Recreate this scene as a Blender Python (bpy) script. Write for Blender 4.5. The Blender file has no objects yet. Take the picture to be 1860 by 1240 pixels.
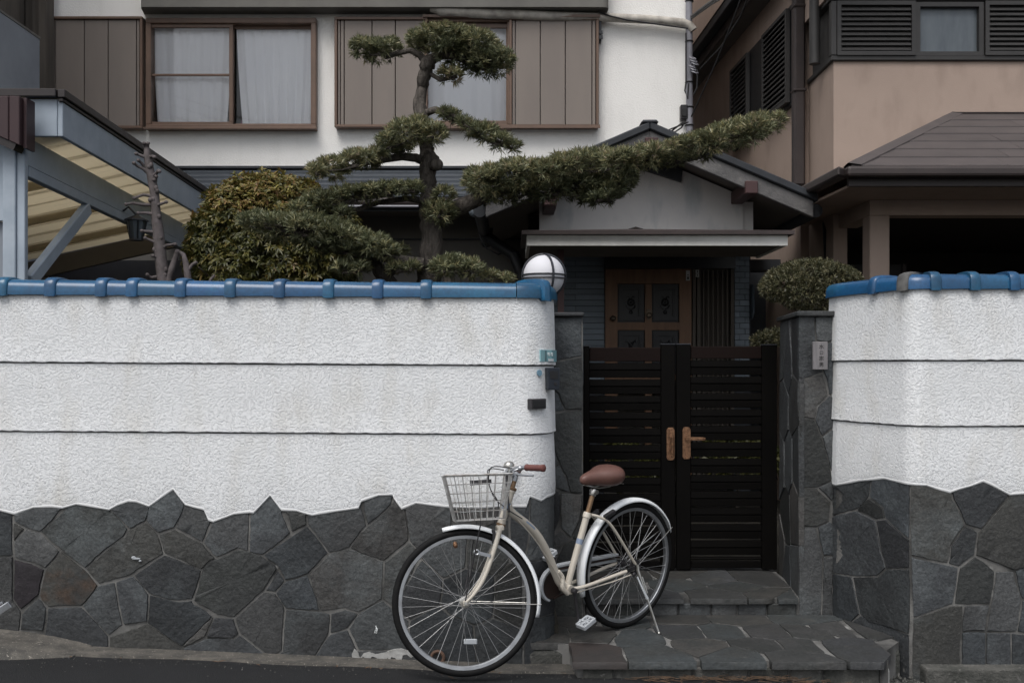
import bpy, bmesh, math, random
import numpy as np
from mathutils import Vector, Matrix
random.seed(7)
rng = np.random.default_rng(7)
SC = bpy.context.scene
COL = SC.collection
R = math.radians

# ------------------------------------------------------------------ camera, sky, sun, exposure
F, HZ, CX, ZC = 1808.0, 665.0, 930.0, 1.487     # focal length in photo pixels, horizon row, centre column, eye height
cam_d = bpy.data.cameras.new('camera')
cam = bpy.data.objects.new('camera', cam_d)
COL.objects.link(cam)
cam.location = (0, 0, ZC)
cam.rotation_euler = (R(90), 0, 0)
cam_d.sensor_width = 36.0
cam_d.lens = 36.0 * F / 1860.0
cam_d.shift_y = 45.0 / 1860.0
cam_d.clip_start = 0.05
cam_d.clip_end = 400
SC.camera = cam

SUN_EL, SUN_AZ = 58.0, 205.0      # overcast: high, soft light from behind and above the street
w = bpy.data.worlds.new('World')
SC.world = w
w.use_nodes = True
wt = w.node_tree
bg = wt.nodes['Background']
sky = wt.nodes.new('ShaderNodeTexSky')
sky.sky_type = 'NISHITA'
sky.sun_disc = False
sky.sun_elevation = R(SUN_EL)
sky.sun_rotation = R(SUN_AZ)
sky.air_density = 1.0
sky.dust_density = 4.0
sky.ozone_density = 1.0
hs = wt.nodes.new('ShaderNodeHueSaturation')
hs.inputs['Saturation'].default_value = 0.40
wt.links.new(sky.outputs['Color'], hs.inputs['Color'])
wt.links.new(hs.outputs['Color'], bg.inputs['Color'])
bg.inputs['Strength'].default_value = 0.10
sd = bpy.data.lights.new('sun', 'SUN')
sd.energy = 0.9
sd.angle = R(35)
sd.color = (1.0, 0.985, 0.965)
so = bpy.data.objects.new('sun', sd)
COL.objects.link(so)
so.location = (0, -5, 12)
# direction the light comes from: azimuth measured like the sky's sun_rotation
_az, _el = R(SUN_AZ), R(SUN_EL)
_dir = Vector((math.sin(_az) * math.cos(_el), math.cos(_az) * math.cos(_el), math.sin(_el)))
so.rotation_euler = _dir.to_track_quat('Z', 'Y').to_euler()
SC.view_settings.view_transform = 'Standard'
SC.view_settings.look = 'None'
SC.view_settings.gamma = 1.0
SC.view_settings.use_curve_mapping = False
SC.view_settings.exposure = 0.74
SC.render.engine = 'CYCLES'
SC.cycles.max_bounces = 6
SC.cycles.transparent_max_bounces = 12

# ------------------------------------------------------------------ helpers
def W(px, py, Y):
    return Vector(((px - CX) * Y / F, Y, ZC - (py - HZ) * Y / F))
def Xp(px, Y): return (px - CX) * Y / F
def Zp(py, Y): return ZC - (py - HZ) * Y / F

class MB:
    def __init__(s):
        s.v, s.f = [], []
    def add(s, vs, fs):
        n = len(s.v)
        s.v += [tuple(v) for v in vs]
        s.f += [[i + n for i in f] for f in fs]
        return s
    def obox(s, c, a, b, d):
        c, a, b, d = map(Vector, (c, a, b, d))
        vs = [c + a * i + b * j + d * k for i in (-1, 1) for j in (-1, 1) for k in (-1, 1)]
        return s.add(vs, [(0, 1, 3, 2), (4, 6, 7, 5), (0, 4, 5, 1), (2, 3, 7, 6), (0, 2, 6, 4), (1, 5, 7, 3)])
    def box(s, x0, x1, y0, y1, z0, z1):
        return s.obox(((x0 + x1) / 2, (y0 + y1) / 2, (z0 + z1) / 2), ((x1 - x0) / 2, 0, 0), (0, (y1 - y0) / 2, 0), (0, 0, (z1 - z0) / 2))
    def beam(s, p, q, wd, ht, up=(0, 0, 1)):
        p, q, up = Vector(p), Vector(q), Vector(up)
        t = (q - p)
        L = t.length
        t.normalize()
        sd_ = t.cross(up).normalized()
        u = sd_.cross(t)
        return s.obox((p + q) / 2, t * L / 2, sd_ * wd / 2, u * ht / 2)
    def tube(s, pts, r, n=8, closed=False):
        pts = [Vector(p) for p in pts]
        m = len(pts)
        rs = r if isinstance(r, (list, tuple)) else [r] * m
        tang = []
        for i in range(m):
            if closed:
                t = pts[(i + 1) % m] - pts[i - 1]
            else:
                t = pts[min(i + 1, m - 1)] - pts[max(i - 1, 0)]
            tang.append(t.normalized())
        ref = Vector((0, 0, 1)) if abs(tang[0].z) < 0.9 else Vector((1, 0, 0))
        e = tang[0].cross(ref).normalized()
        vs = []
        for i in range(m):
            t = tang[i]
            e = (e - t * e.dot(t)).normalized()
            g = t.cross(e)
            for k in range(n):
                a = 2 * math.pi * k / n
                vs.append(pts[i] + (e * math.cos(a) + g * math.sin(a)) * rs[i])
        fs = []
        for i in range(m if closed else m - 1):
            j = (i + 1) % m
            for k in range(n):
                l = (k + 1) % n
                fs.append((i * n + k, i * n + l, j * n + l, j * n + k))
        if not closed:
            fs.append(tuple(range(n - 1, -1, -1)))
            fs.append(tuple(range((m - 1) * n, m * n)))
        return s.add(vs, fs)
    def lathe(s, prof, o, axis, n=16, cap=True):
        o, ax = Vector(o), Vector(axis).normalized()
        ref = Vector((0, 0, 1)) if abs(ax.z) < 0.9 else Vector((1, 0, 0))
        e = ax.cross(ref).normalized()
        g = ax.cross(e)
        m = len(prof)
        vs = []
        for (r, h) in prof:
            for k in range(n):
                a = 2 * math.pi * k / n
                vs.append(o + ax * h + (e * math.cos(a) + g * math.sin(a)) * r)
        fs = []
        for i in range(m - 1):
            for k in range(n):
                l = (k + 1) % n
                fs.append((i * n + k, i * n + l, (i + 1) * n + l, (i + 1) * n + k))
        if cap:
            fs.append(tuple(range(n)))
            fs.append(tuple(range((m - 1) * n, m * n)))
        return s.add(vs, fs)
    def cyl(s, p, q, r, n=12):
        p, q = Vector(p), Vector(q)
        return s.lathe([(r, 0), (r, (q - p).length)], p, q - p, n)
    def ring(s, c, axis, Rm, r, n=32, m=8):
        c, ax = Vector(c), Vector(axis).normalized()
        ref = Vector((0, 0, 1)) if abs(ax.z) < 0.9 else Vector((1, 0, 0))
        e = ax.cross(ref).normalized()
        g = ax.cross(e)
        return s.tube([c + (e * math.cos(2 * math.pi * i / n) + g * math.sin(2 * math.pi * i / n)) * Rm for i in range(n)], r, m, True)
    def ball(s, c, rx, ry=None, rz=None, n=16, m=10):
        ry, rz = ry or rx, rz or rx
        c = Vector(c)
        vs = [c + Vector((0, 0, rz))]
        for i in range(1, m):
            t = math.pi * i / m
            for k in range(n):
                a = 2 * math.pi * k / n
                vs.append(c + Vector((rx * math.sin(t) * math.cos(a), ry * math.sin(t) * math.sin(a), rz * math.cos(t))))
        vs.append(c - Vector((0, 0, rz)))
        fs = [(0, 1 + k, 1 + (k + 1) % n) for k in range(n)]
        for i in range(m - 2):
            for k in range(n):
                l = (k + 1) % n
                fs.append((1 + i * n + k, 1 + (i + 1) * n + k, 1 + (i + 1) * n + l, 1 + i * n + l))
        z = len(vs) - 1
        b = 1 + (m - 2) * n
        fs += [(z, b + (k + 1) % n, b + k) for k in range(n)]
        return s.add(vs, fs)
    def xf(s, M):
        s.v = [tuple(M @ Vector(v)) for v in s.v]
        return s
    def prism(s, poly, ext):
        n = len(poly)
        e = Vector(ext)
        vs = [Vector(p) for p in poly] + [Vector(p) + e for p in poly]
        fs = [tuple(range(n)), tuple(range(2 * n - 1, n - 1, -1))] + [(i, (i + 1) % n, n + (i + 1) % n, n + i) for i in range(n)]
        return s.add(vs, fs)

def woff(o):
    v = Vector((0, 0, 0))
    while o is not None:
        v += o.location
        o = o.parent
    return v

def build(mb, name, m, parent=None, smooth=False, bevel=0.0, seg=1, label=None, kind=None, local=False, fixn=True, ang=40):
    me = bpy.data.meshes.new(name)
    o = bpy.data.objects.new(name, me)
    off = Vector((0, 0, 0)) if (local or parent is None) else woff(parent)
    vs = [(v[0] - off.x, v[1] - off.y, v[2] - off.z) for v in mb.v]
    me.from_pydata(vs, [], mb.f)
    if fixn:
        bm = bmesh.new()
        bm.from_mesh(me)
        bmesh.ops.recalc_face_normals(bm, faces=bm.faces)
        bm.to_mesh(me)
        bm.free()
    if smooth:
        me.polygons.foreach_set('use_smooth', [True] * len(me.polygons))
        me.set_sharp_from_angle(angle=R(ang))
    me.materials.append(m)
    COL.objects.link(o)
    if parent is not None:
        o.parent = parent
    if bevel:
        b = o.modifiers.new('bevel', 'BEVEL')
        b.width = bevel
        b.segments = seg
        b.limit_method = 'ANGLE'
        b.angle_limit = R(40)
    if label: o['label'] = label
    if kind: o['kind'] = kind
    return o

def tag(o, label, cat, group=None):
    o['label'] = label
    o['category'] = cat
    if group: o['group'] = group
    return o

def thing(name, label, cat, loc=(0, 0, 0), group=None):
    o = bpy.data.objects.new(name, None)
    COL.objects.link(o)
    o.location = loc
    o.empty_display_size = 0.1
    return tag(o, label, cat, group)

def structure(name, mb, m, parent=None, **k):
    return build(mb, name, m, parent, kind='structure', **k)

# ------------------------------------------------------------------ materials
def _n(t, typ, **k):
    n = t.nodes.new('ShaderNode' + typ)
    for a, b in k.items():
        setattr(n, a, b)
    return n

def mat(name, c1, c2=None, scale=4.0, rough=0.6, bump=0.0, bscale=80.0, metal=0.0, coat=0.0, spec=0.4, rnd=0.0,
        stretch=(1, 1, 1), detail=4.0, bdist=0.004, lo=0.35, hi=0.65, c3=None, s3=1.5, t3=(0.55, 0.7), ramp=None, rvar=0.0, bdetail=4.0, grain=0.0, gscale=150.0):
    m = bpy.data.materials.new(name)
    m.use_nodes = True
    t = m.node_tree
    p = t.nodes['Principled BSDF']
    L = t.links.new
    p.inputs['Roughness'].default_value = rough
    p.inputs['Metallic'].default_value = metal
    p.inputs['Coat Weight'].default_value = coat
    p.inputs['Coat Roughness'].default_value = 0.08
    p.inputs['Specular IOR Level'].default_value = spec
    tc = _n(t, 'TexCoord')
    oi = _n(t, 'ObjectInfo')
    ml = _n(t, 'VectorMath', operation='MULTIPLY')
    ml.inputs[1].default_value = (37, 53, 71)
    L(oi.outputs['Random'], ml.inputs[0])
    ad = _n(t, 'VectorMath', operation='ADD')
    L(tc.outputs['Object'], ad.inputs[0])
    L(ml.outputs[0], ad.inputs[1])
    mp = _n(t, 'Mapping')
    mp.inputs['Scale'].default_value = stretch
    L(ad.outputs[0], mp.inputs['Vector'])
    col = None
    if ramp:
        r0 = _n(t, 'ValToRGB')
        r0.color_ramp.interpolation = 'CONSTANT'
        els = r0.color_ramp.elements
        while len(els) < len(ramp):
            els.new(0.5)
        for i, c in enumerate(ramp):
            els[i].position = i / len(ramp)
            els[i].color = (*c, 1)
        L(oi.outputs['Random'], r0.inputs['Fac'])
        base = r0.outputs['Color']
    else:
        rgb = _n(t, 'RGB')
        rgb.outputs[0].default_value = (*c1, 1)
        base = rgb.outputs[0]
    if c2 is not None:
        nz = _n(t, 'TexNoise')
        nz.inputs['Scale'].default_value = scale
        nz.inputs['Detail'].default_value = detail
        nz.inputs['Roughness'].default_value = 0.6
        L(mp.outputs[0], nz.inputs['Vector'])
        mr = _n(t, 'MapRange')
        mr.inputs['From Min'].default_value = lo
        mr.inputs['From Max'].default_value = hi
        L(nz.outputs['Fac'], mr.inputs['Value'])
        mx = _n(t, 'Mix', data_type='RGBA')
        L(mr.outputs[0], mx.inputs[0])
        L(base, mx.inputs[6])
        mx.inputs[7].default_value = (*c2, 1)
        base = mx.outputs[2]
        if rvar:
            mq = _n(t, 'MapRange')
            mq.inputs['To Min'].default_value = rough - rvar
            mq.inputs['To Max'].default_value = rough + rvar
            L(nz.outputs['Fac'], mq.inputs['Value'])
            L(mq.outputs[0], p.inputs['Roughness'])
    if c3 is not None:
        nz = _n(t, 'TexNoise')
        nz.inputs['Scale'].default_value = s3
        nz.inputs['Detail'].default_value = 5
        nz.inputs['Roughness'].default_value = 0.65
        a2 = _n(t, 'VectorMath', operation='ADD')
        a2.inputs[1].default_value = (11, 7, 3)
        L(mp.outputs[0], a2.inputs[0])
        L(a2.outputs[0], nz.inputs['Vector'])
        mr = _n(t, 'MapRange')
        mr.inputs['From Min'].default_value = t3[0]
        mr.inputs['From Max'].default_value = t3[1]
        L(nz.outputs['Fac'], mr.inputs['Value'])
        mx = _n(t, 'Mix', data_type='RGBA')
        L(mr.outputs[0], mx.inputs[0])
        L(base, mx.inputs[6])
        mx.inputs[7].default_value = (*c3, 1)
        base = mx.outputs[2]
    if rnd:
        h = _n(t, 'HueSaturation')
        mr = _n(t, 'MapRange')
        mr.inputs['To Min'].default_value = 1 - rnd
        mr.inputs['To Max'].default_value = 1 + rnd
        fr = _n(t, 'Math', operation='FRACT')
        mm = _n(t, 'Math', operation='MULTIPLY')
        mm.inputs[1].default_value = 17.31
        L(oi.outputs['Random'], mm.inputs[0])
        L(mm.outputs[0], fr.inputs[0])
        L(fr.outputs[0], mr.inputs['Value'])
        L(mr.outputs[0], h.inputs['Value'])
        L(base, h.inputs['Color'])
        base = h.outputs['Color']
    if grain:
        ng = _n(t, 'TexNoise')
        ng.inputs['Scale'].default_value = gscale
        ng.inputs['Detail'].default_value = 6
        ng.inputs['Roughness'].default_value = 0.7
        L(ad.outputs[0], ng.inputs['Vector'])
        mg = _n(t, 'MapRange')
        mg.inputs['From Min'].default_value = 0.3
        mg.inputs['From Max'].default_value = 0.7
        mg.inputs['To Min'].default_value = 1 - grain
        mg.inputs['To Max'].default_value = 1 + grain
        L(ng.outputs['Fac'], mg.inputs['Value'])
        hg = _n(t, 'HueSaturation')
        L(mg.outputs[0], hg.inputs['Value'])
        L(base, hg.inputs['Color'])
        base = hg.outputs['Color']
    L(base, p.inputs['Base Color'])
    if bump:
        nb = _n(t, 'TexNoise')
        nb.inputs['Scale'].default_value = bscale
        nb.inputs['Detail'].default_value = bdetail
        nb.inputs['Roughness'].default_value = 0.6
        L(ad.outputs[0], nb.inputs['Vector'])
        bp = _n(t, 'Bump')
        bp.inputs['Strength'].default_value = bump
        bp.inputs['Distance'].default_value = bdist
        L(nb.outputs['Fac'], bp.inputs['Height'])
        L(bp.outputs[0], p.inputs['Normal'])
    return m

def stucco_mat(name, c1, c2, bs, dist, strength, stain=(0.45, 0.44, 0.42), plateau=True, sm=0.25):
    m = mat(name, c1, c2, scale=3.0, rough=0.85, spec=0.2, lo=0.3, hi=0.75)
    t = m.node_tree
    L = t.links.new
    p = t.nodes['Principled BSDF']
    tc = _n(t, 'TexCoord')
    # faint rain streaks, running down
    mp = _n(t, 'Mapping')
    mp.inputs['Scale'].default_value = (3.4, 3.4, 1.3)
    L(tc.outputs['Object'], mp.inputs['Vector'])
    nz = _n(t, 'TexNoise')
    nz.inputs['Scale'].default_value = 1.6
    nz.inputs['Detail'].default_value = 6
    L(mp.outputs[0], nz.inputs['Vector'])
    mr = _n(t, 'MapRange')
    mr.inputs['From Min'].default_value = 0.52
    mr.inputs['From Max'].default_value = 0.85
    mr.inputs['To Max'].default_value = sm * 2.4
    L(nz.outputs['Fac'], mr.inputs['Value'])
    mx = _n(t, 'Mix', data_type='RGBA')
    old = p.inputs['Base Color'].links[0].from_socket
    L(mr.outputs[0], mx.inputs[0])
    L(old, mx.inputs[6])
    mx.inputs[7].default_value = (*stain, 1)
    L(mx.outputs[2], p.inputs['Base Color'])
    # trowelled relief: rough noise with its highest parts pressed flat
    n1 = _n(t, 'TexNoise')
    n1.inputs['Scale'].default_value = bs
    n1.inputs['Detail'].default_value = 5
    n1.inputs['Roughness'].default_value = 0.66
    L(tc.outputs['Object'], n1.inputs['Vector'])
    h = n1.outputs['Fac']
    if plateau:
        mn = _n(t, 'Math', operation='SMOOTH_MIN')
        mn.inputs[1].default_value = 0.54
        mn.inputs[2].default_value = 0.025
        L(h, mn.inputs[0])
        h = mn.outputs[0]
    bp = _n(t, 'Bump')
    bp.inputs['Strength'].default_value = strength
    bp.inputs['Distance'].default_value = dist
    L(h, bp.inputs['Height'])
    L(bp.outputs[0], p.inputs['Normal'])
    return m

def leaf_mat(name, stops, rough=0.45, trans=0.25):
    m = bpy.data.materials.new(name)
    m.use_nodes = True
    t = m.node_tree
    L = t.links.new
    p = t.nodes['Principled BSDF']
    out = t.nodes['Material Output']
    at = _n(t, 'Attribute')
    at.attribute_name = 'leafcol'
    cr = _n(t, 'ValToRGB')
    els = cr.color_ramp.elements
    while len(els) < len(stops):
        els.new(0.5)
    for i, (ps, c) in enumerate(stops):
        els[i].position = ps
        els[i].color = (*c, 1)
    L(at.outputs['Fac'], cr.inputs['Fac'])
    L(cr.outputs['Color'], p.inputs['Base Color'])
    p.inputs['Roughness'].default_value = rough
    p.inputs['Specular IOR Level'].default_value = 0.45
    tr = _n(t, 'BsdfTranslucent')
    L(cr.outputs['Color'], tr.inputs['Color'])
    mx = _n(t, 'MixShader')
    mx.inputs[0].default_value = trans
    L(p.outputs[0], mx.inputs[1])
    L(tr.outputs[0], mx.inputs[2])
    L(mx.outputs[0], out.inputs['Surface'])
    return m

def glass_mat(name, tint=(0.9, 0.95, 0.95), ior=1.5):
    m = bpy.data.materials.new(name)
    m.use_nodes = True
    t = m.node_tree
    t.nodes.remove(t.nodes['Principled BSDF'])
    out = t.nodes['Material Output']
    fr = _n(t, 'Fresnel')
    fr.inputs['IOR'].default_value = ior
    tr = _n(t, 'BsdfTransparent')
    tr.inputs['Color'].default_value = (*tint, 1)
    gl = _n(t, 'BsdfGlossy')
    gl.inputs['Roughness'].default_value = 0.02
    mx = _n(t, 'MixShader')
    L = t.links.new
    L(fr.outputs[0], mx.inputs[0])
    L(tr.outputs[0], mx.inputs[1])
    L(gl.outputs[0], mx.inputs[2])
    L(mx.outputs[0], out.inputs['Surface'])
    return m

M = {}
M['stucco'] = stucco_mat('white_garden_wall_stucco', (0.775, 0.79, 0.80), (0.735, 0.75, 0.757), 82, 0.0125, 1.0, stain=(0.60, 0.585, 0.54), sm=0.34)
M['render_wall'] = stucco_mat('white_house_stucco', (0.86, 0.85, 0.82), (0.82, 0.81, 0.78), 60, 0.009, 0.7, plateau=False, stain=(0.6, 0.59, 0.56), sm=0.14)
M['gable'] = stucco_mat('stained_gable_plaster', (0.62, 0.6, 0.575), (0.55, 0.54, 0.535), 25, 0.004, 0.4, stain=(0.33, 0.36, 0.38), plateau=False, sm=0.5)
M['brown_wall'] = stucco_mat('brown_sprayed_render', (0.385, 0.3, 0.25), (0.355, 0.276, 0.23), 110, 0.003, 0.5, stain=(0.19, 0.145, 0.12), plateau=False, sm=0.2)
M['stone'] = mat('slate_stone', (0.1, 0.1, 0.1), (0.019, 0.020, 0.021), scale=2.6, rough=0.6, bump=0.65, bscale=34, bdist=0.012, rnd=0.34, lo=0.44, hi=0.82,
                 ramp=[(0.0481, 0.0518, 0.0540), (0.0407, 0.0460, 0.0503), (0.0567, 0.0550, 0.0523), (0.0327, 0.0344, 0.0370), (0.0479, 0.0482, 0.0449), (0.0651, 0.0668, 0.0670), (0.0425, 0.0461, 0.0494), (0.0697, 0.0754, 0.0779), (0.0339, 0.0362, 0.0349), (0.0529, 0.0550, 0.0561)],
                 c3=(0.090, 0.102, 0.106), s3=1.9, t3=(0.52, 0.82), bdetail=9, rvar=0.14, grain=0.42, gscale=75)
M['paving'] = mat('paving_slate', (0.06, 0.06, 0.06), (0.035, 0.037, 0.036), scale=4.5, rough=0.55, bump=0.6, bscale=24, bdist=0.01, rnd=0.2,
                  ramp=[(0.050, 0.052, 0.055), (0.058, 0.058, 0.058), (0.046, 0.052, 0.054), (0.060, 0.057, 0.053)], c3=(0.065, 0.062, 0.055), s3=6, t3=(0.55, 0.8), bdetail=9, rvar=0.15, grain=0.4, gscale=60)
M['red_stone'] = mat('reddish_slate', (0.052, 0.042, 0.039), (0.036, 0.034, 0.033), scale=4, rough=0.55, bump=0.5, bscale=24, bdist=0.008, bdetail=8)
M['mortar'] = mat('joint_mortar', (0.165, 0.163, 0.156), (0.055, 0.055, 0.053), scale=3.4, rough=0.9, bump=0.6, bscale=60, bdist=0.006, c3=(0.32, 0.32, 0.31), s3=3.1, t3=(0.62, 0.70), lo=0.40, hi=0.60)
M['cement'] = mat('cement', (0.36, 0.36, 0.35), (0.25, 0.25, 0.24), scale=14, rough=0.9, bump=0.8, bscale=40, bdist=0.008)
M['rough_concrete'] = mat('weathered_concrete', (0.10, 0.098, 0.09), (0.045, 0.047, 0.042), scale=7, rough=0.9, bump=0.9, bscale=45, bdist=0.012, c3=(0.17, 0.165, 0.155), s3=30, t3=(0.58, 0.7))
M['kerb'] = mat('kerb_concrete', (0.125, 0.115, 0.1), (0.058, 0.056, 0.051), scale=9, rough=0.9, bump=0.9, bscale=90, bdist=0.006, c3=(0.34, 0.31, 0.27), s3=70, t3=(0.60, 0.70))
M['asphalt'] = mat('asphalt', (0.0105, 0.011, 0.0122), (0.0068, 0.0072, 0.008), scale=3, rough=0.8, bump=0.9, bscale=180, bdist=0.006, c3=(0.16, 0.16, 0.16), s3=120, t3=(0.70, 0.76))
M['tile'] = mat('blue_glazed_tile', (0.03, 0.12, 0.25), (0.012, 0.050, 0.115), scale=5, rough=0.33, coat=0.3, spec=0.4, bump=0.25, bscale=12, bdist=0.005, rnd=0.14, stretch=(1.0, 1.0, 1.6), lo=0.42, hi=0.8,
                ramp=[(0.014, 0.082, 0.185), (0.017, 0.092, 0.195), (0.012, 0.070, 0.165), (0.015, 0.098, 0.185), (0.013, 0.086, 0.175), (0.018, 0.085, 0.20)], c3=(0.016, 0.15, 0.23), s3=1.6, t3=(0.62, 0.80), grain=0.22, gscale=50)
M['tile_chip'] = mat('unglazed_clay', (0.13, 0.13, 0.125), (0.07, 0.07, 0.07), scale=20, rough=0.9)
M['bronze_shutter'] = mat('bronze_brown_panel', (0.215, 0.185, 0.163), (0.195, 0.168, 0.15), scale=2, rough=0.55, spec=0.3, stretch=(2, 2, 0.5))
M['bronze_frame'] = mat('bronze_brown_frame', (0.155, 0.098, 0.07), (0.125, 0.082, 0.06), scale=6, rough=0.45, spec=0.4)
M['glass'] = glass_mat('window_glass', (0.995, 0.998, 1.0), 1.55)
M['curtain'] = mat('white_curtain', (0.93, 0.94, 0.96), (0.9, 0.91, 0.94), scale=2, rough=0.9, spec=0.1)
M['dark_room'] = mat('dim_room', (0.3, 0.29, 0.28), rough=0.9)
M['dark_interior'] = mat('unlit_brown_interior', (0.035, 0.03, 0.027), rough=0.9)  # lack of light inside the opening is put into this dark brown
M['pink_cloth'] = mat('pink_cloth', (0.45, 0.25, 0.32), rough=0.9)
M['slab_grey'] = mat('grey_painted_slab', (0.16, 0.155, 0.14), (0.125, 0.12, 0.11), scale=3, rough=0.8)
M['pipe_beige'] = mat('aged_beige_pipe', (0.48, 0.45, 0.40), (0.27, 0.25, 0.22), scale=9, rough=0.7, bump=0.3, bscale=30)
M['pipe_grey'] = mat('grey_plastic_pipe', (0.25, 0.25, 0.28), (0.2, 0.2, 0.22), scale=5, rough=0.5)
M['black'] = mat('black_rubber_cable', (0.015, 0.015, 0.016), rough=0.5)
M['roof_slate'] = mat('blue_grey_metal_roof', (0.052, 0.062, 0.075), (0.038, 0.045, 0.055), scale=3, rough=0.5, spec=0.4, stretch=(0.4, 1, 1), rnd=0.08)
M['roof_edge'] = mat('dark_roof_edge', (0.03, 0.034, 0.04), (0.02, 0.022, 0.026), scale=6, rough=0.55)
M['barge'] = mat('grey_rough_bargeboard', (0.135, 0.13, 0.128), (0.09, 0.088, 0.088), scale=9, rough=0.85, bump=0.7, bscale=50, bdist=0.008, c3=(0.2, 0.19, 0.17), s3=20, t3=(0.62, 0.75))
M['soffit'] = mat('brown_grey_soffit', (0.16, 0.145, 0.13), (0.13, 0.12, 0.11), scale=3, rough=0.85)
M['red_wood'] = mat('dark_red_painted_wood', (0.075, 0.035, 0.034), (0.055, 0.03, 0.03), scale=8, rough=0.6)
M['white_trim'] = mat('off_white_trim', (0.8, 0.79, 0.75), (0.68, 0.67, 0.63), scale=6, rough=0.8, bump=0.3, bscale=60)
M['canopy_roof'] = mat('brown_canopy_roof', (0.06, 0.045, 0.043), (0.04, 0.032, 0.03), scale=5, rough=0.6)
M['siding'] = mat('dark_blue_grey_board', (0.18, 0.21, 0.24), (0.14, 0.168, 0.195), scale=4, rough=0.6, stretch=(0.4, 1, 2), rnd=0.15, bump=0.3, bscale=40)
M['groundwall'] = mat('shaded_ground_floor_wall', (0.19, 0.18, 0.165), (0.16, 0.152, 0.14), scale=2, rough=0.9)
M['door_wood'] = mat('orange_brown_door_wood', (0.2, 0.108, 0.058), (0.15, 0.08, 0.044), scale=5, rough=0.5, stretch=(4, 4, 0.6))
M['door_dark'] = mat('black_carved_panel', (0.018, 0.018, 0.021), (0.012, 0.012, 0.014), scale=8, rough=0.4)
M['brass_dull'] = mat('tarnished_brass', (0.14, 0.11, 0.08), (0.07, 0.055, 0.045), scale=20, rough=0.45, metal=0.8)
M['paper'] = mat('white_notice_paper', (0.55, 0.55, 0.53), rough=0.8)
M['gate'] = mat('black_brown_gate_metal', (0.0042, 0.0037, 0.0034), (0.0032, 0.0029, 0.0027), scale=3, rough=0.6, spec=0.06)
M['gate_rail'] = mat('dark_maroon_gate_rail', (0.011, 0.0065, 0.0056), (0.009, 0.0056, 0.005), scale=3, rough=0.55, spec=0.08)
M['bronze'] = mat('copper_bronze', (0.34, 0.19, 0.11), (0.16, 0.09, 0.055), scale=60, rough=0.42, metal=0.75, bump=0.6, bscale=120, bdist=0.003)
M['globe'] = mat('opal_globe', (0.66, 0.66, 0.69), (0.60, 0.60, 0.63), scale=2, rough=0.55, spec=0.2)
M['lamp_dark'] = mat('dark_lamp_metal', (0.018, 0.02, 0.025), (0.03, 0.032, 0.04), scale=10, rough=0.5)
M['lamp_base'] = mat('bluish_lamp_base', (0.06, 0.08, 0.10), (0.045, 0.06, 0.075), scale=10, rough=0.5)
M['nameplate'] = mat('weathered_grey_wood', (0.20, 0.19, 0.195), (0.15, 0.145, 0.15), scale=8, rough=0.75, stretch=(6, 6, 0.5))
M['ink'] = mat('black_ink', (0.012, 0.012, 0.012), rough=0.7)
M['enamel'] = mat('pale_teal_enamel', (0.21, 0.40, 0.44), (0.27, 0.44, 0.46), scale=10, rough=0.35)
M['enamel_dark'] = mat('dark_seam', (0.03, 0.05, 0.06), rough=0.6)
M['white_print'] = mat('white_print', (0.72, 0.75, 0.75), rough=0.5)
M['sticker'] = mat('blue_sticker', (0.17, 0.29, 0.38), rough=0.5)
M['intercom'] = mat('dark_blue_plastic', (0.02, 0.025, 0.034), (0.016, 0.02, 0.027), scale=20, rough=0.4)
M['slot'] = mat('dark_metal_slot', (0.045, 0.042, 0.045), (0.03, 0.03, 0.032), scale=20, rough=0.4, metal=0.3)
M['blue_beam'] = mat('blue_grey_painted_steel', (0.36, 0.415, 0.475), (0.3, 0.35, 0.405), scale=5, rough=0.55, spec=0.35, c3=(0.44, 0.49, 0.535), s3=2.2, t3=(0.5, 0.85), bump=0.1, bscale=20)
M['dark_cap'] = mat('black_brown_roof_cap', (0.03, 0.024, 0.024), (0.022, 0.018, 0.018), scale=5, rough=0.5)
M['maroon'] = mat('dark_maroon_metal', (0.042, 0.021, 0.023), (0.034, 0.018, 0.02), scale=4, rough=0.5)
M['yellow_board'] = mat('yellowed_board', (0.46, 0.41, 0.32), (0.38, 0.335, 0.26), scale=4, rough=0.75, stretch=(0.5, 3, 1), c3=(0.14, 0.10, 0.06), s3=3.0, t3=(0.60, 0.72), rnd=0.12)
def _translucent(m, c, k):
    t = m.node_tree
    p = t.nodes['Principled BSDF']
    out = t.nodes['Material Output']
    tr = _n(t, 'BsdfTranslucent')
    tr.inputs['Color'].default_value = (*c, 1)
    mx = _n(t, 'MixShader')
    mx.inputs[0].default_value = k
    t.links.new(p.outputs[0], mx.inputs[1])
    t.links.new(tr.outputs[0], mx.inputs[2])
    t.links.new(mx.outputs[0], out.inputs['Surface'])
_translucent(M['yellow_board'], (0.74, 0.685, 0.565), 0.66)
M['old_wood'] = mat('grey_brown_timber', (0.11, 0.095, 0.08), (0.08, 0.07, 0.06), scale=5, rough=0.85, stretch=(4, 4, 0.4))
M['steel_panel'] = mat('blue_grey_sheet', (0.26, 0.285, 0.32), (0.2, 0.22, 0.25), scale=1.5, rough=0.6)
M['bark'] = mat('fibrous_bark', (0.105, 0.092, 0.08), (0.05, 0.043, 0.037), scale=16, rough=0.9, stretch=(3, 3, 0.45), bump=1.0, bscale=50, bdist=0.012, lo=0.4, hi=0.6)
M['bare_bark'] = mat('purple_grey_bark', (0.125, 0.108, 0.108), (0.075, 0.064, 0.062), scale=20, rough=0.85, bump=0.7, bscale=60, bdist=0.005)
M['soil'] = mat('garden_soil', (0.045, 0.04, 0.032), (0.03, 0.028, 0.022), scale=6, rough=0.95, bump=0.8, bscale=30)
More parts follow.
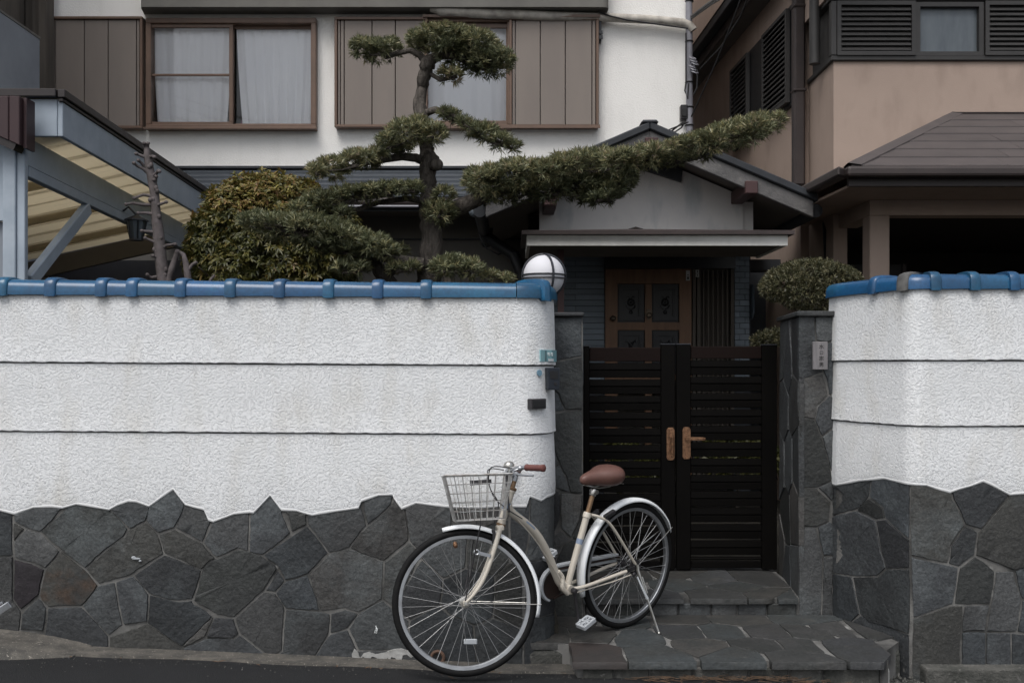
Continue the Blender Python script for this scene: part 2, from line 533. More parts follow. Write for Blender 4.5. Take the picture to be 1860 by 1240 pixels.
M['maki'] = leaf_mat('maki_leaves', [(0.0, (0.050, 0.060, 0.034)), (0.35, (0.115, 0.130, 0.068)), (0.65, (0.195, 0.200, 0.110)), (0.88, (0.30, 0.275, 0.13)), (1.0, (0.33, 0.26, 0.18))])
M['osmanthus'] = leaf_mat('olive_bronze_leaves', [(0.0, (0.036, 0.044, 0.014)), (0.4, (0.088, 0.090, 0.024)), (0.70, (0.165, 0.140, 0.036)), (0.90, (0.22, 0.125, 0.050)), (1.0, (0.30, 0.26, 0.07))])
M['boxwood'] = leaf_mat('clipped_bush_leaves', [(0.0, (0.034, 0.038, 0.020)), (0.5, (0.085, 0.085, 0.043)), (0.85, (0.155, 0.14, 0.075)), (1.0, (0.21, 0.185, 0.11))])
M['needles'] = mat('dry_brown_needles', (0.12, 0.075, 0.045), (0.085, 0.055, 0.036), scale=30, rough=0.85)
M['terracotta'] = mat('terracotta_pipe', (0.13, 0.075, 0.05), (0.09, 0.055, 0.04), scale=15, rough=0.8)
M['louvre'] = mat('dark_grey_louvre', (0.045, 0.043, 0.042), (0.036, 0.035, 0.034), scale=4, rough=0.55)
M['dark_brown_metal'] = mat('dark_brown_downpipe', (0.045, 0.035, 0.033), (0.035, 0.028, 0.027), scale=4, rough=0.5)
M['shingle'] = mat('brown_grey_shingle', (0.085, 0.072, 0.07), (0.066, 0.057, 0.056), scale=5, rough=0.65, rnd=0.09, bump=0.3, bscale=80, stretch=(0.6, 1, 1))
M['rose_wall'] = mat('dull_rose_wall', (0.24, 0.18, 0.17), (0.21, 0.16, 0.15), scale=2, rough=0.9)
M['frosted'] = mat('grey_net_behind_glass', (0.12, 0.14, 0.155), (0.085, 0.10, 0.115), scale=2.5, rough=0.25, stretch=(3, 3, 0.8), spec=0.5)
M['lip'] = mat('smooth_white_plaster_edge', (0.80, 0.81, 0.81), (0.76, 0.77, 0.77), scale=8, rough=0.8, spec=0.2)
# bicycle
M['cream'] = mat('cream_bicycle_paint', (0.54, 0.50, 0.43), (0.49, 0.45, 0.385), scale=8, rough=0.32, coat=0.4, spec=0.5)
M['fender'] = mat('white_mudguard', (0.8, 0.825, 0.84), (0.73, 0.755, 0.77), scale=6, rough=0.35, spec=0.5)
M['tyre'] = mat('black_tyre', (0.007, 0.007, 0.0075), (0.010, 0.010, 0.010), scale=30, rough=0.7, spec=0.15)
M['alloy'] = mat('dull_alloy', (0.46, 0.48, 0.50), (0.36, 0.37, 0.39), scale=20, rough=0.38, metal=0.85)
M['chrome'] = mat('worn_chrome', (0.62, 0.61, 0.58), (0.42, 0.40, 0.36), scale=25, rough=0.28, metal=0.95)
M['rusty'] = mat('rusty_chrome', (0.30, 0.20, 0.12), (0.20, 0.12, 0.07), scale=25, rough=0.45, metal=0.6)
M['spoke'] = mat('spoke_steel', (0.40, 0.40, 0.40), rough=0.4, metal=0.8)
M['basket'] = mat('basket_wire', (0.44, 0.45, 0.45), (0.26, 0.24, 0.22), scale=30, rough=0.45, metal=0.6)
M['saddle'] = mat('red_brown_saddle', (0.125, 0.062, 0.05), (0.105, 0.053, 0.043), scale=12, rough=0.45, spec=0.4, bump=0.15, bscale=150)
M['grip'] = mat('brown_grip', (0.15, 0.055, 0.045), (0.12, 0.045, 0.04), scale=12, rough=0.5)
M['plastic_white'] = mat('grey_white_plastic', (0.4, 0.42, 0.44), (0.32, 0.34, 0.36), scale=12, rough=0.4)
M['black_part'] = mat('black_plastic_part', (0.015, 0.015, 0.015), rough=0.45)
M['sticker_blue'] = mat('faded_blue_decal', (0.22, 0.27, 0.36), rough=0.5)
M['sticker_teal'] = mat('teal_decal', (0.05, 0.28, 0.40), rough=0.5)
M['rust_brown'] = mat('rusty_chainwheel', (0.026, 0.014, 0.011), (0.018, 0.011, 0.009), scale=30, rough=0.7)
# ------------------------------------------------------------------ curved wall paths and stone masonry
class Path:
    def __init__(s, pts):
        s.p = [Vector((x, y, 0)) for x, y in pts]
        s.c = [0.0]
        for a, b in zip(s.p, s.p[1:]):
            s.c.append(s.c[-1] + (b - a).length)
        s.L = s.c[-1]
    def seg(s, t):
        for i in range(len(s.p) - 2):
            if t < s.c[i + 1]:
                return i
        return len(s.p) - 2
    def tang(s, i):
        return (s.p[i + 1] - s.p[i]).normalized()
    def at(s, t, z=0.0, d=0.0):
        i = s.seg(t)
        tg = s.tang(i)
        l = s.c[i + 1] - s.c[i]
        u = (t - s.c[i]) / l
        # smooth the direction between segments
        a = s.tang(max(i - 1, 0)) if u < 0.5 else s.tang(min(i + 1, len(s.p) - 2))
        wgt = abs(u - 0.5)
        if a.dot(tg) > 0.8:
            tg = (tg * (1 - wgt) + a * wgt).normalized()
        q = s.p[i] + (s.p[i + 1] - s.p[i]) * u + Vector((tg.y, -tg.x, 0)) * d
        return Vector((q.x, q.y, z))
    def s_of(s, px):
        best, bs = 1e9, 0
        n = 1500
        for k in range(n + 1):
            t = s.L * k / n
            q = s.at(t)
            e = abs(CX + F * q.x / q.y - px)
            if e < best - 1e-6:
                best, bs = e, t
        return bs
    def sz(s, px, py):
        t = s.s_of(px)
        return t, Zp(py, s.at(t).y)

def clip(poly, nx, ny, c):
    out = []
    for i in range(len(poly)):
        a, b = poly[i], poly[(i + 1) % len(poly)]
        da, db = nx * a[0] + ny * a[1] - c, nx * b[0] + ny * b[1] - c
        if da <= 0: out.append(a)
        if (da < 0 < db) or (db < 0 < da):
            u = da / (da - db)
            out.append((a[0] + (b[0] - a[0]) * u, a[1] + (b[1] - a[1]) * u))
    return out

def interp(tab):
    xs = [a for a, b in tab]
    ys = [b for a, b in tab]
    return lambda x: float(np.interp(x, xs, ys))

def stone_cells(seeds, bounds, lo=None, hi=None, gap=0.008, breaks=(), fine=0.035, wob=0.003):
    """Voronoi cells of the seeds, joints of width gap, clamped between lo(x) and hi(x)."""
    x0, x1, y0, y1 = bounds
    out = []
    for i, a in enumerate(seeds):
        poly = [(x0, y0), (x1, y0), (x1, y1), (x0, y1)]
        for j, b in enumerate(seeds):
            if i == j: continue
            dx, dy = b[0] - a[0], b[1] - a[1]
            l = math.hypot(dx, dy)
            if l > 1.4 or l < 1e-6: continue
            nx, ny = dx / l, dy / l
            poly = clip(poly, nx, ny, nx * a[0] + ny * a[1] + l / 2 - gap / 2)
            if len(poly) < 3: break
        if len(poly) < 3: continue
        px0, px1 = min(p[0] for p in poly), max(p[0] for p in poly)
        if px1 - px0 < 0.03: continue
        xs = sorted(set([px0 + 1e-4, px1 - 1e-4] + [p[0] for p in poly if px0 + 1e-4 < p[0] < px1 - 1e-4] +
                        [px0 + (px1 - px0) * k / max(2, int((px1 - px0) / fine)) for k in range(1, max(2, int((px1 - px0) / fine)))] +
                        [b for b in breaks if px0 < b < px1]))
        up, dn = [], []
        for x in xs:
            ys = []
            for k in range(len(poly)):
                p, q = poly[k], poly[(k + 1) % len(poly)]
                if abs(p[0] - q[0]) < 1e-9: continue
                if min(p[0], q[0]) - 1e-9 <= x <= max(p[0], q[0]) + 1e-9:
                    ys.append(p[1] + (q[1] - p[1]) * (x - p[0]) / (q[0] - p[0]))
            if len(ys) < 2: continue
            t, b = max(ys), min(ys)
            if hi: t = min(t, hi(x))
            if lo: b = max(b, lo(x))
            if t - b > 0.004:
                up.append((x, t))
                dn.append((x, b))
        if len(up) < 2: continue
        ring = dn + up[::-1]
        # drop doubled points, break long edges and let the edges wander
        r2 = []
        for p in ring:
            if not r2 or math.hypot(p[0] - r2[-1][0], p[1] - r2[-1][1]) > 0.004:
                r2.append(p)
        if math.hypot(r2[0][0] - r2[-1][0], r2[0][1] - r2[-1][1]) < 0.004: r2.pop()
        if len(r2) < 3: continue
        r3 = []
        for k in range(len(r2)):
            p, q = r2[k], r2[(k + 1) % len(r2)]
            r3.append(p)
            l = math.hypot(q[0] - p[0], q[1] - p[1])
            n = int(l / 0.06)
            bow = random.uniform(-.03, .06) * l * (l < 0.6)
            for m_ in range(1, n + 1):
                u = m_ / (n + 1)
                bx_, by_ = (q[1] - p[1]) / max(l, 1e-6), -(q[0] - p[0]) / max(l, 1e-6)
                k_ = min(bow, .004) * 4 * u * (1 - u)
                r3.append((p[0] + (q[0] - p[0]) * u + bx_ * k_ + random.uniform(-wob, wob), p[1] + (q[1] - p[1]) * u + by_ * k_ + random.uniform(-wob, wob)))
        out.append(r3)
    return out

def inset(poly, g):
    n = len(poly)
    ar = sum(poly[i][0] * poly[(i + 1) % n][1] - poly[(i + 1) % n][0] * poly[i][1] for i in range(n))
    if ar < 0: poly = poly[::-1]
    out = []
    for i in range(n):
        a, p, c = poly[i - 1], poly[i], poly[(i + 1) % n]
        def nrm(u, v):
            dx, dy = v[0] - u[0], v[1] - u[1]
            l = math.hypot(dx, dy) or 1
            return (-dy / l, dx / l)
        n1, n2 = nrm(a, p), nrm(p, c)
        k = 1 + n1[0] * n2[0] + n1[1] * n2[1]
        k = max(k, 0.6)
        out.append((p[0] + (n1[0] + n2[0]) / k * g, p[1] + (n1[1] + n2[1]) / k * g))
    return out

def ring_of(poly, hi=None, breaks=(), wob=0.002, bowmax=.006, fine=0.03):
    """densify a traced stone outline, clamp it under hi(x) and let its edges bow and wander"""
    r3 = []
    n = len(poly)
    for k in range(n):
        p, q = poly[k], poly[(k + 1) % n]
        r3.append(p)
        l = math.hypot(q[0] - p[0], q[1] - p[1])
        if l < 1e-6: continue
        m_ = int(l / fine)
        bow = min(bowmax, .05 * l) * random.uniform(-.5, 1)
        nx, ny = (q[1] - p[1]) / l, -(q[0] - p[0]) / l
        us = [j / (m_ + 1) for j in range(1, m_ + 1)]
        if abs(q[0] - p[0]) > 1e-4:
            us += [u for u in ((b - p[0]) / (q[0] - p[0]) for b in breaks) if 0.02 < u < 0.98]
        for u in sorted(us):
            k_ = bow * 4 * u * (1 - u)
            r3.append((p[0] + (q[0] - p[0]) * u + nx * k_ + random.uniform(-wob, wob), p[1] + (q[1] - p[1]) * u + ny * k_ + random.uniform(-wob, wob)))
    if hi:
        r3 = [(x, min(y, hi(x))) for x, y in r3]
    r2 = []
    for p in r3:
        if not r2 or math.hypot(p[0] - r2[-1][0], p[1] - r2[-1][1]) > 0.003: r2.append(p)
    if math.hypot(r2[0][0] - r2[-1][0], r2[0][1] - r2[-1][1]) < 0.003: r2.pop()
    return r2

def stone_mb(ring, mp, depth, back=-0.02, chamf=0.006, tilt=0.014):
    """A stone: outline ring extruded from back to depth with a rounded arris and a slightly uneven face."""
    n = len(ring)
    cx, cy = sum(p[0] for p in ring) / n, sum(p[1] for p in ring) / n
    tx, ty = random.uniform(-tilt, tilt), random.uniform(-tilt, tilt)
    def lev(f, d, jit=0.0):
        o = []
        for p in ring:
            dx, dy = p[0] - cx, p[1] - cy
            l = math.hypot(dx, dy) or 1
            k = max(0.0, 1 - f / l)
            o.append(mp(cx + dx * k, cy + dy * k, d + (dx * tx + dy * ty) * (d > back + 1e-6) + random.uniform(-jit, jit)))
        return o
    mb = MB()
    lv = [lev(0, back), lev(0, depth - chamf), lev(chamf * 0.6, depth, 0.0010), lev(min(0.05, 0.3 * min(max(p[0] for p in ring) - cx, max(p[1] for p in ring) - cy)), depth + 0.001, 0.0018)]
    vs = [v for l in lv for v in l] + [mp(cx, cy, depth + random.uniform(0.0, 0.003))]
    fs = []
    for a in range(3):
        for k in range(n):
            l = (k + 1) % n
            fs.append((a * n + k, a * n + l, (a + 1) * n + l, (a + 1) * n + k))
    for k in range(n):
        fs.append((3 * n + k, 3 * n + (k + 1) % n, 4 * n))
    mb.add(vs, fs)
    return mb

def lay_stones(cells, mp, parent, m, depth=0.010, var=0.0025, name='stone', mats=None, back=-0.02, chamf=0.0045, tilt=0.014):
    for i, c in enumerate(cells):
        mm = m
        if mats:
            gx, gy = sum(p[0] for p in c) / len(c), sum(p[1] for p in c) / len(c)
            for (qx, qy, rr, m2) in mats:
                if math.hypot(gx - qx, gy - qy) < rr: mm = m2
        build(stone_mb(c, mp, depth + random.uniform(-var, var), back, chamf, tilt), name, mm, parent, smooth=True, ang=35)

# ------------------------------------------------------------------ the ground
def road_z(x):
    if x < 0.1: return -0.024 - 0.041 * (x if x > -6 else -6)
    return float(np.interp(x, [0.1, 1.3, 2.4, 8.0], [-0.028, -0.030, -0.120, -0.2]))
def dip(y):
    u = min(max((y - 4.78) / .36, 0), 1)
    return -0.036 * u * u * (3 - 2 * u)
xs = [-150, -60, -20, -8] + [round(-5 + 0.25 * i, 3) for i in range(41)] + [8, 20, 60, 150]
ys = [-120, -40, -12, -3] + [round(-1 + 0.5 * i, 2) for i in range(10)] + [4.3, 4.6, 4.75, 4.83, 4.91, 4.99, 5.07, 5.14, 5.4, 6.2, 12, 40, 150]
mb = MB()
vs = [(x, y, (road_z(x) if abs(x) < 9 else road_z(math.copysign(9, x))) - (0.35 if y > 5.2 else 0.0) + dip(y)) for y in ys for x in xs]
nx = len(xs)
mb.add(vs, [(j * nx + i, j * nx + i + 1, (j + 1) * nx + i + 1, (j + 1) * nx + i) for j in range(len(ys) - 1) for i in range(nx - 1)])
road = structure('road', mb, M['asphalt'], smooth=True)
mb = MB().box(-9, 9, 6.62, 18, -0.4, 0.12).box(-9, 0.25, 5.34, 6.61, -0.4, 0.10).box(1.9, 9, 5.9, 6.61, -0.4, 0.10)
structure('garden_ground', mb, M['soil'])

# strip of rough concrete at the foot of the left wall
mb = MB()
vs, fs = [], []
xk = [-2.30 + 0.06 * i for i in range(46)]
for x in xk:
    j = random.uniform(-0.008, 0.008)
    z = road_z(x)
    fy = 4.945 + j + 0.02 * math.sin(x * 7)
    vs += [(x, 5.17, z + dip(5.17) + 0.012), (x, 5.05, z + dip(5.05) + 0.013 + random.uniform(-.002, .002)), (x, fy + 0.012, z + dip(fy) + 0.011), (x, fy, z - 0.05)]
for i in range(len(xk) - 1):
    for k in range(3):
        fs.append((i * 4 + k, i * 4 + 4 + k, i * 4 + 5 + k, i * 4 + 1 + k))
structure('kerb_strip', mb.add(vs, fs), M['kerb'], smooth=True, ang=60)
# worn concrete ramp at the left
mb = MB()
vs, fs = [], []
nu, nv = 26, 10
for i in range(nu):
    u = i / (nu - 1)
    x = -3.7 + u * 1.53
    for k in range(nv):
        v = k / (nv - 1)
        yb, yf = 5.18, 4.67 + 0.17 * u ** 3 + 0.3 * max(0, u - 0.85) ** 2 * 6
        y = yb + (yf - yb) * v
        h = 0.075 * min(1, (1 - u) * 2.2) ** 0.8 * (1 - v) ** 0.8 + 0.020 * (1 - v) + 0.014 * min(1, (1 - u) * 8)
        vs.append((x, y, road_z(x) + dip(y) + (h if v < 1 else -0.03) + random.uniform(-.002, .002)))
for i in range(nu - 1):
    for k in range(nv - 1):
        fs.append((i * nv + k, i * nv + nv + k, i * nv + nv + k + 1, i * nv + k + 1))
structure('concrete_ramp', mb.add(vs, fs), M['kerb'], smooth=True, ang=60)
# kerb before the right wall: separate stones
kerb = thing('kerb', 'low grey concrete kerb at the foot of the right white wall', 'kerb', (2.9, 5.1, -0.1))
kx = [2.105, 2.79, 3.5]
for a, b in zip(kx, kx[1:]):
    build(MB().box(a + 0.004, b - 0.004, 5.06, 5.17, -0.26, -0.050), 'kerb_stone', M['rough_concrete'], kerb, bevel=0.01, seg=2)

# ------------------------------------------------------------------ left garden wall
WL = 5.15        # face of the left wall
ell = [(0.043 + 0.176 * math.sin(a), WL + 0.25 - 0.25 * math.cos(a)) for a in [math.pi / 2 * k / 14 for k in range(1, 15)]]
LP_ = Path([(-3.45, WL), (-2.4, WL), (-1.2, WL), (0.043, WL)] + ell + [(0.219, 5.55), (0.219, 5.74)])
lw = thing('garden_wall', 'long white stucco garden wall with dark stone base behind the bicycle', 'wall', (-1.3, 5.15, 0.0))
prof_px = [(-200, 918), (-60, 925), (0, 926), (28, 933), (62, 921), (95, 920), (115, 922), (140, 915), (200, 925), (215, 917), (235, 910), (250, 911), (272, 919), (295, 903), (316, 888), (338, 916), (355, 921),
           (372, 925), (380, 944), (388, 947), (425, 933), (455, 930), (462, 931), (492, 899), (512, 926), (540, 927), (556, 932), (568, 935), (610, 928), (652, 922), (657, 910), (688, 899), (713, 898), (716, 905),
           (730, 924), (756, 913), (808, 920), (870, 922), (911, 919), (955, 920), (961, 901), (980, 909), (990, 902), (1001, 893)]
prof_px += [(1003, 896)]
LPROF = [LP_.sz(a, b) for a, b in prof_px[2:]]
LPROF = [(LP_.s_of(0) - 0.9, Zp(920, WL)), (LP_.s_of(0) - 0.4, Zp(930, WL))] + LPROF + [(LP_.L, LPROF[-1][1])]
LPROF.sort()
lprof = interp(LPROF)

def wall_core(name, path, zt, zb, parent, m, th=0.15, d0=0.003):
    mb = MB()
    n = int(path.L / 0.04)
    vs, fs = [], []
    for i in range(n + 1):
        t = path.L * i / n
        vs += [path.at(t, zb, d0), path.at(t, zt, d0), path.at(t, zt, d0 - th), path.at(t, zb, d0 - th)]
    for i in range(n):
        for k in range(4):
            l = (k + 1) % 4
            fs.append((i * 4 + k, i * 4 + l, i * 4 + 4 + l, i * 4 + 4 + k))
    fs += [(0, 1, 2, 3), (n * 4, n * 4 + 1, n * 4 + 2, n * 4 + 3)]
    return build(mb.add(vs, fs), name, m, parent, smooth=True)

def stucco_band(path, top, bot, parent, jag=None, s0=0.0, s1=None, breaks=()):
    """One lap of stucco; each lap leans out a little at its lower edge, the lowest follows the stones."""
    s1 = s1 if s1 is not None else path.L
    xs = sorted(set(list(np.arange(s0, s1, 0.02)) + [s1] + [b for b in breaks if s0 < b < s1]))
    vs, fs = [], []
    for t in xs:
        if jag:
            zb = jag(t) - 0.004 + random.uniform(-.0015, .0015)
            row = [(top, -0.01), (top - 0.002, 0.010), ((top + zb) / 2, 0.014), (zb + 0.05, 0.017), (zb + 0.022, 0.016), (zb + 0.008, 0.011), (zb, 0.001), (zb + .004, -0.01)]
        else:
            zb = bot(t) + random.uniform(-.002, .002)
            tp = top(t) if callable(top) else top
            row = [(tp, -0.01), (tp, 0.008), ((tp + zb) / 2, 0.013), (zb + 0.02, 0.017), (zb + 0.004, 0.019), (zb, 0.015), (zb, -0.01)]
        vs += [path.at(t, z, d) for z, d in row]
        m_ = len(row)
    for i in range(len(xs) - 1):
        for k in range(m_ - 1):
            fs.append((i * m_ + k, i * m_ + m_ + k, i * m_ + m_ + k + 1, i * m_ + k + 1))
    fs.append(tuple(range(m_)))
    fs.append(tuple(range((len(xs) - 1) * m_, len(xs) * m_)))
    return build(MB().add(vs, fs), 'stucco_band', M['stucco'], parent, smooth=True, ang=50)

sL0, sL1 = 0.0, LP_.L
zt_l = Zp(538, WL)
def tilt(px0, y0, px1, y1, Y=5.15, path=LP_):
    a, b = path.s_of(px0), path.s_of(px1)
    z0, z1 = Zp(y0, Y), Zp(y1, Y)
    return lambda s: z0 + (z1 - z0) * (min(s, b) - a) / (b - a)
g1 = tilt(0, 657, 940, 663)
g2 = tilt(0, 782, 940, 788)
gtop = tilt(0, 535, 940, 541)
wall_core('wall_core', LP_, zt_l - 0.003, -0.3, lw, M['mortar'])
stucco_band(LP_, gtop, g1, lw, s0=sL0)
stucco_band(LP_, lambda s: g1(s) - 0.007, g2, lw, s0=sL0)
# lowest lap: straight top, jagged foot
def low_band(path, top, jag, parent, s0, s1, breaks):
    xs = sorted(set(list(np.arange(s0, s1, 0.014)) + [s1] + [b for b in breaks if s0 < b < s1]))
    vs, fs = [], []
    for t in xs:
        tp = top(t)
        zb = jag(t) - 0.003 + random.uniform(-.0012, .0012)
        row = [(tp, -0.01), (tp, 0.008), (tp * .6 + zb * .4, 0.014), (zb + 0.05, 0.0175), (zb + 0.024, 0.016), (zb + 0.012, 0.0145), (zb + .004, 0.0125), (zb + .006, -0.01)]
        vs += [path.at(t, z, d) for z, d in row]
        m_ = len(row)
    for i in range(len(xs) - 1):
        for k in range(m_ - 1):
            fs.append((i * m_ + k, i * m_ + m_ + k, i * m_ + m_ + k + 1, i * m_ + k + 1))
    sb_ = build(MB().add(vs, fs), 'stucco_band', M['stucco'], parent, smooth=True, ang=50)
    vs, fs = [], []
    for t in xs:
        zb = jag(t) - 0.002
        w_ = .011 + .003 * math.sin(t * 31) + random.uniform(-.001, .001)
        vs += [path.at(t, z, d) for z, d in ((zb + w_ + .004, .0140), (zb + w_, .0162), (zb + .004, .0145), (zb - .001, .0115), (zb - .001, .004))]
    for i in range(len(xs) - 1):
        for k in range(4):
            fs.append((i * 5 + k, i * 5 + 5 + k, i * 5 + 6 + k, i * 5 + 1 + k))
    build(MB().add(vs, fs), 'plaster_edge', M['lip'], sb_, smooth=True, ang=70)
low_band(LP_, lambda s: g2(s) - 0.007, lprof, lw, sL0, sL1, [a for a, b in LPROF])

POLY_L = [
    [(-200, 540), (50, 540), (48, 645), (50, 775), (0, 780), (-200, 790)], [(-200, 790), (0, 782), (50, 778), (50, 935), (78, 975), (80, 990), (74, 1047), (60, 1240), (-200, 1240)],
    [(-420, 540), (-200, 540), (-200, 790), (-420, 800)], [(-420, 800), (-200, 790), (-200, 1240), (-420, 1240)],
    [(55, 550), (228, 550), (228, 605), (150, 690), (98, 676), (52, 652)], [(50, 655), (94, 679), (52, 725)],
    [(52, 727), (95, 679), (147, 691), (221, 759), (168, 823), (116, 801), (54, 783)], [(149, 690), (236, 608), (276, 530), (398, 560), (401, 610), (466, 679), (453, 707), (380, 760), (312, 823), (226, 756)],
    [(401, 560), (490, 530), (546, 560), (546, 598), (533, 650), (473, 681), (403, 612)], [(548, 560), (631, 500), (676, 560), (674, 600), (637, 675), (577, 696), (533, 652)],
    [(676, 560), (760, 560), (769, 650), (738, 728), (638, 677)], [(765, 560), (907, 560), (904, 763), (864, 750), (787, 784), (740, 728), (770, 650)],
    [(909, 560), (985, 505), (1026, 580), (1026, 620), (1058, 694), (956, 774), (905, 764)], [(637, 679), (738, 730), (787, 787), (769, 793), (734, 827), (598, 768), (578, 700)],
    [(469, 682), (533, 654), (576, 700), (597, 769), (475, 849), (361, 880), (312, 826), (380, 762), (455, 708)], [(52, 788), (116, 804), (164, 826), (144, 920), (78, 973), (51, 935)],
    [(227, 760), (311, 826), (358, 884), (300, 959), (175, 962), (144, 924), (165, 826)], [(488, 847), (598, 772), (733, 829), (700, 934), (650, 940), (542, 915)],
    [(734, 829), (769, 795), (864, 753), (954, 777), (1003, 811), (1009, 825), (960, 904), (852, 1001), (790, 991), (702, 941)], [(142, 928), (172, 965), (162, 1050), (74, 1047), (80, 989)],
    [(174, 965), (298, 962), (396, 1068), (392, 1240), (150, 1240), (163, 1050)], [(361, 882), (419, 871), (448, 1028), (398, 1067), (300, 961)], [(421, 870), (486, 849), (542, 916), (538, 1016), (450, 1028)],
    [(544, 917), (650, 942), (699, 937), (705, 950), (774, 996), (662, 1108), (536, 1020)], [(777, 998), (748, 1071), (666, 1107)], [(779, 999), (850, 1003), (871, 1060), (846, 1077), (750, 1074)],
    [(536, 1022), (661, 1110), (682, 1150), (682, 1240), (394, 1240), (398, 1069)], [(664, 1110), (750, 1076), (846, 1079), (873, 1062), (983, 1150), (985, 1240), (684, 1240), (684, 1150)],
    [(854, 1003), (961, 906), (1002, 911), (1036, 967), (1026, 1121), (985, 1150), (873, 1060)], [(1009, 827), (1036, 867), (1002, 909), (963, 904)],
    [(957, 775), (1117, 667), (1194, 767), (1121, 843), (1037, 866), (1006, 812)], [(1028, 560), (1114, 560), (1117, 664), (1059, 693)],
    [(1117, 560), (1310, 545), (1314, 600), (1332, 668), (1270, 748), (1195, 766), (1119, 665)], [(1313, 540), (1433, 520), (1425, 588), (1334, 666)],
    [(1427, 588), (1431, 540), (1462, 560), (1485, 682), (1485, 722), (1395, 797), (1270, 749), (1297, 707), (1334, 669)], [(1464, 560), (1640, 550), (1640, 690), (1521, 762), (1487, 722)],
    [(1396, 799), (1487, 725), (1520, 765), (1500, 840), (1427, 964), (1390, 935)], [(1122, 845), (1196, 768), (1268, 750), (1395, 798), (1389, 934), (1303, 984), (1254, 968), (1166, 976)],
    [(1002, 912), (1038, 868), (1119, 845), (1164, 976), (1039, 968)], [(1038, 970), (1166, 978), (1200, 986), (1197, 1060), (1129, 1163), (1118, 1240), (987, 1240), (987, 1153), (1027, 1123)],
    [(1202, 985), (1254, 970), (1303, 986), (1265, 1040), (1199, 1059)], [(1199, 1062), (1264, 1043), (1299, 1118), (1285, 1240), (1120, 1240), (1131, 1163)],
    [(1303, 987), (1389, 937), (1428, 966), (1488, 1012), (1480, 1100), (1500, 1115), (1302, 1119), (1266, 1041)], [(1302, 1121), (1500, 1117), (1600, 1240), (1287, 1240)],
    [(1490, 1012), (1596, 955), (1630, 990), (1720, 1030), (1738, 1240), (1602, 1240), (1502, 1115), (1482, 1100)], [(1428, 965), (1501, 840), (1532, 790), (1608, 862), (1598, 952), (1489, 1010)],
    [(1521, 766), (1640, 692), (1700, 700), (1690, 820), (1610, 860), (1533, 789)], [(1642, 550), (1850, 540), (1850, 640), (1700, 698), (1642, 690)], [(1702, 700), (1850, 642), (1850, 800), (1800, 850), (1692, 820)],
    [(1611, 862), (1690, 822), (1798, 852), (1790, 1000), (1720, 1029), (1632, 989), (1600, 952)], [(1801, 851), (1851, 801), (1900, 800), (1900, 1040), (1792, 1001)], [(1722, 1031), (1791, 1003), (1900, 1042), (1900, 1240), (1740, 1240)],
    [(1852, 540), (1925, 540), (1921, 700), (1900, 799), (1852, 799)], [(1927, 540), (2008, 540), (2008, 760), (1960, 790), (1902, 799), (1923, 700)], [(1902, 801), (1960, 792), (2008, 762), (2008, 980), (1902, 1001)], [(1902, 1003), (2008, 982), (2008, 1240), (1902, 1240)]]
brkL = [a for a, b in LPROF]
cells = []
for pl in POLY_L:
    pp_ = []
    for (a, b) in pl:
        s_ = LP_.s_of(a / 2) if a > -150 else LP_.s_of(-75) + (a + 150) / 2 * 5 / F
        pp_.append((s_, Zp(620 + b / 2, LP_.at(s_).y)))
    r_ = ring_of(inset(pp_, .0045), lambda x: lprof(x) - 0.002, brkL)
    if len(r_) > 2: cells.append(r_)
dk = mat('dark_purple_slate', (0.024, 0.020, 0.024), (0.015, 0.013, 0.015), scale=5, grain=0.3, gscale=75, rough=0.55, bump=0.5, bscale=30, bdist=0.008, bdetail=8)
rs = mat('rust_stained_slate', (0.055, 0.055, 0.05), (0.032, 0.033, 0.033), scale=5, rough=0.6, bump=0.6, bscale=26, bdist=0.01, bdetail=8, c3=(0.062, 0.038, 0.024), s3=3.2, t3=(0.54, 0.72), grain=0.4, gscale=75)
spec = []
for (a, b, r_, m_) in [(51, 1056, 0.09, dk), (119, 1059, 0.09, rs)]:
    q = LP_.sz(a, b)
    spec.append((q[0], q[1], r_, m_))
sd_ = [(.12 + .21 * i + random.uniform(-.05, .05), -.1 + .24 * k + random.uniform(-.06, .06)) for i in range(-1, 4) for k in range(5)]
s_end = LP_.s_of(-75) + (-200 + 150) / 2 * 5 / F - .11
cells = [c for c in cells if min(p[0] for p in c) > s_end - .002]
cells += stone_cells(sd_, (0.004, s_end - .005, -0.25, 1.2), hi=lambda x: lprof(x) - 0.003, gap=0.009)
lay_stones(cells, lambda s, z, d: LP_.at(s, z, d), lw, M['stone'], mats=spec)

# ------------------------------------------------------------------ right garden wall
RP_ = Path([(1.862, 5.82), (1.868, 5.70), (1.905, 5.59), (1.955, 5.46), (2.005, 5.33), (2.045, 5.225), (2.058, 5.19), (2.085, 5.162), (2.12, 5.15), (2.4, 5.15), (3.6, 5.15)])
rw = thing('garden_wall', 'short white stucco garden wall with dark stone base right of the gate', 'wall', (2.5, 5.15, 0.0))
rprof_px = [(1521, 881), (1545, 877), (1564, 873), (1590, 871), (1609, 869), (1630, 874), (1651, 879), (1682, 881), (1705, 889), (1724, 894), (1740, 888), (1762, 882), (1784, 874), (1800, 881), (1832, 898), (1860, 896), (1930, 890)]
RPROF = sorted([RP_.sz(a, b) for a, b in rprof_px])
RPROF = [(0, RPROF[0][1])] + RPROF + [(RP_.L, RPROF[-1][1])]
rprof = interp(RPROF)
sR1 = RP_.s_of(1960)
zt_r = Zp(525, 5.15)
wall_core('wall_core', RP_, zt_r - 0.003, -0.4, rw, M['mortar'])
cst = lambda z: (lambda s: z)
stucco_band(RP_, zt_r, cst(Zp(654, 5.15)), rw)
stucco_band(RP_, Zp(654, 5.15) - 0.007, cst(Zp(773, 5.15)), rw)
low_band(RP_, cst(Zp(773, 5.15) - 0.007), rprof, rw, 0, RP_.L, [a for a, b in RPROF])
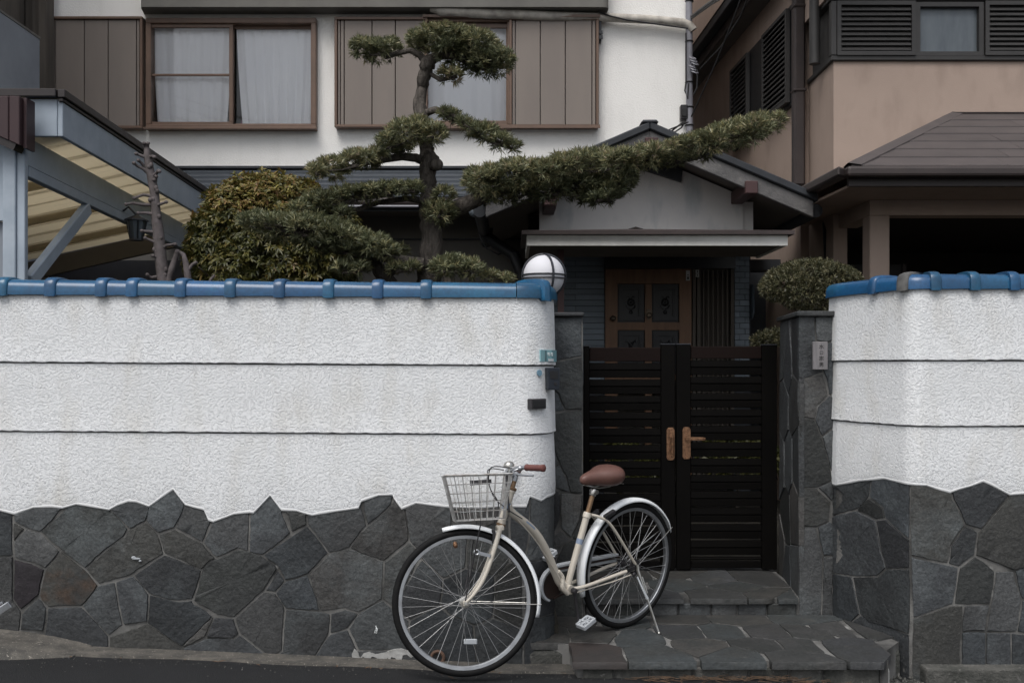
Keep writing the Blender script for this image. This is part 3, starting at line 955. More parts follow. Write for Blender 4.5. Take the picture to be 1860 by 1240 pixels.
POLY_R = [
    [(1176, 470), (1312, 470), (1302, 562), (1258, 608), (1176, 634)], [(1314, 470), (1446, 470), (1446, 716), (1362, 642), (1352, 600), (1303, 564)], [(1299, 566), (1351, 602), (1360, 641), (1324, 646), (1256, 611)],
    [(1176, 637), (1256, 613), (1323, 648), (1342, 760), (1361, 822), (1330, 850), (1238, 851), (1176, 836)], [(1325, 648), (1362, 644), (1446, 719), (1446, 822), (1362, 823), (1344, 760)], [(1176, 839), (1236, 852), (1266, 990), (1176, 1100)],
    [(1239, 853), (1330, 853), (1362, 826), (1446, 825), (1446, 1060), (1300, 1020), (1268, 990)], [(1176, 1102), (1268, 992), (1446, 1063), (1446, 1260), (1176, 1260)],
    [(1450, 470), (1592, 470), (1598, 570), (1642, 665), (1592, 740), (1581, 806), (1450, 776)], [(1594, 470), (1800, 470), (1800, 560), (1703, 682), (1644, 664), (1600, 570)], [(1802, 470), (1900, 470), (1900, 800), (1822, 830), (1682, 776), (1692, 692), (1803, 560)],
    [(1592, 742), (1644, 667), (1691, 690), (1680, 775), (1622, 818), (1583, 806)], [(1450, 779), (1581, 809), (1621, 820), (1602, 953), (1456, 1002)], [(1624, 820), (1681, 778), (1752, 832), (1736, 952), (1605, 953)],
    [(1754, 833), (1821, 832), (1831, 880), (1848, 936), (1841, 1000), (1830, 1051), (1720, 1051), (1737, 954)], [(1824, 832), (1900, 802), (1900, 930), (1850, 934), (1833, 880)], [(1456, 1005), (1601, 956), (1638, 957), (1630, 1050), (1623, 1260), (1456, 1260)],
    [(1640, 957), (1734, 955), (1718, 1049), (1632, 1052)], [(1631, 1055), (1718, 1053), (1714, 1260), (1625, 1260)], [(1720, 1054), (1810, 1054), (1814, 1260), (1716, 1260)], [(1832, 1052), (1843, 1000), (1850, 938), (1900, 934), (1900, 1058)],
    [(1812, 1056), (1900, 1061), (1900, 1260), (1816, 1260)], [(1902, 470), (2100, 470), (2100, 900), (1902, 900)], [(1902, 902), (2100, 902), (2100, 1260), (1902, 1260)]]
brkR = [a for a, b in RPROF]
cells = []
for pl in POLY_R:
    pp_ = []
    for (a, b) in pl:
        s_ = RP_.s_of(930 + a / 2) if a > 1177 else 0.01
        pp_.append((s_, Zp(620 + b / 2, RP_.at(s_).y)))
    r_ = ring_of(inset(pp_, .0045), lambda x: rprof(x) - 0.002, brkR)
    if len(r_) > 2: cells.append(r_)
s_beg = max(p[0] for c in cells for p in c) + .009
sd_ = [(s_beg + .12 + .24 * i + random.uniform(-.05, .05), -.1 + .24 * k + random.uniform(-.06, .06)) for i in range(0, 5) for k in range(5)]
cells += stone_cells(sd_, (s_beg, RP_.L - .004, -0.3, 1.2), hi=lambda x: rprof(x) - 0.003, gap=0.009)
lay_stones(cells, lambda s, z, d: RP_.at(s, z, d), rw, M['stone'])

# ------------------------------------------------------------------ glazed ridge tiles
def tile_prof(k=1.0, g=0.0):
    half = [(0.100, 0.0), (0.100, 0.010), (0.0985, 0.034), (0.093, 0.052), (0.080, 0.066), (0.058, 0.0745), (0.030, 0.0785), (0.0, 0.080)]
    q = [(a + g * min(1, a / .05), b + g * min(1, b / .04)) for a, b in half]
    pts = q + [(-a, b) for a, b in q[-2::-1]]
    return [(-0.075 + a, b) for a, b in pts]
def tile_sweep(path, stations, z0):
    vs, fs = [], []
    for (t, g) in stations:
        pr = tile_prof(1.0, g)
        vs += [path.at(t, z0(t) + z - (g * 0.6 if z < 0.005 else 0), d) for d, z in pr]
    m_ = len(pr)
    for i in range(len(stations) - 1):
        for k in range(m_):
            fs.append((i * m_ + k, i * m_ + m_ + k, i * m_ + m_ + (k + 1) % m_, i * m_ + (k + 1) % m_))
    fs.append(tuple(range(m_)))
    fs.append(tuple(range((len(stations) - 1) * m_, len(stations) * m_)))
    return MB().add(vs, fs)
def barrel(path, a, b, z0, collar_px=None):
    n = max(2, int((b - a) / 0.03))
    st = [(a + (b - a) * k / n, 0.004 * (1 - k / n)) for k in range(n + 1)]
    return tile_sweep(path, st, z0)
def collar(path, c, hw, z0):
    st = [(c - hw, 0.002), (c - hw * 0.93, 0.013), (c - hw * 0.5, 0.0155), (c + hw * 0.25, 0.016), (c + hw * 0.75, 0.0135), (c + hw * .95, 0.009), (c + hw, 0.002)]
    return tile_sweep(path, st, z0)
def ridge_tiles(path, joints, z0, parent, hwpx, end_px0, end_px1, chip=None):
    js = [path.s_of(j) for j in joints]
    pre = []
    if end_px0 is not None:          # the row goes on beyond the frame
        t0 = js[0] - .25
        while t0 > .05:
            pre.insert(0, t0)
            t0 -= .25
    post = []
    if end_px1 is None:
        t0 = js[-1] + .2
        while t0 < path.L - .05:
            post.append(t0)
            t0 += .2
    js = pre + js + post
    chip = chip + len(pre) if chip is not None else None
    edges = [0] + js + [path.s_of(end_px1) if end_px1 is not None else path.L]
    for i in range(len(edges) - 1):
        a, b = edges[i], edges[i + 1]
        if b - a < 0.03: continue
        t = build(barrel(path, a + 0.002, b - 0.002, z0), 'ridge_tile', M['tile'], parent, smooth=True, ang=50)
        if i < len(js):
            build(collar(path, js[i], hwpx * 4.2 / F, z0), 'collar', M['tile'] if chip != i else M['tile_chip'], t, smooth=True, ang=50)
lz0 = lambda s: gtop(s) + 0.001
ridge_tiles(LP_, [96, 187, 243, 331, 421, 509, 598, 687, 775], lz0, lw, 13, -60, 938)
sc0 = LP_.s_of(938)
t = build(barrel(LP_, sc0 + 0.002, LP_.L - 0.18, lz0), 'ridge_tile', M['tile'], lw, smooth=True, ang=50)
# round end collar where the wall turns in
sc1 = LP_.s_of(984)
st = [(sc1 - 0.03, 0.004), (sc1 - 0.024, 0.022), (sc1 - 0.008, 0.026), (sc1 + 0.012, 0.026), (sc1 + 0.02, 0.018), (sc1 + 0.03, 0.004)]
build(tile_sweep(LP_, st, lz0), 'collar', M['tile'], t, smooth=True, ang=50)
rz0 = lambda s: zt_r + 0.001
ridge_tiles(RP_, [1592, 1645, 1697, 1767, 1839, 1912], rz0, rw, 12, None, None, chip=1)

# ------------------------------------------------------------------ gate pillars
def box_pillar(name, label, x0, x1, yf, yb, zt, faces, seeds_front, seeds_side=None, side_x=None):
    p = thing(name, label, 'pillar', ((x0 + x1) / 2, yf, 0))
    sx = side_x if side_x else x0
    poly = [(x0 + .012, yf + .012), (x1, yf + .012), (x1, yb), (sx + .012, yb)]
    build(MB().prism([(a, b, -0.1) for a, b in poly], (0, 0, zt + 0.1)), 'pillar_core', M['mortar'], p)
    cl = [ring_of(inset([(min(max(Xp(a, yf), x0 + .003), x1 - .003), min(Zp(b, yf), zt)) for a, b in pl], .0035)) for pl in seeds_front]
    lay_stones(cl, lambda s, z, d: Vector((s, yf + 0.014 - d, z)), p, M['stone'])
    if seeds_side:
        L_ = math.hypot(sx - x0, yb - yf)
        tg = Vector((sx - x0, yb - yf, 0)) / L_
        nn = Vector((-tg.y, tg.x, 0))
        cl = stone_cells(seeds_side, (0.004, L_ - 0.01, -0.05, zt), gap=0.009)
        lay_stones(cl, lambda s, z, d: Vector((x0, yf, z)) + tg * s + nn * (d - 0.014), p, M['stone'])
    return p, zt
_c = lambda pl, ox, oy, k: [(ox + a * k, oy + b * k) for a, b in pl]
PL_L = [_c(p, 940, 460, .3549) for p in ([(170, 315), (335, 315), (335, 525), (190, 555), (170, 480)], [(188, 559), (335, 528), (335, 797), (246, 802), (213, 720), (180, 690)], [(170, 690), (181, 694), (211, 721), (243, 803), (170, 813)],
        [(170, 817), (335, 801), (335, 1225), (273, 1225), (254, 1150), (215, 1075), (170, 960)], [(170, 965), (212, 1076), (170, 1112)], [(170, 1116), (214, 1079), (252, 1153), (270, 1225), (170, 1198)])]
PL_L += [_c(p, 780, 800, .25) for p in ([(880, 345), (948, 375), (950, 560), (905, 680), (880, 665)], [(955, 380), (1122, 388), (1092, 580), (1030, 708), (958, 640)], [(1095, 590), (1135, 390), (1135, 720), (1036, 712)], [(880, 695), (955, 650), (1025, 720), (965, 760), (900, 890), (880, 900)], [(905, 900), (968, 764), (1032, 722), (1135, 726), (1135, 1300), (880, 1300), (880, 905)])]
PL_R = [_c(p, 1400, 540, .5644) for p in ([(80, 50), (142, 50), (146, 140), (170, 241), (140, 251), (105, 262), (80, 262)], [(144, 50), (212, 50), (212, 138), (182, 145), (148, 139)], [(150, 145), (183, 147), (212, 142), (212, 312), (188, 313), (180, 260), (172, 243)], [(80, 266), (105, 264), (170, 246), (186, 312), (150, 350), (142, 392), (80, 386)],
        [(188, 316), (220, 318), (220, 420), (166, 446), (144, 394), (152, 352)], [(80, 390), (142, 394), (164, 448), (201, 586), (150, 611), (80, 611)], [(167, 449), (220, 424), (220, 590), (203, 586)], [(80, 615), (149, 613), (195, 656), (190, 718), (150, 738), (80, 733)],
        [(153, 612), (204, 589), (220, 594), (220, 645), (197, 655)], [(80, 742), (148, 740), (169, 830), (163, 1060), (80, 1060)], [(152, 740), (193, 720), (220, 730), (220, 831), (171, 830)], [(172, 834), (220, 834), (220, 1060), (166, 1060)])]
zp1 = Zp(575, 5.72)
lp, _ = box_pillar('gate_pillar', 'dark stone gate pillar left of the gate with a globe lamp above', 0.232, Xp(1059, 5.72), 5.72, 6.5, zp1, None,
                   PL_L)
build(MB().box(0.225, Xp(1059, 5.72) + 0.006, 5.695, 6.5, zp1 + 0.002, zp1 + 0.024), 'cap_stone', M['stone'], lp, bevel=0.005)
xr0, xr1 = Xp(1450, 5.75), 1.862
zp2 = Zp(575, 5.75)
rp, _ = box_pillar('gate_pillar', 'dark stone gate pillar right of the gate carrying the wooden nameplate', xr0, xr1, 5.75, 6.5, zp2, None,
                   PL_R,
                   seeds_side=[(0.12, 1.6), (0.42, 1.5), (0.62, 1.62), (0.2, 1.25), (0.55, 1.2), (0.1, 0.95), (0.4, 0.9), (0.66, 0.85), (0.2, 0.6), (0.5, 0.55), (0.15, 0.25), (0.45, 0.2), (0.66, 0.3)], side_x=Xp(1414, 6.5))
sxr = Xp(1414, 6.5)
build(MB().prism([(xr0 - .012, 5.725, zp2 + .002), (1.868, 5.725, zp2 + .002), (1.868, 6.5, zp2 + .002), (sxr - .014, 6.5, zp2 + .002)], (0, 0, 0.030)), 'cap_stone', M['stone'], rp, bevel=0.006)

# ------------------------------------------------------------------ paved entrance
ent = structure('entrance_step', MB().prism([(0.10, 5.19, -0.25), (0.30, 5.14, -0.25), (0.32, 4.868, -0.25), (1.84, 4.868, -0.25), (1.88, 5.02, -0.25), (2.02, 5.2, -0.25), (1.87, 5.8, -0.25), (0.2, 5.8, -0.25)], (0, 0, 0.2990)), M['mortar'])
ZT = 0.055
def G(px, py, z=ZT):
    Y = (ZC - z) * F / (py - HZ)
    return Xp(px, Y), Y
front = [G(946, 1168), G(1026, 1167), G(1040, 1202), G(1606, 1203), G(1618, 1188), G(1596, 1162), G(1655, 1150)]
fx = sorted(front)
flo = interp(fx)
bk = interp([(0.0, 5.35), (0.2, 5.6), (0.24, 5.715), (1.64, 5.745), (1.86, 5.74), (1.93, 5.5), (2.08, 5.2)])
sd_ = [G(a, b) for a, b in [(985, 1150), (1080, 1150), (1050, 1122), (1160, 1158), (1235, 1122), (1075, 1186), (1194, 1186), (1240, 1146), (1269, 1173), (1310, 1146), (1336, 1122), (1395, 1148), (1382, 1171), (1340, 1190), (1458, 1122), (1466, 1148),
                            (1450, 1170), (1440, 1192), (1540, 1175), (1580, 1142), (1510, 1140), (1130, 1128)]]
cells = stone_cells(sd_, (0.0, 2.1, 4.7, 5.9), lo=flo, hi=bk, gap=0.007, breaks=[a for a, b in fx], wob=0.003)
q = G(1075, 1186)
lay_stones(cells, lambda a, b, d: Vector((a, b, ZT + d)), ent, M['paving'], depth=0.0, var=0.0025, tilt=0.006, name='paving_stone', mats=[(q[0], q[1], 0.12, M['red_stone'])], back=-0.034, chamf=0.0022)
x = 0.345
while x < 1.80:
    l = random.uniform(0.12, 0.3)
    e = min(x + l, 1.80)
    build(MB().box(x + .003, e - .003, 4.856 + random.uniform(-.003, .003), 4.99, road_z((x + e) / 2) - 0.05, ZT - 0.036 - random.uniform(0, .004)), 'riser_stone', M['rough_concrete'], ent, bevel=0.008)
    x = e
# rough lumps at both ends
build(MB().box(0.045, 0.285, 5.15, 5.6, -0.12, ZT - 0.037), 'end_block', M['rough_concrete'], ent, bevel=0.02, seg=2)
build(MB().box(1.835, 2.02, 5.16, 5.5, -0.2, ZT - 0.038), 'end_block', M['rough_concrete'], ent, bevel=0.025, seg=2)
build(MB().box(1.80, 1.87, 4.91, 5.1, -0.2, -0.0), 'end_block', M['cement'], ent, bevel=0.02, seg=2)
mbr = MB()
for k in range(110):
    x, y = random.uniform(1.86, 2.09), random.uniform(4.93, 5.16)
    s_ = random.uniform(0.004, 0.011)
    mbr.ball((x, y, road_z(x) + dip(y) + 0.004), s_, s_ * random.uniform(.7, 1.2), s_ * 0.8, 6, 4)
o = build(mbr, 'rubble', M['rough_concrete'], None, kind='stuff')
o['label'] = 'dark loose rubble between the entrance step and the right kerb'

ent2 = structure('gate_step', MB().box(0.40, 1.72, 5.76, 6.62, -0.1, 0.1475), M['mortar'])
ZS = 0.153
fr2 = lambda x: 5.722 + 0.004 * math.sin(x * 9)
sd_ = [G(a, b, ZS) for a, b in [(1120, 1065), (1180, 1082), (1230, 1060), (1300, 1078), (1290, 1052), (1340, 1065), (1400, 1078), (1385, 1052), (1430, 1082), (1150, 1045), (1220, 1042)]]
cells = stone_cells(sd_, (0.41, 1.69, 5.6, 6.6), lo=fr2, hi=lambda x: 6.55, gap=0.007)
sidex = lambda y: xr0 + (sxr - xr0) * (y - 5.75) / 0.75 - 0.004
lay_stones(cells, lambda a, b, d: Vector((min(a, sidex(b)), b, ZS + d)), ent2, M['paving'], depth=0.0, var=0.002, tilt=0.005, name='paving_stone', back=-0.032, chamf=0.0022)
x = 0.42
while x < 1.64:
    e = min(x + random.uniform(0.13, 0.26), 1.645)
    build(MB().box(x + .004, e - .004, 5.742 + random.uniform(-.003, .004), 5.9, ZT - 0.03, ZS - 0.034), 'riser_stone', M['stone'], ent2, bevel=0.006)
    x = e

# ------------------------------------------------------------------ gate
YG = 6.5
gate = thing('gate', 'black double leaf slatted metal gate with bronze handles between stone pillars', 'gate', (Xp(1236, YG), YG, 0.15))
gx = lambda p: Xp(p, YG)
gz = lambda p: Zp(p, YG)
def leaf(lo_px, hi_px, tall_px, stile_lo, stile_hi, top_rail):
    # stiles
    for (a, b, t_) in (stile_lo, stile_hi):
        build(MB().box(gx(a), gx(b), YG - 0.02, YG + 0.03, 0.165, gz(t_)), 'stile', M['gate'], gate, bevel=0.004)
        build(MB().box(gx(a) - .001, gx(b) + .001, YG - 0.022, YG + 0.032, gz(t_) + 0.001, gz(t_) + 0.008), 'stile_cap', M['lamp_dark'], gate)
    a, b = stile_lo[1] + 0.6, stile_hi[0] - 0.6
    build(MB().box(gx(a), gx(b), YG - 0.012, YG + 0.02, gz(top_rail[1]), gz(top_rail[0])), 'top_rail', M['gate_rail'], gate, bevel=0.003)
    build(MB().box(gx(a), gx(b), YG - 0.012, YG + 0.02, 0.175, gz(1018)), 'bottom_rail', M['gate'], gate, bevel=0.003)
    y = top_rail[1] + 3.2
    src = None
    while y < 1015:
        y2 = min(y + 26.4, 1016)
        if src is None or y2 - y < 26:
            mb = MB()
            # a slat with two shallow ribs
            z0_, z1_ = 0, (y2 - y) * YG / F
            pr = [(0, 0.0), (0.003, -0.010), (z1_ * .44, -0.012), (z1_ * .48, -0.004), (z1_ * .53, -0.004), (z1_ * .57, -0.012), (z1_ - .004, -0.009), (z1_, 0.0), (z1_, 0.012), (0, 0.012)]
            mb.prism([(gx(a), YG + d, gz(y2) + z) for z, d in pr], (gx(b) - gx(a), 0, 0))
            o = build(mb, 'slat', M['gate'], gate)
            if src is None:
                src, ysrc = o, y2
        else:
            o = src.copy()
            COL.objects.link(o)
            o.location.z += gz(y2) - gz(ysrc)
        y += 29.7
leaf(1060, 1226, 626, (1060, 1070.5, 629), (1200, 1225.5, 626), (631, 656))
leaf(1228, 1412, 626, (1228, 1254, 626), (1383, 1410, 627), (629, 651))
def plate(cx_, y0, y1):
    h, k = 7.4, 4.5
    pts = [(cx_ - h, y0 + k), (cx_ - k, y0), (cx_ + k, y0), (cx_ + h, y0 + k), (cx_ + h, y1 - k), (cx_ + k, y1), (cx_ - k, y1), (cx_ - h, y1 - k)]
    return [(gx(a), YG - 0.026, gz(b)) for a, b in pts]
p1 = build(MB().prism(plate(1217, 776, 835), (0, 0.004, 0)), 'handle_plate', M['bronze'], gate, bevel=0.0015)
mb = MB().cyl((gx(1218.5), YG - 0.055, gz(792)), (gx(1218.5), YG - 0.055, gz(824)), 0.0095, 10)
mb.cyl((gx(1218.5), YG - 0.055, gz(795)), (gx(1218.5), YG - 0.02, gz(795)), 0.006, 8).ball((gx(1218.5), YG - 0.055, gz(826.5)), 0.007)
build(mb, 'handle', M['bronze'], p1, smooth=True)
p2 = build(MB().prism(plate(1246, 775, 833), (0, 0.004, 0)), 'handle_plate', M['bronze'], gate, bevel=0.0015)
mb = MB().beam((gx(1242.5), YG - 0.06, gz(795)), (gx(1275), YG - 0.062, gz(795.8)), 0.010, 0.021).cyl((gx(1245), YG - 0.055, gz(795)), (gx(1245), YG - 0.02, gz(795)), 0.007, 8)
mb.beam((gx(1275.6), YG - 0.062, gz(796)), (gx(1278), YG - 0.062, gz(796)), 0.008, 0.017)
build(mb, 'lever', M['bronze'], p2, bevel=0.002)
for pp, c0 in ((p1, 1217), (p2, 1246)):
    mb = MB()
    for yy in (781, 786, 812, 818, 823, 829):
        if c0 == 1217 and 790 < yy < 826: continue
        mb.ring((gx(c0), YG - 0.0262, gz(yy)), (0, 1, 0), 0.008, 0.0018, 10, 4)
    build(mb, 'engraving', M['bronze'], pp, smooth=True)
# ------------------------------------------------------------------ the white house
YH = 10.5
hx = lambda p, Y=YH: Xp(p, Y)
hz = lambda p, Y=YH: Zp(p, Y)
house = thing('white_house', 'white stucco two storey house with brown shuttered upstairs windows', 'house', (0, YH, 0))
def wall_holes(x0, x1, z0, z1, Y, holes, depth=0.12):
    xs = sorted(set([x0, x1] + [h[0] for h in holes] + [h[1] for h in holes]))
    zs = sorted(set([z0, z1] + [h[2] for h in holes] + [h[3] for h in holes]))
    mb = MB()
    for a, b in zip(xs, xs[1:]):
        for c, d in zip(zs, zs[1:]):
            mx_, mz_ = (a + b) / 2, (c + d) / 2
            if any(h[0] < mx_ < h[1] and h[2] < mz_ < h[3] for h in holes): continue
            mb.add([(a, Y, c), (b, Y, c), (b, Y, d), (a, Y, d)], [(0, 1, 2, 3)])
    for (a, b, c, d) in holes:
        mb.add([(a, Y, c), (b, Y, c), (b, Y, d), (a, Y, d), (a, Y + depth, c), (b, Y + depth, c), (b, Y + depth, d), (a, Y + depth, d)], [(0, 1, 5, 4), (1, 2, 6, 5), (2, 3, 7, 6), (3, 0, 4, 7)])
    mb.add([(x1, Y, z0), (x1, Y + 6, z0), (x1, Y + 6, z1), (x1, Y, z1), (x0, Y, z0), (x0, Y + 6, z0), (x0, Y + 6, z1), (x0, Y, z1)], [(0, 1, 2, 3), (4, 5, 6, 7), (3, 2, 6, 7), (1, 2, 6, 5)])
    return mb
h1 = (hx(272), hx(575), hz(236), hz(42))
h2 = (hx(755), hx(926), hz(235), hz(41))
build(wall_holes(hx(90), hx(1249), 3.3, 7.6, YH, [h1, h2]), 'wall', M['render_wall'], house, fixn=False)
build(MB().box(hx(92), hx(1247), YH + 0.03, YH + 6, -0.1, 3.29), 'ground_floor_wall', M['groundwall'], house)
# overhanging slab above the windows (rounded right end)
pts = [(hx(262), YH - 0.002)]
x1 = Xp(1106, 10.28)
pts += [(Xp(250, 10.28) + 0.02, 10.32), (Xp(258, 10.28), 10.28), (x1 - 0.06, 10.28)]
for k in range(7):
    a = math.pi / 2 * k / 6
    pts.append((x1 - 0.06 + 0.06 * math.sin(a), 10.34 - 0.06 * math.cos(a)))
pts += [(x1, YH - 0.002)]
build(MB().prism([(a, b, Zp(13, 10.28)) for a, b in pts], (0, 0, 0.5)), 'balcony_slab', M['slab_grey'], house, smooth=True, ang=30)

def curtain(x0, x1, z0, z1, Y, parent, folds, amp=0.014, gather=None):
    mb = MB()
    n = max(20, int((x1 - x0) * 60))
    vs, fs = [], []
    m_ = 12
    ph = [random.uniform(0, 6.28) for _ in range(4)]
    for i in range(n + 1):
        u = i / n
        for k in range(m_ + 1):
            v = k / m_
            uu = u
            if gather:
                # gathered towards the middle lower down
                c = gather[0]
                uu = c + (u - c) * (1 - gather[1] * v ** 1.5)
            x = x0 + (x1 - x0) * uu
            y = Y + amp * (math.sin(folds * u * 6.28 + ph[0] + 0.5 * math.sin(3 * v + ph[2])) + 0.5 * math.sin(folds * 2.3 * u * 6.28 + ph[1])) * (0.4 + 0.6 * v)
            vs.append((x, y, z1 + (z0 - z1) * v))
    for i in range(n):
        for k in range(m_):
            fs.append((i * (m_ + 1) + k, i * (m_ + 1) + k + 1, (i + 1) * (m_ + 1) + k + 1, (i + 1) * (m_ + 1) + k))
    return build(mb.add(vs, fs), 'curtain', M['curtain'], parent, smooth=True, fixn=False, ang=180)

def room(hole, parent, Y=YH, dep=1.2):
    a, b, c, d = hole
    mb = MB().add([(a - .3, Y + .14, c - .3), (b + .3, Y + .14, c - .3), (b + .3, Y + .14, d + .2), (a - .3, Y + .14, d + .2),
                   (a - .3, Y + dep, c - .3), (b + .3, Y + dep, c - .3), (b + .3, Y + dep, d + .2), (a - .3, Y + dep, d + .2)],
                  [(4, 5, 6, 7), (0, 1, 5, 4), (1, 2, 6, 5), (2, 3, 7, 6), (3, 0, 4, 7)])
    build(mb, 'room_interior', M['dark_room'], parent)

def frame_rect(mb, x0, x1, z0, z1, wd, y0, y1):
    mb.box(x0, x1, y0, y1, z0, z0 + wd).box(x0, x1, y0, y1, z1 - wd, z1)
    mb.box(x0, x0 + wd, y0, y1, z0 + wd, z1 - wd).box(x1 - wd, x1, y0, y1, z0 + wd, z1 - wd)
    return mb

def shutter_box(px0, px1, py0, py1, ribs, name='shutter_box', groove=True):
    """A metal case for storm shutters: rim, recessed panels parted by standing seams."""
    sb = build(frame_rect(MB(), hx(px0), hx(px1), hz(py1), hz(py0), 0.028, YH - 0.12, YH - 0.003), name, M['bronze_frame'], house, bevel=0.004)
    ed = [px0 + 5] + ribs + [px1 - 5]
    for a, b in zip(ed, ed[1:]):
        build(MB().box(hx(a) + 0.004, hx(b) - 0.004, YH - 0.098, YH - 0.01, hz(py1) + 0.03, hz(py0) - 0.03), 'panel', M['bronze_shutter'], sb, bevel=0.006, seg=2)
    return sb
shutter_box(97, 266, 37, 238, [107, 160, 203, 254, 260])
shutter_box(611, 778, 38, 236, [621, 628, 678, 720])
shutter_box(925, 1086, 38, 236, [936, 981, 1026, 1074])

# window one
win = build(frame_rect(MB(), hx(270), hx(577), hz(239), hz(38), 0.055, YH - 0.09, YH + 0.1), 'window', M['bronze_frame'], house, bevel=0.005, label='wide sliding window with two white curtains')
def sash(win, a, b, t, bo, y, mid=None, wd=0.04):
    mb = frame_rect(MB(), hx(a), hx(b), hz(bo), hz(t), wd, y - 0.018, y + 0.018)
    if mid: mb.box(hx(a) + wd, hx(b) - wd, y - 0.012, y + 0.012, hz(mid + 2), hz(mid - 2))
    build(mb, 'sash', M['bronze_frame'], win, bevel=0.003)
    build(MB().add([(hx(a) + wd, y, hz(bo) + wd), (hx(b) - wd, y, hz(bo) + wd), (hx(b) - wd, y, hz(t) - wd), (hx(a) + wd, y, hz(t) - wd)], [(0, 1, 2, 3)]), 'pane', M['glass'], win)
sash(win, 272, 426, 47, 231, YH - 0.045, mid=139)
sash(win, 419, 573, 47, 231, YH + 0.01, wd=0.035)
build(MB().box(hx(268), hx(579), YH - 0.13, YH - 0.09, hz(240), hz(236)), 'sill', M['bronze_frame'], house, bevel=0.004)
room((hx(272), hx(575), hz(236), hz(42)), house)
curtain(hx(276), hx(421), hz(236), hz(40), YH + 0.028, win, 5.0, gather=(0.45, 0.14))
curtain(hx(427), hx(573), hz(236), hz(40), YH + 0.055, win, 7.0, amp=0.018, gather=(0.55, 0.16))
build(MB().box(hx(424), hx(440), YH + 0.26, YH + 0.4, hz(232), hz(206)).box(hx(562), hx(573), YH + .26, YH + .4, hz(232), hz(214)), 'cushion', M['pink_cloth'], house, bevel=0.02, seg=2)
# window two, half behind the storm shutters
win2 = build(frame_rect(MB(), hx(750), hx(930), hz(238), hz(36), 0.05, YH - 0.085, YH + 0.1), 'window', M['bronze_frame'], house, bevel=0.005, label='narrower window behind the pruned tree top')
sash(win2, 762, 927, 46, 229, YH - 0.03, wd=0.045)
room((hx(755), hx(926), hz(235), hz(41)), house)
curtain(hx(765), hx(926), hz(238), hz(36), YH + 0.05, win2, 4.0, 0.012)
build(MB().box(hx(770), hx(1088), YH - 0.135, YH - 0.12, hz(238), hz(232)).box(hx(770), hx(1088), YH - 0.14, YH - 0.12, hz(39.5), hz(35)), 'shutter_rail', M['bronze_frame'], house)
# pipes, wires, boxes on the facade
mb = MB()
pts = [W(782, 16, 10.36), W(800, 20, 10.36), W(900, 25, 10.38), W(1000, 30, 10.4), W(1100, 32, 10.42), W(1180, 36, 10.42), W(1240, 42, 10.42), W(1252, 46, 10.42), W(1259, 56, 10.42)]
mb.tube(pts, [0.035, 0.055, 0.055, 0.05, 0.045, 0.045, 0.045, 0.045, 0.045], 10)
pp = tag(build(mb, 'pipe', M['pipe_beige'], None, smooth=True), 'sagging beige pipe running above the upper windows', 'pipe')
dp = thing('downpipe', 'grey vertical downpipe at the right corner of the white house', 'pipe', W(1252, 250, 10.44))
build(MB().cyl(W(1251, -60, 10.44), W(1253, 300, 10.44), 0.036, 12), 'tube', M['pipe_grey'], dp, smooth=True)
mb = MB()
for yy in (3, 76, 150, 195, 228):
    build(MB().ring(W(1252, yy, 10.44), (0, 0, 1), 0.039, 0.008, 14, 5), 'clamp', M['black'], dp, smooth=True)
mb = MB()
for k in range(6):
    mb.ring(W(1258 + (k % 3) * 2, 106 + k * 5, 10.36), (0.3, -0.5, 0.9), 0.035, 0.008, 12, 5)
tag(build(mb, 'cable_coil', M['pipe_grey'], None, smooth=True), 'coil of grey cable tied to the corner downpipe', 'cable')
mb = MB()
mb.tube([W(1087, 22, 10.36), W(1110, 30, 10.36), W(1140, 37, 10.36), W(1200, 45, 10.36), W(1250, 52, 10.36)], 0.009, 6)
mb.tube([W(1246, 60, 10.36), W(1246, 150, 10.38), W(1244, 165, 10.36), W(1249, 180, 10.36), W(1251, 152, 10.36)], 0.009, 6)
mb.tube([W(1262, 120, 10.34), W(1267, 140, 10.34), W(1266, 160, 10.34), W(1260, 172, 10.36)], 0.009, 6)
mb.tube([W(1241, 222, 10.34), W(1228, 232, 10.3), W(1214, 243, 10.2), W(1204, 250, 9.6)], 0.009, 6)
mb.tube([W(1243, 222, 10.34), W(1238, 232, 10.3), W(1226, 240, 10.2), W(1210, 238, 10.2), W(1250, 222, 10.34)], 0.008, 6)
mb.tube([W(1256, 212, 10.34), W(1275, 170, 10.1), W(1300, 115, 9.9), W(1330, 40, 9.7), W(1352, -20, 9.5)], 0.009, 6)
mb.tube([W(1272, 125, 10.3), W(1310, 85, 10.0), W(1345, 30, 9.7), W(1365, -20, 9.5)], 0.008, 6)
mb.tube([W(1256, 30, 10.4), W(1285, 8, 9.0), W(1320, -15, 7.5)], 0.012, 6)
mb.tube([W(1256, 34, 10.4), W(1292, 8, 9.0), W(1330, -15, 7.5)], 0.010, 6)
tag(build(mb, 'house_cables', M['black'], None, smooth=True), 'loose black cables strung around the corner of the white house', 'cable')
jb = thing('junction_box', 'small dark junction box on the white wall beside the downpipe', 'junction box', W(1241, 207, YH))
build(MB().box(hx(1234), hx(1248), YH - 0.09, YH - 0.002, hz(220), hz(194)), 'case', M['slot'], jb, bevel=0.008)
build(MB().box(hx(1236), hx(1245), YH - 0.105, YH - 0.088, hz(216), hz(201)), 'cover', M['black'], jb, bevel=0.004)
mb = MB().box(hx(1086.5), hx(1091), YH - 0.09, YH - 0.003, hz(80), hz(43)).box(hx(1086.5), hx(1093), YH - 0.11, YH - 0.092, hz(77), hz(70)).box(hx(1086.5), hx(1093), YH - 0.11, YH - 0.092, hz(68), hz(62))
build(mb, 'shutter_hinge', M['roof_edge'], house)

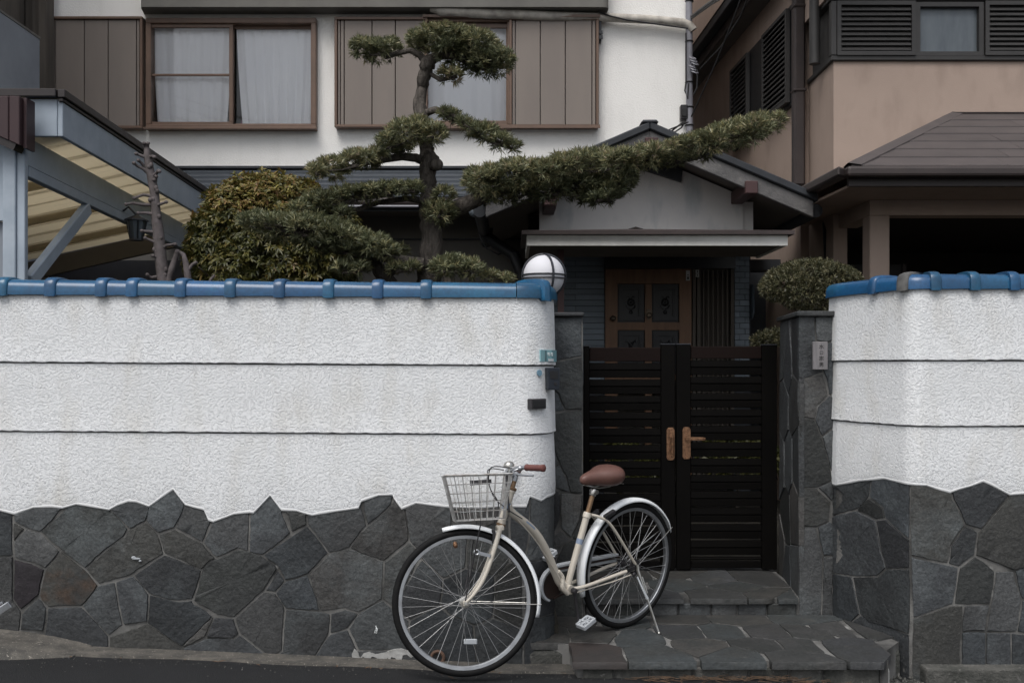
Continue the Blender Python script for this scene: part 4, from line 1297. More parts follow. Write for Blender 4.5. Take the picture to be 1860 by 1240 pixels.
# ------------------------------------------------------------------ lean-to roof of blue grey strips
lean = thing('lean_to_roof', 'blue grey metal lean-to roof under the upstairs windows behind the pine-like tree', 'roof', (hx(600), 10.0, 3.2))
xa, xb = hx(300), hx(985)
zt_, zb_, yt_, yb_ = hz(309), Zp(356, 9.62), 10.49, 9.62
N = 6
for i in range(N):
    a, b = i / N, (i + 1) / N
    p0 = Vector((0, yt_ + (yb_ - yt_) * a, zt_ + (zb_ - zt_) * a))
    p1 = Vector((0, yt_ + (yb_ - yt_) * b, zt_ + (zb_ - zt_) * b))
    xs_ = [xa, xa + (xb - xa) * random.uniform(.25, .75), xb]
    for c, d in zip(xs_, xs_[1:]):
        mb = MB().prism([(c + .001, p0.y, p0.z - 0.03), (c + .001, p0.y, p0.z + 0.002), (c + .001, p1.y - 0.01, p1.z + 0.020), (c + .001, p1.y - 0.01, p1.z - 0.008), (c + .001, p1.y + .02, p1.z - 0.03)], (d - c - .002, 0, 0))
        build(mb, 'roof_strip', M['roof_slate'], lean)
build(MB().box(xa, xb, 10.43, 10.497, zt_ + 0.005, zt_ + 0.03), 'flashing', M['roof_edge'], lean)
build(MB().box(xa, xb, 9.66, 9.69, zb_ - 0.14, zb_ - 0.025), 'fascia', M['roof_slate'], lean)
build(MB().prism([(xa, 9.69, zb_ - 0.06), (xa, 10.497, zb_ - 0.03), (xa, 10.497, zb_ - 0.07), (xa, 9.69, zb_ - 0.10)], (xb - xa, 0, 0)), 'soffit', M['soffit'], lean)
mb = MB()
mb.tube([(xa, 9.59, zb_ - 0.05), (xb - .3, 9.59, zb_ - 0.07)], 0.045, 10)
build(mb, 'gutter', M['dark_brown_metal'], lean, smooth=True)
build(MB().cyl((xa, 9.56, zb_ - 0.105), (hx(775), 9.56, zb_ - 0.11), 0.012, 6), 'gutter_pipe', M['pipe_grey'], lean, smooth=True)
# side panel lines on the dark ground floor wall
build(MB().box(hx(640), hx(985), YH, YH + 0.02, hz(436), hz(433)), 'wall_band', M['roof_edge'], house)
# downpipe left of the porch
mb = MB().tube([W(890, 372, 9.4), W(888, 400, 9.3), W(884, 428, 9.3), W(905, 446, 9.2), W(935, 465, 9.0), W(946, 495, 9.0), W(946, 620, 9.0)], 0.055, 10)
tag(build(mb, 'downpipe', M['black'], None, smooth=True), 'black bent downpipe in the shade left of the porch canopy', 'pipe')
mb = MB().tube([W(871, 385, 9.2), W(872, 430, 9.2), W(885, 452, 9.2), W(905, 462, 9.1), W(925, 455, 9.1)], 0.008, 6)
tag(build(mb, 'cable', M['black'], None, smooth=True), 'thin black cable hanging beside the bent downpipe', 'cable')
fl = thing('floodlight', 'small clear floodlight under the eaves beside the long branch', 'lamp', W(862, 384, 9.2))
build(MB().ball(W(862, 384, 9.2), 0.055, 0.05, 0.055), 'bulb', M['frosted'], fl, smooth=True)
build(MB().cyl(W(857, 376, 9.25), W(850, 368, 9.4), 0.04), 'bracket', M['lamp_dark'], fl, smooth=True)

# ------------------------------------------------------------------ porch with gable
porch = thing('porch', 'gabled entrance porch with stained plaster gable and white edged canopy', 'porch', (1.2, 9.3, 0.3))
YR = 8.0
ap = W(1180, 224, YR)
el, er = Vector((ap.x - 1.318, YR, Zp(352, YR))), Vector((ap.x + 1.318, YR, Zp(352, YR)))
def slope_prism(a, b, t0, t1, y0, y1):
    """slab between a (ridge) and b (eave) in the XZ plane, from t0 to t1 below the roof line"""
    return MB().prism([(a.x, y0, a.z - t0), (b.x, y0, b.z - t0), (b.x, y0, b.z - t1), (a.x, y0, a.z - t1)], (0, y1 - y0, 0))
for e, sgn in ((el, -1), (er, 1)):
    ext = Vector((e.x + sgn * 0.03, YR, e.z - 0.012))
    build(slope_prism(ap, ext, -0.01, 0.055, YR - 0.03, YH - 0.01), 'roof_slope', M['roof_edge'], porch, bevel=0.01)
    build(slope_prism(ap + Vector((0, 0, 0)), e, 0.056, 0.19, YR, YR + 0.06), 'bargeboard', M['barge'], porch, bevel=0.006)
    build(slope_prism(ap, e, 0.08, 0.11, YR + 0.061, YH - 0.02), 'soffit', M['soffit'], porch)
    mb = MB().cyl((e.x + sgn * .05, YR + 0.1, e.z - 0.12), (e.x + sgn * .05, YH - .3, e.z - 0.12), 0.055, 12)
    build(mb, 'gutter', M['roof_edge'], porch, smooth=True)
build(MB().box(ap.x - 0.07, ap.x + 0.07, YR - 0.032, YH - 0.03, ap.z - 0.012, ap.z + 0.025), 'ridge_cap', M['roof_edge'], porch, bevel=0.02)
YG2 = 8.5
xl, xr = Xp(980, YG2), Xp(1350, YG2)
zr = lambda x: ap.z - abs(x - ap.x) * (ap.z - er.z) / 1.318 - 0.13
zb2 = Zp(440, YG2)
build(MB().prism([(xl, YG2, zb2), (xr, YG2, zb2), (xr, YG2, zr(xr)), (ap.x, YG2, zr(ap.x)), (xl, YG2, zr(xl))], (0, 0.15, 0)), 'gable_wall', M['gable'], porch)
build(MB().box(xr + 0.002, xr + 0.09, YG2 + 0.02, YG2 + 0.15, zb2, zr(xr + .1)), 'corner_post', M['gable'], porch)
for px_, py_, s_ in ((1364, 341, 0.10), (1183, 263, 0.105), (1000, 362, 0.10)):
    c = W(px_, py_, 8.0)
    build(MB().box(c.x - s_ / 2, c.x + s_ / 2, 7.97, YG2 + 0.1, c.z - s_ / 2, c.z + s_ / 2), 'purlin', M['red_wood'], porch, bevel=0.005)
build(MB().prism([(Xp(1100, 8.45), 8.45, Zp(287, 8.45)), (Xp(1180, 8.45), 8.45, Zp(260, 8.45)), (Xp(1240, 8.45), 8.45, Zp(310, 8.45)), (Xp(1238, 8.45), 8.45, Zp(330, 8.45))], (0, 0.04, 0)), 'gable_vent', M['roof_edge'], porch)
# canopy
YC = 7.6
cx0, cx1 = Xp(957, YC), Xp(1431, YC)
zc0, zc1 = Zp(446, YC), Zp(427, YC)
can = build(MB().box(cx0 + 0.02, cx1 - 0.02, YC + 0.02, YG2 - 0.002, zc0 + 0.012, zc0 + 0.03), 'canopy', M['soffit'], porch)
build(MB().box(cx0, cx1, YC, YC + 0.025, zc0, zc1).box(cx0, cx0 + .025, YC + .026, YG2 - .003, zc0, zc1).box(cx1 - .025, cx1, YC + .026, YG2 - .003, zc0, zc1), 'fascia', M['white_trim'], can)
mb = MB()
a, b, c, d = (cx0 - .04, YC - .05), (cx1 + .04, YC - .05), (cx1 + .04, YG2 - .004), (cx0 - .04, YG2 - .004)
rz_ = Zp(413, 8.4)
mxc = Xp(1180, YC)
z0_, z1_ = zc1 + .001, zc1 + 0.03
mb.add([(*a, z0_), (*b, z0_), (*c, z0_), (*d, z0_), (*a, z1_), (*b, z1_), (*c, z1_), (*d, z1_), (mxc, YG2 - .004, rz_)],
       [(0, 1, 2, 3), (0, 1, 5, 4), (1, 2, 6, 5), (2, 3, 7, 6), (3, 0, 4, 7), (4, 5, 8), (5, 6, 8), (7, 4, 8), (6, 7, 8)])
build(mb, 'canopy_roof', M['canopy_roof'], can)
build(MB().tube([(mxc - .06, YG2 - .05, rz_ - .016), (mxc, YG2 - .05, rz_ + .002), (mxc + .06, YG2 - .05, rz_ - .016)], 0.012, 8), 'ridge_knob', M['canopy_roof'], can, smooth=True)
# front wall around the door: boards left and right, dark head above
YD = 9.3
dx = lambda p: Xp(p, YD)
dz = lambda p: Zp(p, YD)
build(MB().box(dx(960), dx(1098), YD + 0.02, YD + 0.3, 0.2, 2.9).box(dx(1334), dx(1364), YD + 0.02, YD + 0.3, 0.2, 2.9).box(dx(1098) + .002, dx(1334) - .002, YD + .04, YD + .3, dz(487), 2.9), 'front_wall', M['roof_edge'], porch)
build(MB().box(dx(1098), dx(1334), YD - 0.05, YD + 0.02, dz(488), dz(462)), 'head_board', M['door_dark'], porch)
for (a, b, splits) in ((1000, 1098, 1), (1334, 1361, 2)):
    y = 700.0
    row = 0
    while y > 462:
        xs_ = [dx(a), dx(b)]
        if splits == 2:
            xs_ = [dx(a), dx(a) + (dx(b) - dx(a)) * (0.7 if row % 2 else 0.35), dx(b)]
        elif row % 2:
            xs_ = [dx(a), dx(a + 45), dx(b)]
        for c, d in zip(xs_, xs_[1:]):
            z0_, z1_ = dz(y) + 0.004, dz(y - 10.3)
            mb = MB().prism([(c + .002, YD + .02, z0_), (c + .002, YD - 0.012, z0_), (c + .002, YD - 0.002, z1_), (c + .002, YD + .02, z1_)], (d - c - .004, 0, 0))
            build(mb, 'siding_board', M['siding'], porch)
        y -= 10.3
        row += 1
# canopy post
build(MB().box(Xp(1013, 8.0), Xp(1024, 8.0), 7.97, 8.03, 0.1, zc0 + 0.012), 'post', M['red_wood'], porch)
# the front door
door = build(MB().box(dx(1099), dx(1121), YD - 0.03, YD + 0.03, 0.4, dz(489)).box(dx(1171), dx(1183), YD - 0.03, YD + 0.03, 0.4, dz(516)).box(dx(1233), dx(1255), YD - 0.03, YD + 0.03, 0.4, dz(489))
             .box(dx(1121), dx(1233), YD - 0.029, YD + 0.03, dz(515.5), dz(489)).box(dx(1121), dx(1171), YD - 0.028, YD + 0.03, dz(599.5), dz(585.5)).box(dx(1183), dx(1233), YD - 0.028, YD + 0.03, dz(599.5), dz(585.5))
             .box(dx(1121), dx(1171), YD - 0.028, YD + 0.03, dz(690), dz(680)).box(dx(1183), dx(1233), YD - 0.028, YD + 0.03, dz(690), dz(680)), 'door', M['door_wood'], porch)
for (a, b) in ((1121, 1171), (1183, 1233)):
    for (t_, bo, cyy) in ((516, 585, 550), (600, 680, 626)):
        pn = build(MB().box(dx(a) + .002, dx(b) - .002, YD + 0.0, YD + 0.02, dz(bo), dz(t_)), 'carved_panel', M['door_dark'], door)
        mb = frame_rect(MB(), dx(a + 3), dx(b - 3), dz(bo - 3), dz(t_ + 3), 0.03, YD - 0.018, YD - 0.001)
        frame_rect(mb, dx(a + 9), dx(b - 9), dz(bo - 8), dz(t_ + 8), 0.012, YD - 0.012, YD - 0.001)
        mx_ = dx((a + b) / 2)
        if cyy == 550:
            mb.ring((mx_, YD - 0.004, dz(cyy - 1)), (0, 1, 0), 0.028, 0.009, 14, 5).ball((mx_, YD - .004, dz(cyy - 1)), 0.012)
            for s_ in (-1, 1):
                mb.tube([(mx_, YD - .004, dz(cyy + 12)), (mx_ + s_ * .03, YD - .006, dz(cyy + 9)), (mx_ + s_ * .042, YD - .006, dz(cyy + 4)), (mx_ + s_ * .03, YD - .006, dz(cyy + 5))], 0.006, 5)
                mb.tube([(mx_, YD - .004, dz(cyy - 7)), (mx_ + s_ * .02, YD - .006, dz(cyy - 12)), (mx_ + s_ * .036, YD - .006, dz(cyy - 10))], 0.006, 5)
            mb.ring((mx_, YD - .004, dz(cyy + 17)), (0, 1, 0), 0.013, 0.006, 10, 4)
        else:
            for s_ in (-1, 1):
                mb.tube([(mx_ - s_ * .04, YD - .004, dz(cyy + 10)), (mx_, YD - .006, dz(cyy)), (mx_ + s_ * .04, YD - .006, dz(cyy - 8)), (mx_ + s_ * .045, YD - .006, dz(cyy - 4))], 0.007, 5)
            mb.ring((mx_, YD - .004, dz(cyy)), (0, 1, 0), 0.016, 0.007, 10, 4)
        build(mb, 'carving', M['door_dark'], pn, smooth=True)
kb = MB().cyl((dx(1112), YD - 0.03, dz(579)), (dx(1112), YD - 0.07, dz(579)), 0.012).ball((dx(1112), YD - 0.085, dz(579)), 0.027)
build(kb, 'knob', M['brass_dull'], door, smooth=True)
kb = MB().prism([(dx(1178) + 0.03 * math.cos(a) * (1.2 if i % 2 else 0.9), YD - 0.031, dz(571) + 0.05 * math.sin(a) * (1.15 if i % 2 else 0.9)) for i, a in enumerate([6.283 * k / 10 for k in range(10)])], (0, -0.01, 0))
kb.ring((dx(1178), YD - 0.045, dz(573)), (0, 1, 0), 0.022, 0.006, 12, 5)
build(kb, 'knocker', M['brass_dull'], door)
nt = tag(build(MB().box(dx(1245), dx(1252), YD - 0.034, YD - 0.031, dz(510), dz(492)), 'notice_paper', M['paper'], None), 'narrow white paper slip stuck on the right door post', 'notice')
build(MB().box(dx(1247), dx(1250), YD - 0.0352, YD - 0.0342, dz(508), dz(503)).box(dx(1247.5), dx(1249.5), YD - 0.0352, YD - 0.0342, dz(501), dz(499)), 'print', M['slot'], nt)
# lattice side light
sl = build(MB().box(dx(1257), dx(1262), YD - 0.04, YD + .03, 0.4, dz(489)).box(dx(1265), dx(1271), YD - 0.04, YD + .03, 0.4, dz(489)).box(dx(1326), dx(1332), YD - 0.04, YD + .03, 0.4, dz(489)).box(dx(1271), dx(1326), YD + .025, YD + .035, 0.4, dz(489)), 'side_light', M['old_wood'], porch)
for k in range(6):
    x_ = dx(1277 + k * 8.6)
    build(MB().box(x_ - .006, x_ + .006, YD - 0.03, YD, 0.4, dz(491)), 'bar', M['old_wood'], sl)
for k, yy in enumerate((494, 501)):
    t = tag(build(MB().box(dx(1262), dx(1268), YD - 0.048, YD - .042, dz(yy + 3), dz(yy - 3)), 'label_tag', M['paper'], None), ('upper' if k == 0 else 'lower') + ' of two tiny square tags on the post beside the door lattice', 'tag')
    build(MB().box(dx(1264), dx(1266), YD - 0.0492, YD - .0482, dz(yy + 1.5), dz(yy - 1.5)), 'print', M['ink'], t)
# pale meter cover just right of the boards
mb = MB().prism([(dx(1362), YD - 0.1, dz(516)), (dx(1366), YD - .1, dz(519)), (dx(1367), YD - .1, dz(568)), (dx(1362), YD - .1, dz(582))], (0, 0.1, 0))
tag(build(mb, 'meter_cover', M['lamp_base'], None, bevel=0.01), 'pale grey meter cover at the right end of the board wall', 'meter box')

# ------------------------------------------------------------------ right house
rh = thing('brown_house', 'brown rendered two storey house with louvred shutters at the right', 'house', (4.0, 9.5, 0))
SK = -0.047
def sx(x, y, y0=9.5): return x + SK * (y - y0)
XS = 2.755
# main body: side wall runs back
mb = MB()
yb_, zt_ = 15.0, 8.5
mb.prism([(XS, 9.5, 2.83), (sx(XS, yb_), yb_, 2.83), (9, yb_, 2.83), (9, 9.5, 2.83)], (0, 0, zt_ - 2.83))
mb.prism([(XS, 9.5, -0.2), (sx(XS, yb_), yb_, -0.2), (sx(XS, yb_) + .15, yb_, -0.2), (XS + .15, 9.5, -0.2)], (0, 0, 3.028))
build(mb, 'main_wall', M['brown_wall'], rh)
XB, YB = 2.83, 8.76
zs_ = Zp(112, YB)
# bay front with window opening
bx = lambda p, Y=YB: Xp(p, Y)
bz = lambda p, Y=YB: Zp(p, Y)
zbt = bz(-160)
mb = MB().box(XB, 9, YB, 9.49, 2.83, zs_).box(XB, XB + .12, YB, 9.49, -0.2, 2.828)
build(mb, 'bay_wall', M['brown_wall'], rh)
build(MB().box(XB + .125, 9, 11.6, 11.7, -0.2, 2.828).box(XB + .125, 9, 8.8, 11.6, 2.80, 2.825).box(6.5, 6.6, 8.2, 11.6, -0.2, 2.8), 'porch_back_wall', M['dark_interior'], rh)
# upper bay band: frame, louvred shutters and a window
build(MB().prism([(XB - .03, YB - .03, zs_ + .002), (9, YB - .03, zs_ + .002), (9, 9.48, zs_ + .002), (XB - .02, 9.48, zs_ + .002)], (0, 0, 0.045)), 'sill_rail', M['louvre'], rh, bevel=0.006)
build(MB().box(bx(1516), 9, YB + .03, 9.4, zs_ + 0.05, zbt), 'bay_upper', M['louvre'], rh)
build(MB().box(bx(1508) - .02, 9, YB - .04, 9.3, bz(4), bz(-2)), 'bay_head', M['louvre'], rh, bevel=0.005)
build(MB().box(bx(1500), 9, YB - .06, 9.4, bz(-3), bz(-3) + 1.6), 'bay_top_wall', M['brown_wall'], rh)
build(MB().cyl(bx(1495) * Vector((1, 0, 0)) + Vector((0, 9.0, zs_ + .05)), bx(1495) * Vector((1, 0, 0)) + Vector((0, 9.0, bz(0, 9.0))), 0.05, 12), 'corner_pipe', M['louvre'], rh, smooth=True)
build(MB().box(bx(1508), bx(1517), YB - .035, YB + .03, zs_ + .05, bz(5)), 'bay_post', M['louvre'], rh)
def louvre_shutter(parent, o, u, v, nrm, wd, ht, pitch, label=None):
    """framed shutter with separate slats; o corner, u across, v up, nrm outwards"""
    o, u, v, nrm = map(Vector, (o, u, v, nrm))
    fr = 0.035
    mb = MB()
    for (a0, a1, b0, b1) in ((0, wd, 0, fr), (0, wd, ht - fr, ht), (0, fr, fr, ht - fr), (wd - fr, wd, fr, ht - fr)):
        mb.obox(o + u * (a0 + a1) / 2 + v * (b0 + b1) / 2 + nrm * 0.02, u * (a1 - a0) / 2, v * (b1 - b0) / 2, nrm * 0.02)
    sh = build(mb, 'louvre_shutter', M['louvre'], parent, label=label)
    z = fr + pitch * 0.2
    first = None
    z00 = z
    while z + pitch * 0.9 < ht - fr * .5:
        if first is None:
            b0 = o + u * (fr + .003) + v * z
            mb = MB().prism([b0 + nrm * 0.034, b0 + nrm * 0.034 + v * pitch * .22, b0 + nrm * 0.006 + v * pitch * 0.95, b0 + nrm * 0.0 + v * pitch * .7], u * (wd - 2 * fr - .006))
            first = build(mb, 'louvre_slat', M['louvre'], sh)
        else:
            c = first.copy()
            COL.objects.link(c)
            c.location = first.location + v * (z - z00)
        z += pitch
    return sh
P9 = 9.0 * YB / F
louvre_shutter(rh, (bx(1518), YB - .005, bz(103)), (1, 0, 0), (0, 0, 1), (0, -1, 0), bx(1660) - bx(1518), bz(5) - bz(103), P9)
louvre_shutter(rh, (bx(1786), YB - .005, bz(103)), (1, 0, 0), (0, 0, 1), (0, -1, 0), 1.2, bz(5) - bz(103), P9)
bw = build(frame_rect(MB(), bx(1661), bx(1784), bz(104), bz(6), 0.04, YB - .03, YB + .029), 'window', M['louvre'], rh)
build(MB().box(bx(1776), bx(1780), YB - .02, YB + .025, bz(100), bz(14)), 'sash', M['black'], bw)
build(MB().box(bx(1664), bx(1776), YB + .02, YB + .028, bz(102), bz(14)), 'pane', M['frosted'], bw)
# side wall window with louvres
dside = Vector((SK, 1, 0)).normalized()
nside = Vector((-1, SK, 0)).normalized()
def side_pt(px, py):
    # where the pixel's ray meets the side wall plane
    k = (px - CX) / F
    y = (XS - SK * 9.5) / (k - SK)
    return Vector((k * y, y, Zp(py, y)))
pA, pB = side_pt(1443, 100), side_pt(1338, 180)
zt_w, zb_w = side_pt(1443, 16).z, side_pt(1443, 186).z
Lw = (pB - pA).length
o0 = Vector((pA.x, pA.y, zb_w))
build(MB().obox(o0 + dside * Lw / 2 + Vector((0, 0, (zt_w - zb_w) / 2)) + nside * 0.02, dside * (Lw / 2 + .03), Vector((0, 0, (zt_w - zb_w) / 2 + .03)), nside * 0.018), 'side_window_case', M['black'], rh)
o1 = o0 + nside * 0.045
ht_ = zt_w - zb_w
w1 = (side_pt(1399, 100) - pA).length
w2 = (side_pt(1372, 100) - pA).length
louvre_shutter(rh, o1, dside, (0, 0, 1), nside, w1, ht_, 0.052)
louvre_shutter(rh, o1 + dside * w2, dside, (0, 0, 1), nside, Lw - w2, ht_, 0.052)
# brown downpipe on the corner
dp2 = thing('downpipe', 'square dark brown downpipe on the corner of the brown house', 'pipe', (XS, 9.4, 2.9))
build(MB().box(Xp(1441, 9.4), Xp(1462, 9.4), 9.37, 9.48, Zp(338, 9.4), 6.5), 'tube', M['dark_brown_metal'], dp2, bevel=0.02)
mb = MB()
for yy in (12, 165):
    build(MB().box(Xp(1439.5, 9.4), Xp(1463.5, 9.4), 9.36, 9.485, Zp(yy + 3, 9.4), Zp(yy - 3, 9.4)), 'clamp', M['dark_brown_metal'], dp2, bevel=0.01)
# eaves of the main roof along the side
g0, g1_ = side_pt(1262, 107), side_pt(1345, -15)
def eave_pt(px, py, X0):
    k = (px - CX) / F
    y = (X0 - SK * 9.5) / (k - SK)
    return Vector((k * y, y, Zp(py, y)))
XE = XS - 0.24
e0 = eave_pt(1262, 107, XE)
ze = e0.z
ya, yb3 = 8.0, 14.5
def ep(y, dxx, z): return Vector((sx(XE, y) + dxx, y, z))
for nm, dxa, dxb, za, zb3, mm in (('gutter', -0.11, 0.0, -0.05, 0.05, 'roof_edge'), ('fascia', 0.002, 0.025, -0.16, 0.09, 'dark_brown_metal'), ('soffit', 0.027, 0.26, -0.13, -0.10, 'soffit')):
    mb = MB().prism([ep(ya, dxa, ze + za), ep(ya, dxb, ze + za), ep(ya, dxb, ze + zb3), ep(ya, dxa, ze + zb3)], ep(yb3, 0, 0) - ep(ya, 0, 0))
    build(mb, nm, M[mm], rh, bevel=0.008)
mb = MB().prism([ep(ya, -.12, ze + .052), ep(ya, 2.5, ze + 1.3), ep(ya, 2.5, ze + 1.2), ep(ya, -.0, ze + .051)], ep(yb3, 0, 0) - ep(ya, 0, 0))
build(mb, 'main_roof', M['shingle'], rh)
# hip roof over the ground floor
YE = 7.4
zE = Zp(302, YE)
xE = Xp(1545, YE)
yT, zT_ = YB - 0.002, Zp(207, YB)
xT = xE + (yT - YE)
rise = (zT_ - zE) / (yT - YE)
rows = 7
for i in range(rows):
    a, b = i / rows, (i + 1) / rows
    y0, y1 = YE + (yT - YE) * a, YE + (yT - YE) * b
    z0_, z1_ = zE + (zT_ - zE) * a, zE + (zT_ - zE) * b
    xa_, xb_ = xE + (y0 - YE), xE + (y1 - YE)
    xs_ = [None] + [xb_ + 0.45 + random.uniform(0, .6)]
    while xs_[-1] < 6.2: xs_.append(xs_[-1] + random.uniform(0.75, 1.1))
    for k in range(len(xs_) - 1):
        l0 = xa_ if k == 0 else xs_[k] + .0015
        l1 = xb_ if k == 0 else xs_[k] + .0015
        r_ = xs_[k + 1] - .0015
        top = 0.012
        j = random.uniform(-.002, .002)
        vs = [(l0, y0 - .012, z0_ + .006 + j), (r_, y0 - .012, z0_ + .006 + j), (r_, y1, z1_ + .002), (l1, y1, z1_ + .002), (l0, y0 - .012, z0_ - .016), (r_, y0 - .012, z0_ - .016), (r_, y1, z1_ - .03), (l1, y1, z1_ - .03)]
        build(MB().add(vs, [(0, 1, 2, 3), (4, 5, 6, 7), (0, 1, 5, 4), (1, 2, 6, 5), (2, 3, 7, 6), (3, 0, 4, 7)]), 'shingle', M['shingle'], rh)
# left slope of the hip roof, along the bay, and the hip cap
yback = 9.46
def hp(x, y): return Vector((x, y, zE + min(x - xE, y - YE) * rise))
for i in range(rows):
    a, b = i / rows, (i + 1) / rows
    x0_, x1_ = xE + (xT - xE) * a, xE + (xT - xE) * b
    y0, y1 = YE + (x0_ - xE), YE + (x1_ - xE)
    za, zb3 = zE + (x0_ - xE) * rise, zE + (x1_ - xE) * rise
    q = [Vector((x0_ - .012, y0, za + .006)), Vector((x1_, y1, zb3 + .002)), Vector((sx(x1_, yback, y1), yback, zb3 + .002)), Vector((sx(x0_, yback, y0) - .012, yback, za + .006))]
    build(MB().prism(q, (0, 0, -0.025)), 'shingle_course', M['shingle'], rh)
c0, c1_ = Vector((xE - .03, YE - .03, zE + .02)), Vector((xT, yT, zT_ + .02))
hc = MB()
t_ = (c1_ - c0).normalized()
s1 = Vector((1, 0, 0)) * 0.10 + Vector((0, 0, -0.012))
s2 = Vector((0, 1, 0)) * 0.10 + Vector((0, 0, -0.012))
hc.add([c0, c0 + s1, c1_ + s1, c1_, c0 + s2, c1_ + s2, c0 + s1 - Vector((0, 0, .03)), c1_ + s1 - Vector((0, 0, .03)), c0 + s2 - Vector((0, 0, .03)), c1_ + s2 - Vector((0, 0, .03))],
       [(0, 1, 2, 3), (0, 3, 5, 4), (1, 6, 7, 2), (4, 5, 9, 8)])
build(hc, 'hip_cap', M['shingle'], rh)
build(MB().box(xT, 9, YB - .02, YB - .003, zT_ + .004, zT_ + .012), 'flashing', M['dark_brown_metal'], rh)
# gutter + soffit of the hip roof
build(MB().box(xE - .06, 9, YE - .12, YE - .02, zE - .095, zE - .02), 'gutter', M['dark_brown_metal'], rh, bevel=0.02, seg=2)
build(MB().box(xE - .02, 9, YE - .018, YE + .02, zE - .15, zE - .02), 'fascia', M['dark_brown_metal'], rh)
q0, q1 = Vector((xE - .07, YE - .02, 0)), Vector((sx(xE, yback, YE) - .07, yback, 0))
mb = MB().prism([q0 + Vector((-.06, -.1, zE - .095)), q0 + Vector((.04, 0, zE - .095)), q0 + Vector((.04, 0, zE - .02)), q0 + Vector((-.06, -.1, zE - .02))], q1 - q0)
build(mb, 'gutter', M['dark_brown_metal'], rh, bevel=0.015)
build(MB().prism([(xE, YE + .02, zE - .151), (9, YE + .02, zE - .151), (9, YB - .003, zE - .151), (XB - .003, YB - .003, zE - .151), (XB - .003, 9.4, zE - .151), (sx(xE, 9.4, YE), 9.4, zE - .151)], (0, 0, 0.02)), 'soffit', M['brown_wall'], rh)
# ground floor porch of the right house: column, lintels, dark opening
YP = 8.0
px_ = lambda p: Xp(p, YP)
zl = Zp(391, YP)
zso = zE - .153
build(MB().box(px_(1580), px_(1616), YP, YP + 0.17, -0.2, zl), 'porch_column', M['brown_wall'], rh, bevel=0.006)
build(MB().box(px_(1580), 9, YP - .002, YP + .172, zl + .001, zso), 'porch_lintel', M['brown_wall'], rh)
build(MB().box(px_(1580) + .001, px_(1580) + .16, YP + .174, YB - .003, zl + .001, zso), 'porch_lintel', M['brown_wall'], rh)
build(MB().box(px_(1632), px_(1820), YB + 1.2, YB + 1.23, -0.1, Zp(455, YB)), 'porch_door', M['black'], rh)
mb = MB()
for a, b in ((1632, 1640), (1812, 1820), (1725, 1733)):
    mb.box(px_(a), px_(b), YB + 1.18, YB + 1.198, -0.1, Zp(455, YB))
build(mb, 'door_frame', M['dark_brown_metal'], rh)
build(MB().cyl(Vector((2.9, 8.25, 0.2)), Vector((2.9, 8.25, 1.9)), 0.04, 10), 'rail_pipe', M['louvre'], rh, smooth=True)
# black downpipe of the porch gable at the right
mb = MB().tube([W(1478, 375, 9.3), W(1492, 388, 9.2), W(1503, 396, 9.1), W(1508, 420, 9.0), W(1507, 500, 9.0), W(1507, 700, 9.0)], [0.05, .05, .05, .065, .045, .045], 10)
tag(build(mb, 'downpipe', M['black'], None, smooth=True), 'black downpipe in the shade between porch and brown house', 'pipe')
mb = MB().box(Xp(1340, 10.2), Xp(1424, 10.2), 10.1, 10.4, Zp(492, 10.2), Zp(473, 10.2))
build(mb, 'side_canopy', M['roof_edge'], rh)
build(MB().box(Xp(1362, 10.6), Xp(1480, 10.6), 10.6, 10.75, -0.1, Zp(490, 10.6)), 'side_gate', M['roof_edge'], rh)

# ------------------------------------------------------------------ building far behind, in the gap
fb = thing('apartment_block', 'dull rose apartment block seen through the gap above the downpipe', 'building', (4, 22, 0))
YF_ = 22.0
fx_ = lambda p: Xp(p, YF_)
fz_ = lambda p: Zp(p, YF_)
build(wall_holes(fx_(1180), fx_(1420), 0, 12.0, YF_, [(fx_(1271), fx_(1345), fz_(9), fz_(-60)), (fx_(1255), fx_(1300), fz_(78), fz_(56))], 0.3), 'wall', M['rose_wall'], fb, fixn=False)
wn = build(frame_rect(MB(), fx_(1271), fx_(1345), fz_(9), fz_(-60), 0.06, YF_ + .1, YF_ + .16).box(fx_(1303), fx_(1306), YF_ + .1, YF_ + .16, fz_(9), fz_(-60)), 'window', M['old_wood'], fb)
build(MB().box(fx_(1272), fx_(1344), YF_ + .2, YF_ + .22, fz_(9), fz_(-60)), 'pane', M['curtain'], wn)
build(MB().box(fx_(1250), fx_(1345), YF_ - .5, YF_ - .002, fz_(20), fz_(17)), 'balcony_floor', M['rose_wall'], fb)
build(MB().box(fx_(1250), fx_(1345), YF_ - .02, YF_ + .32, fz_(33), fz_(21)), 'recess', M['door_dark'], fb)
rl = MB().box(fx_(1256), fx_(1300), YF_ + .1, YF_ + .14, fz_(66), fz_(64))
for k in range(6): rl.box(fx_(1258 + 7 * k), fx_(1259.2 + 7 * k), YF_ + .1, YF_ + .14, fz_(76), fz_(66))
build(rl, 'railing', M['white_print'], fb)
build(MB().box(fx_(1250), fx_(1302), YF_ + .3, YF_ + .35, fz_(82), fz_(52)), 'window_dark', M['door_dark'], fb)

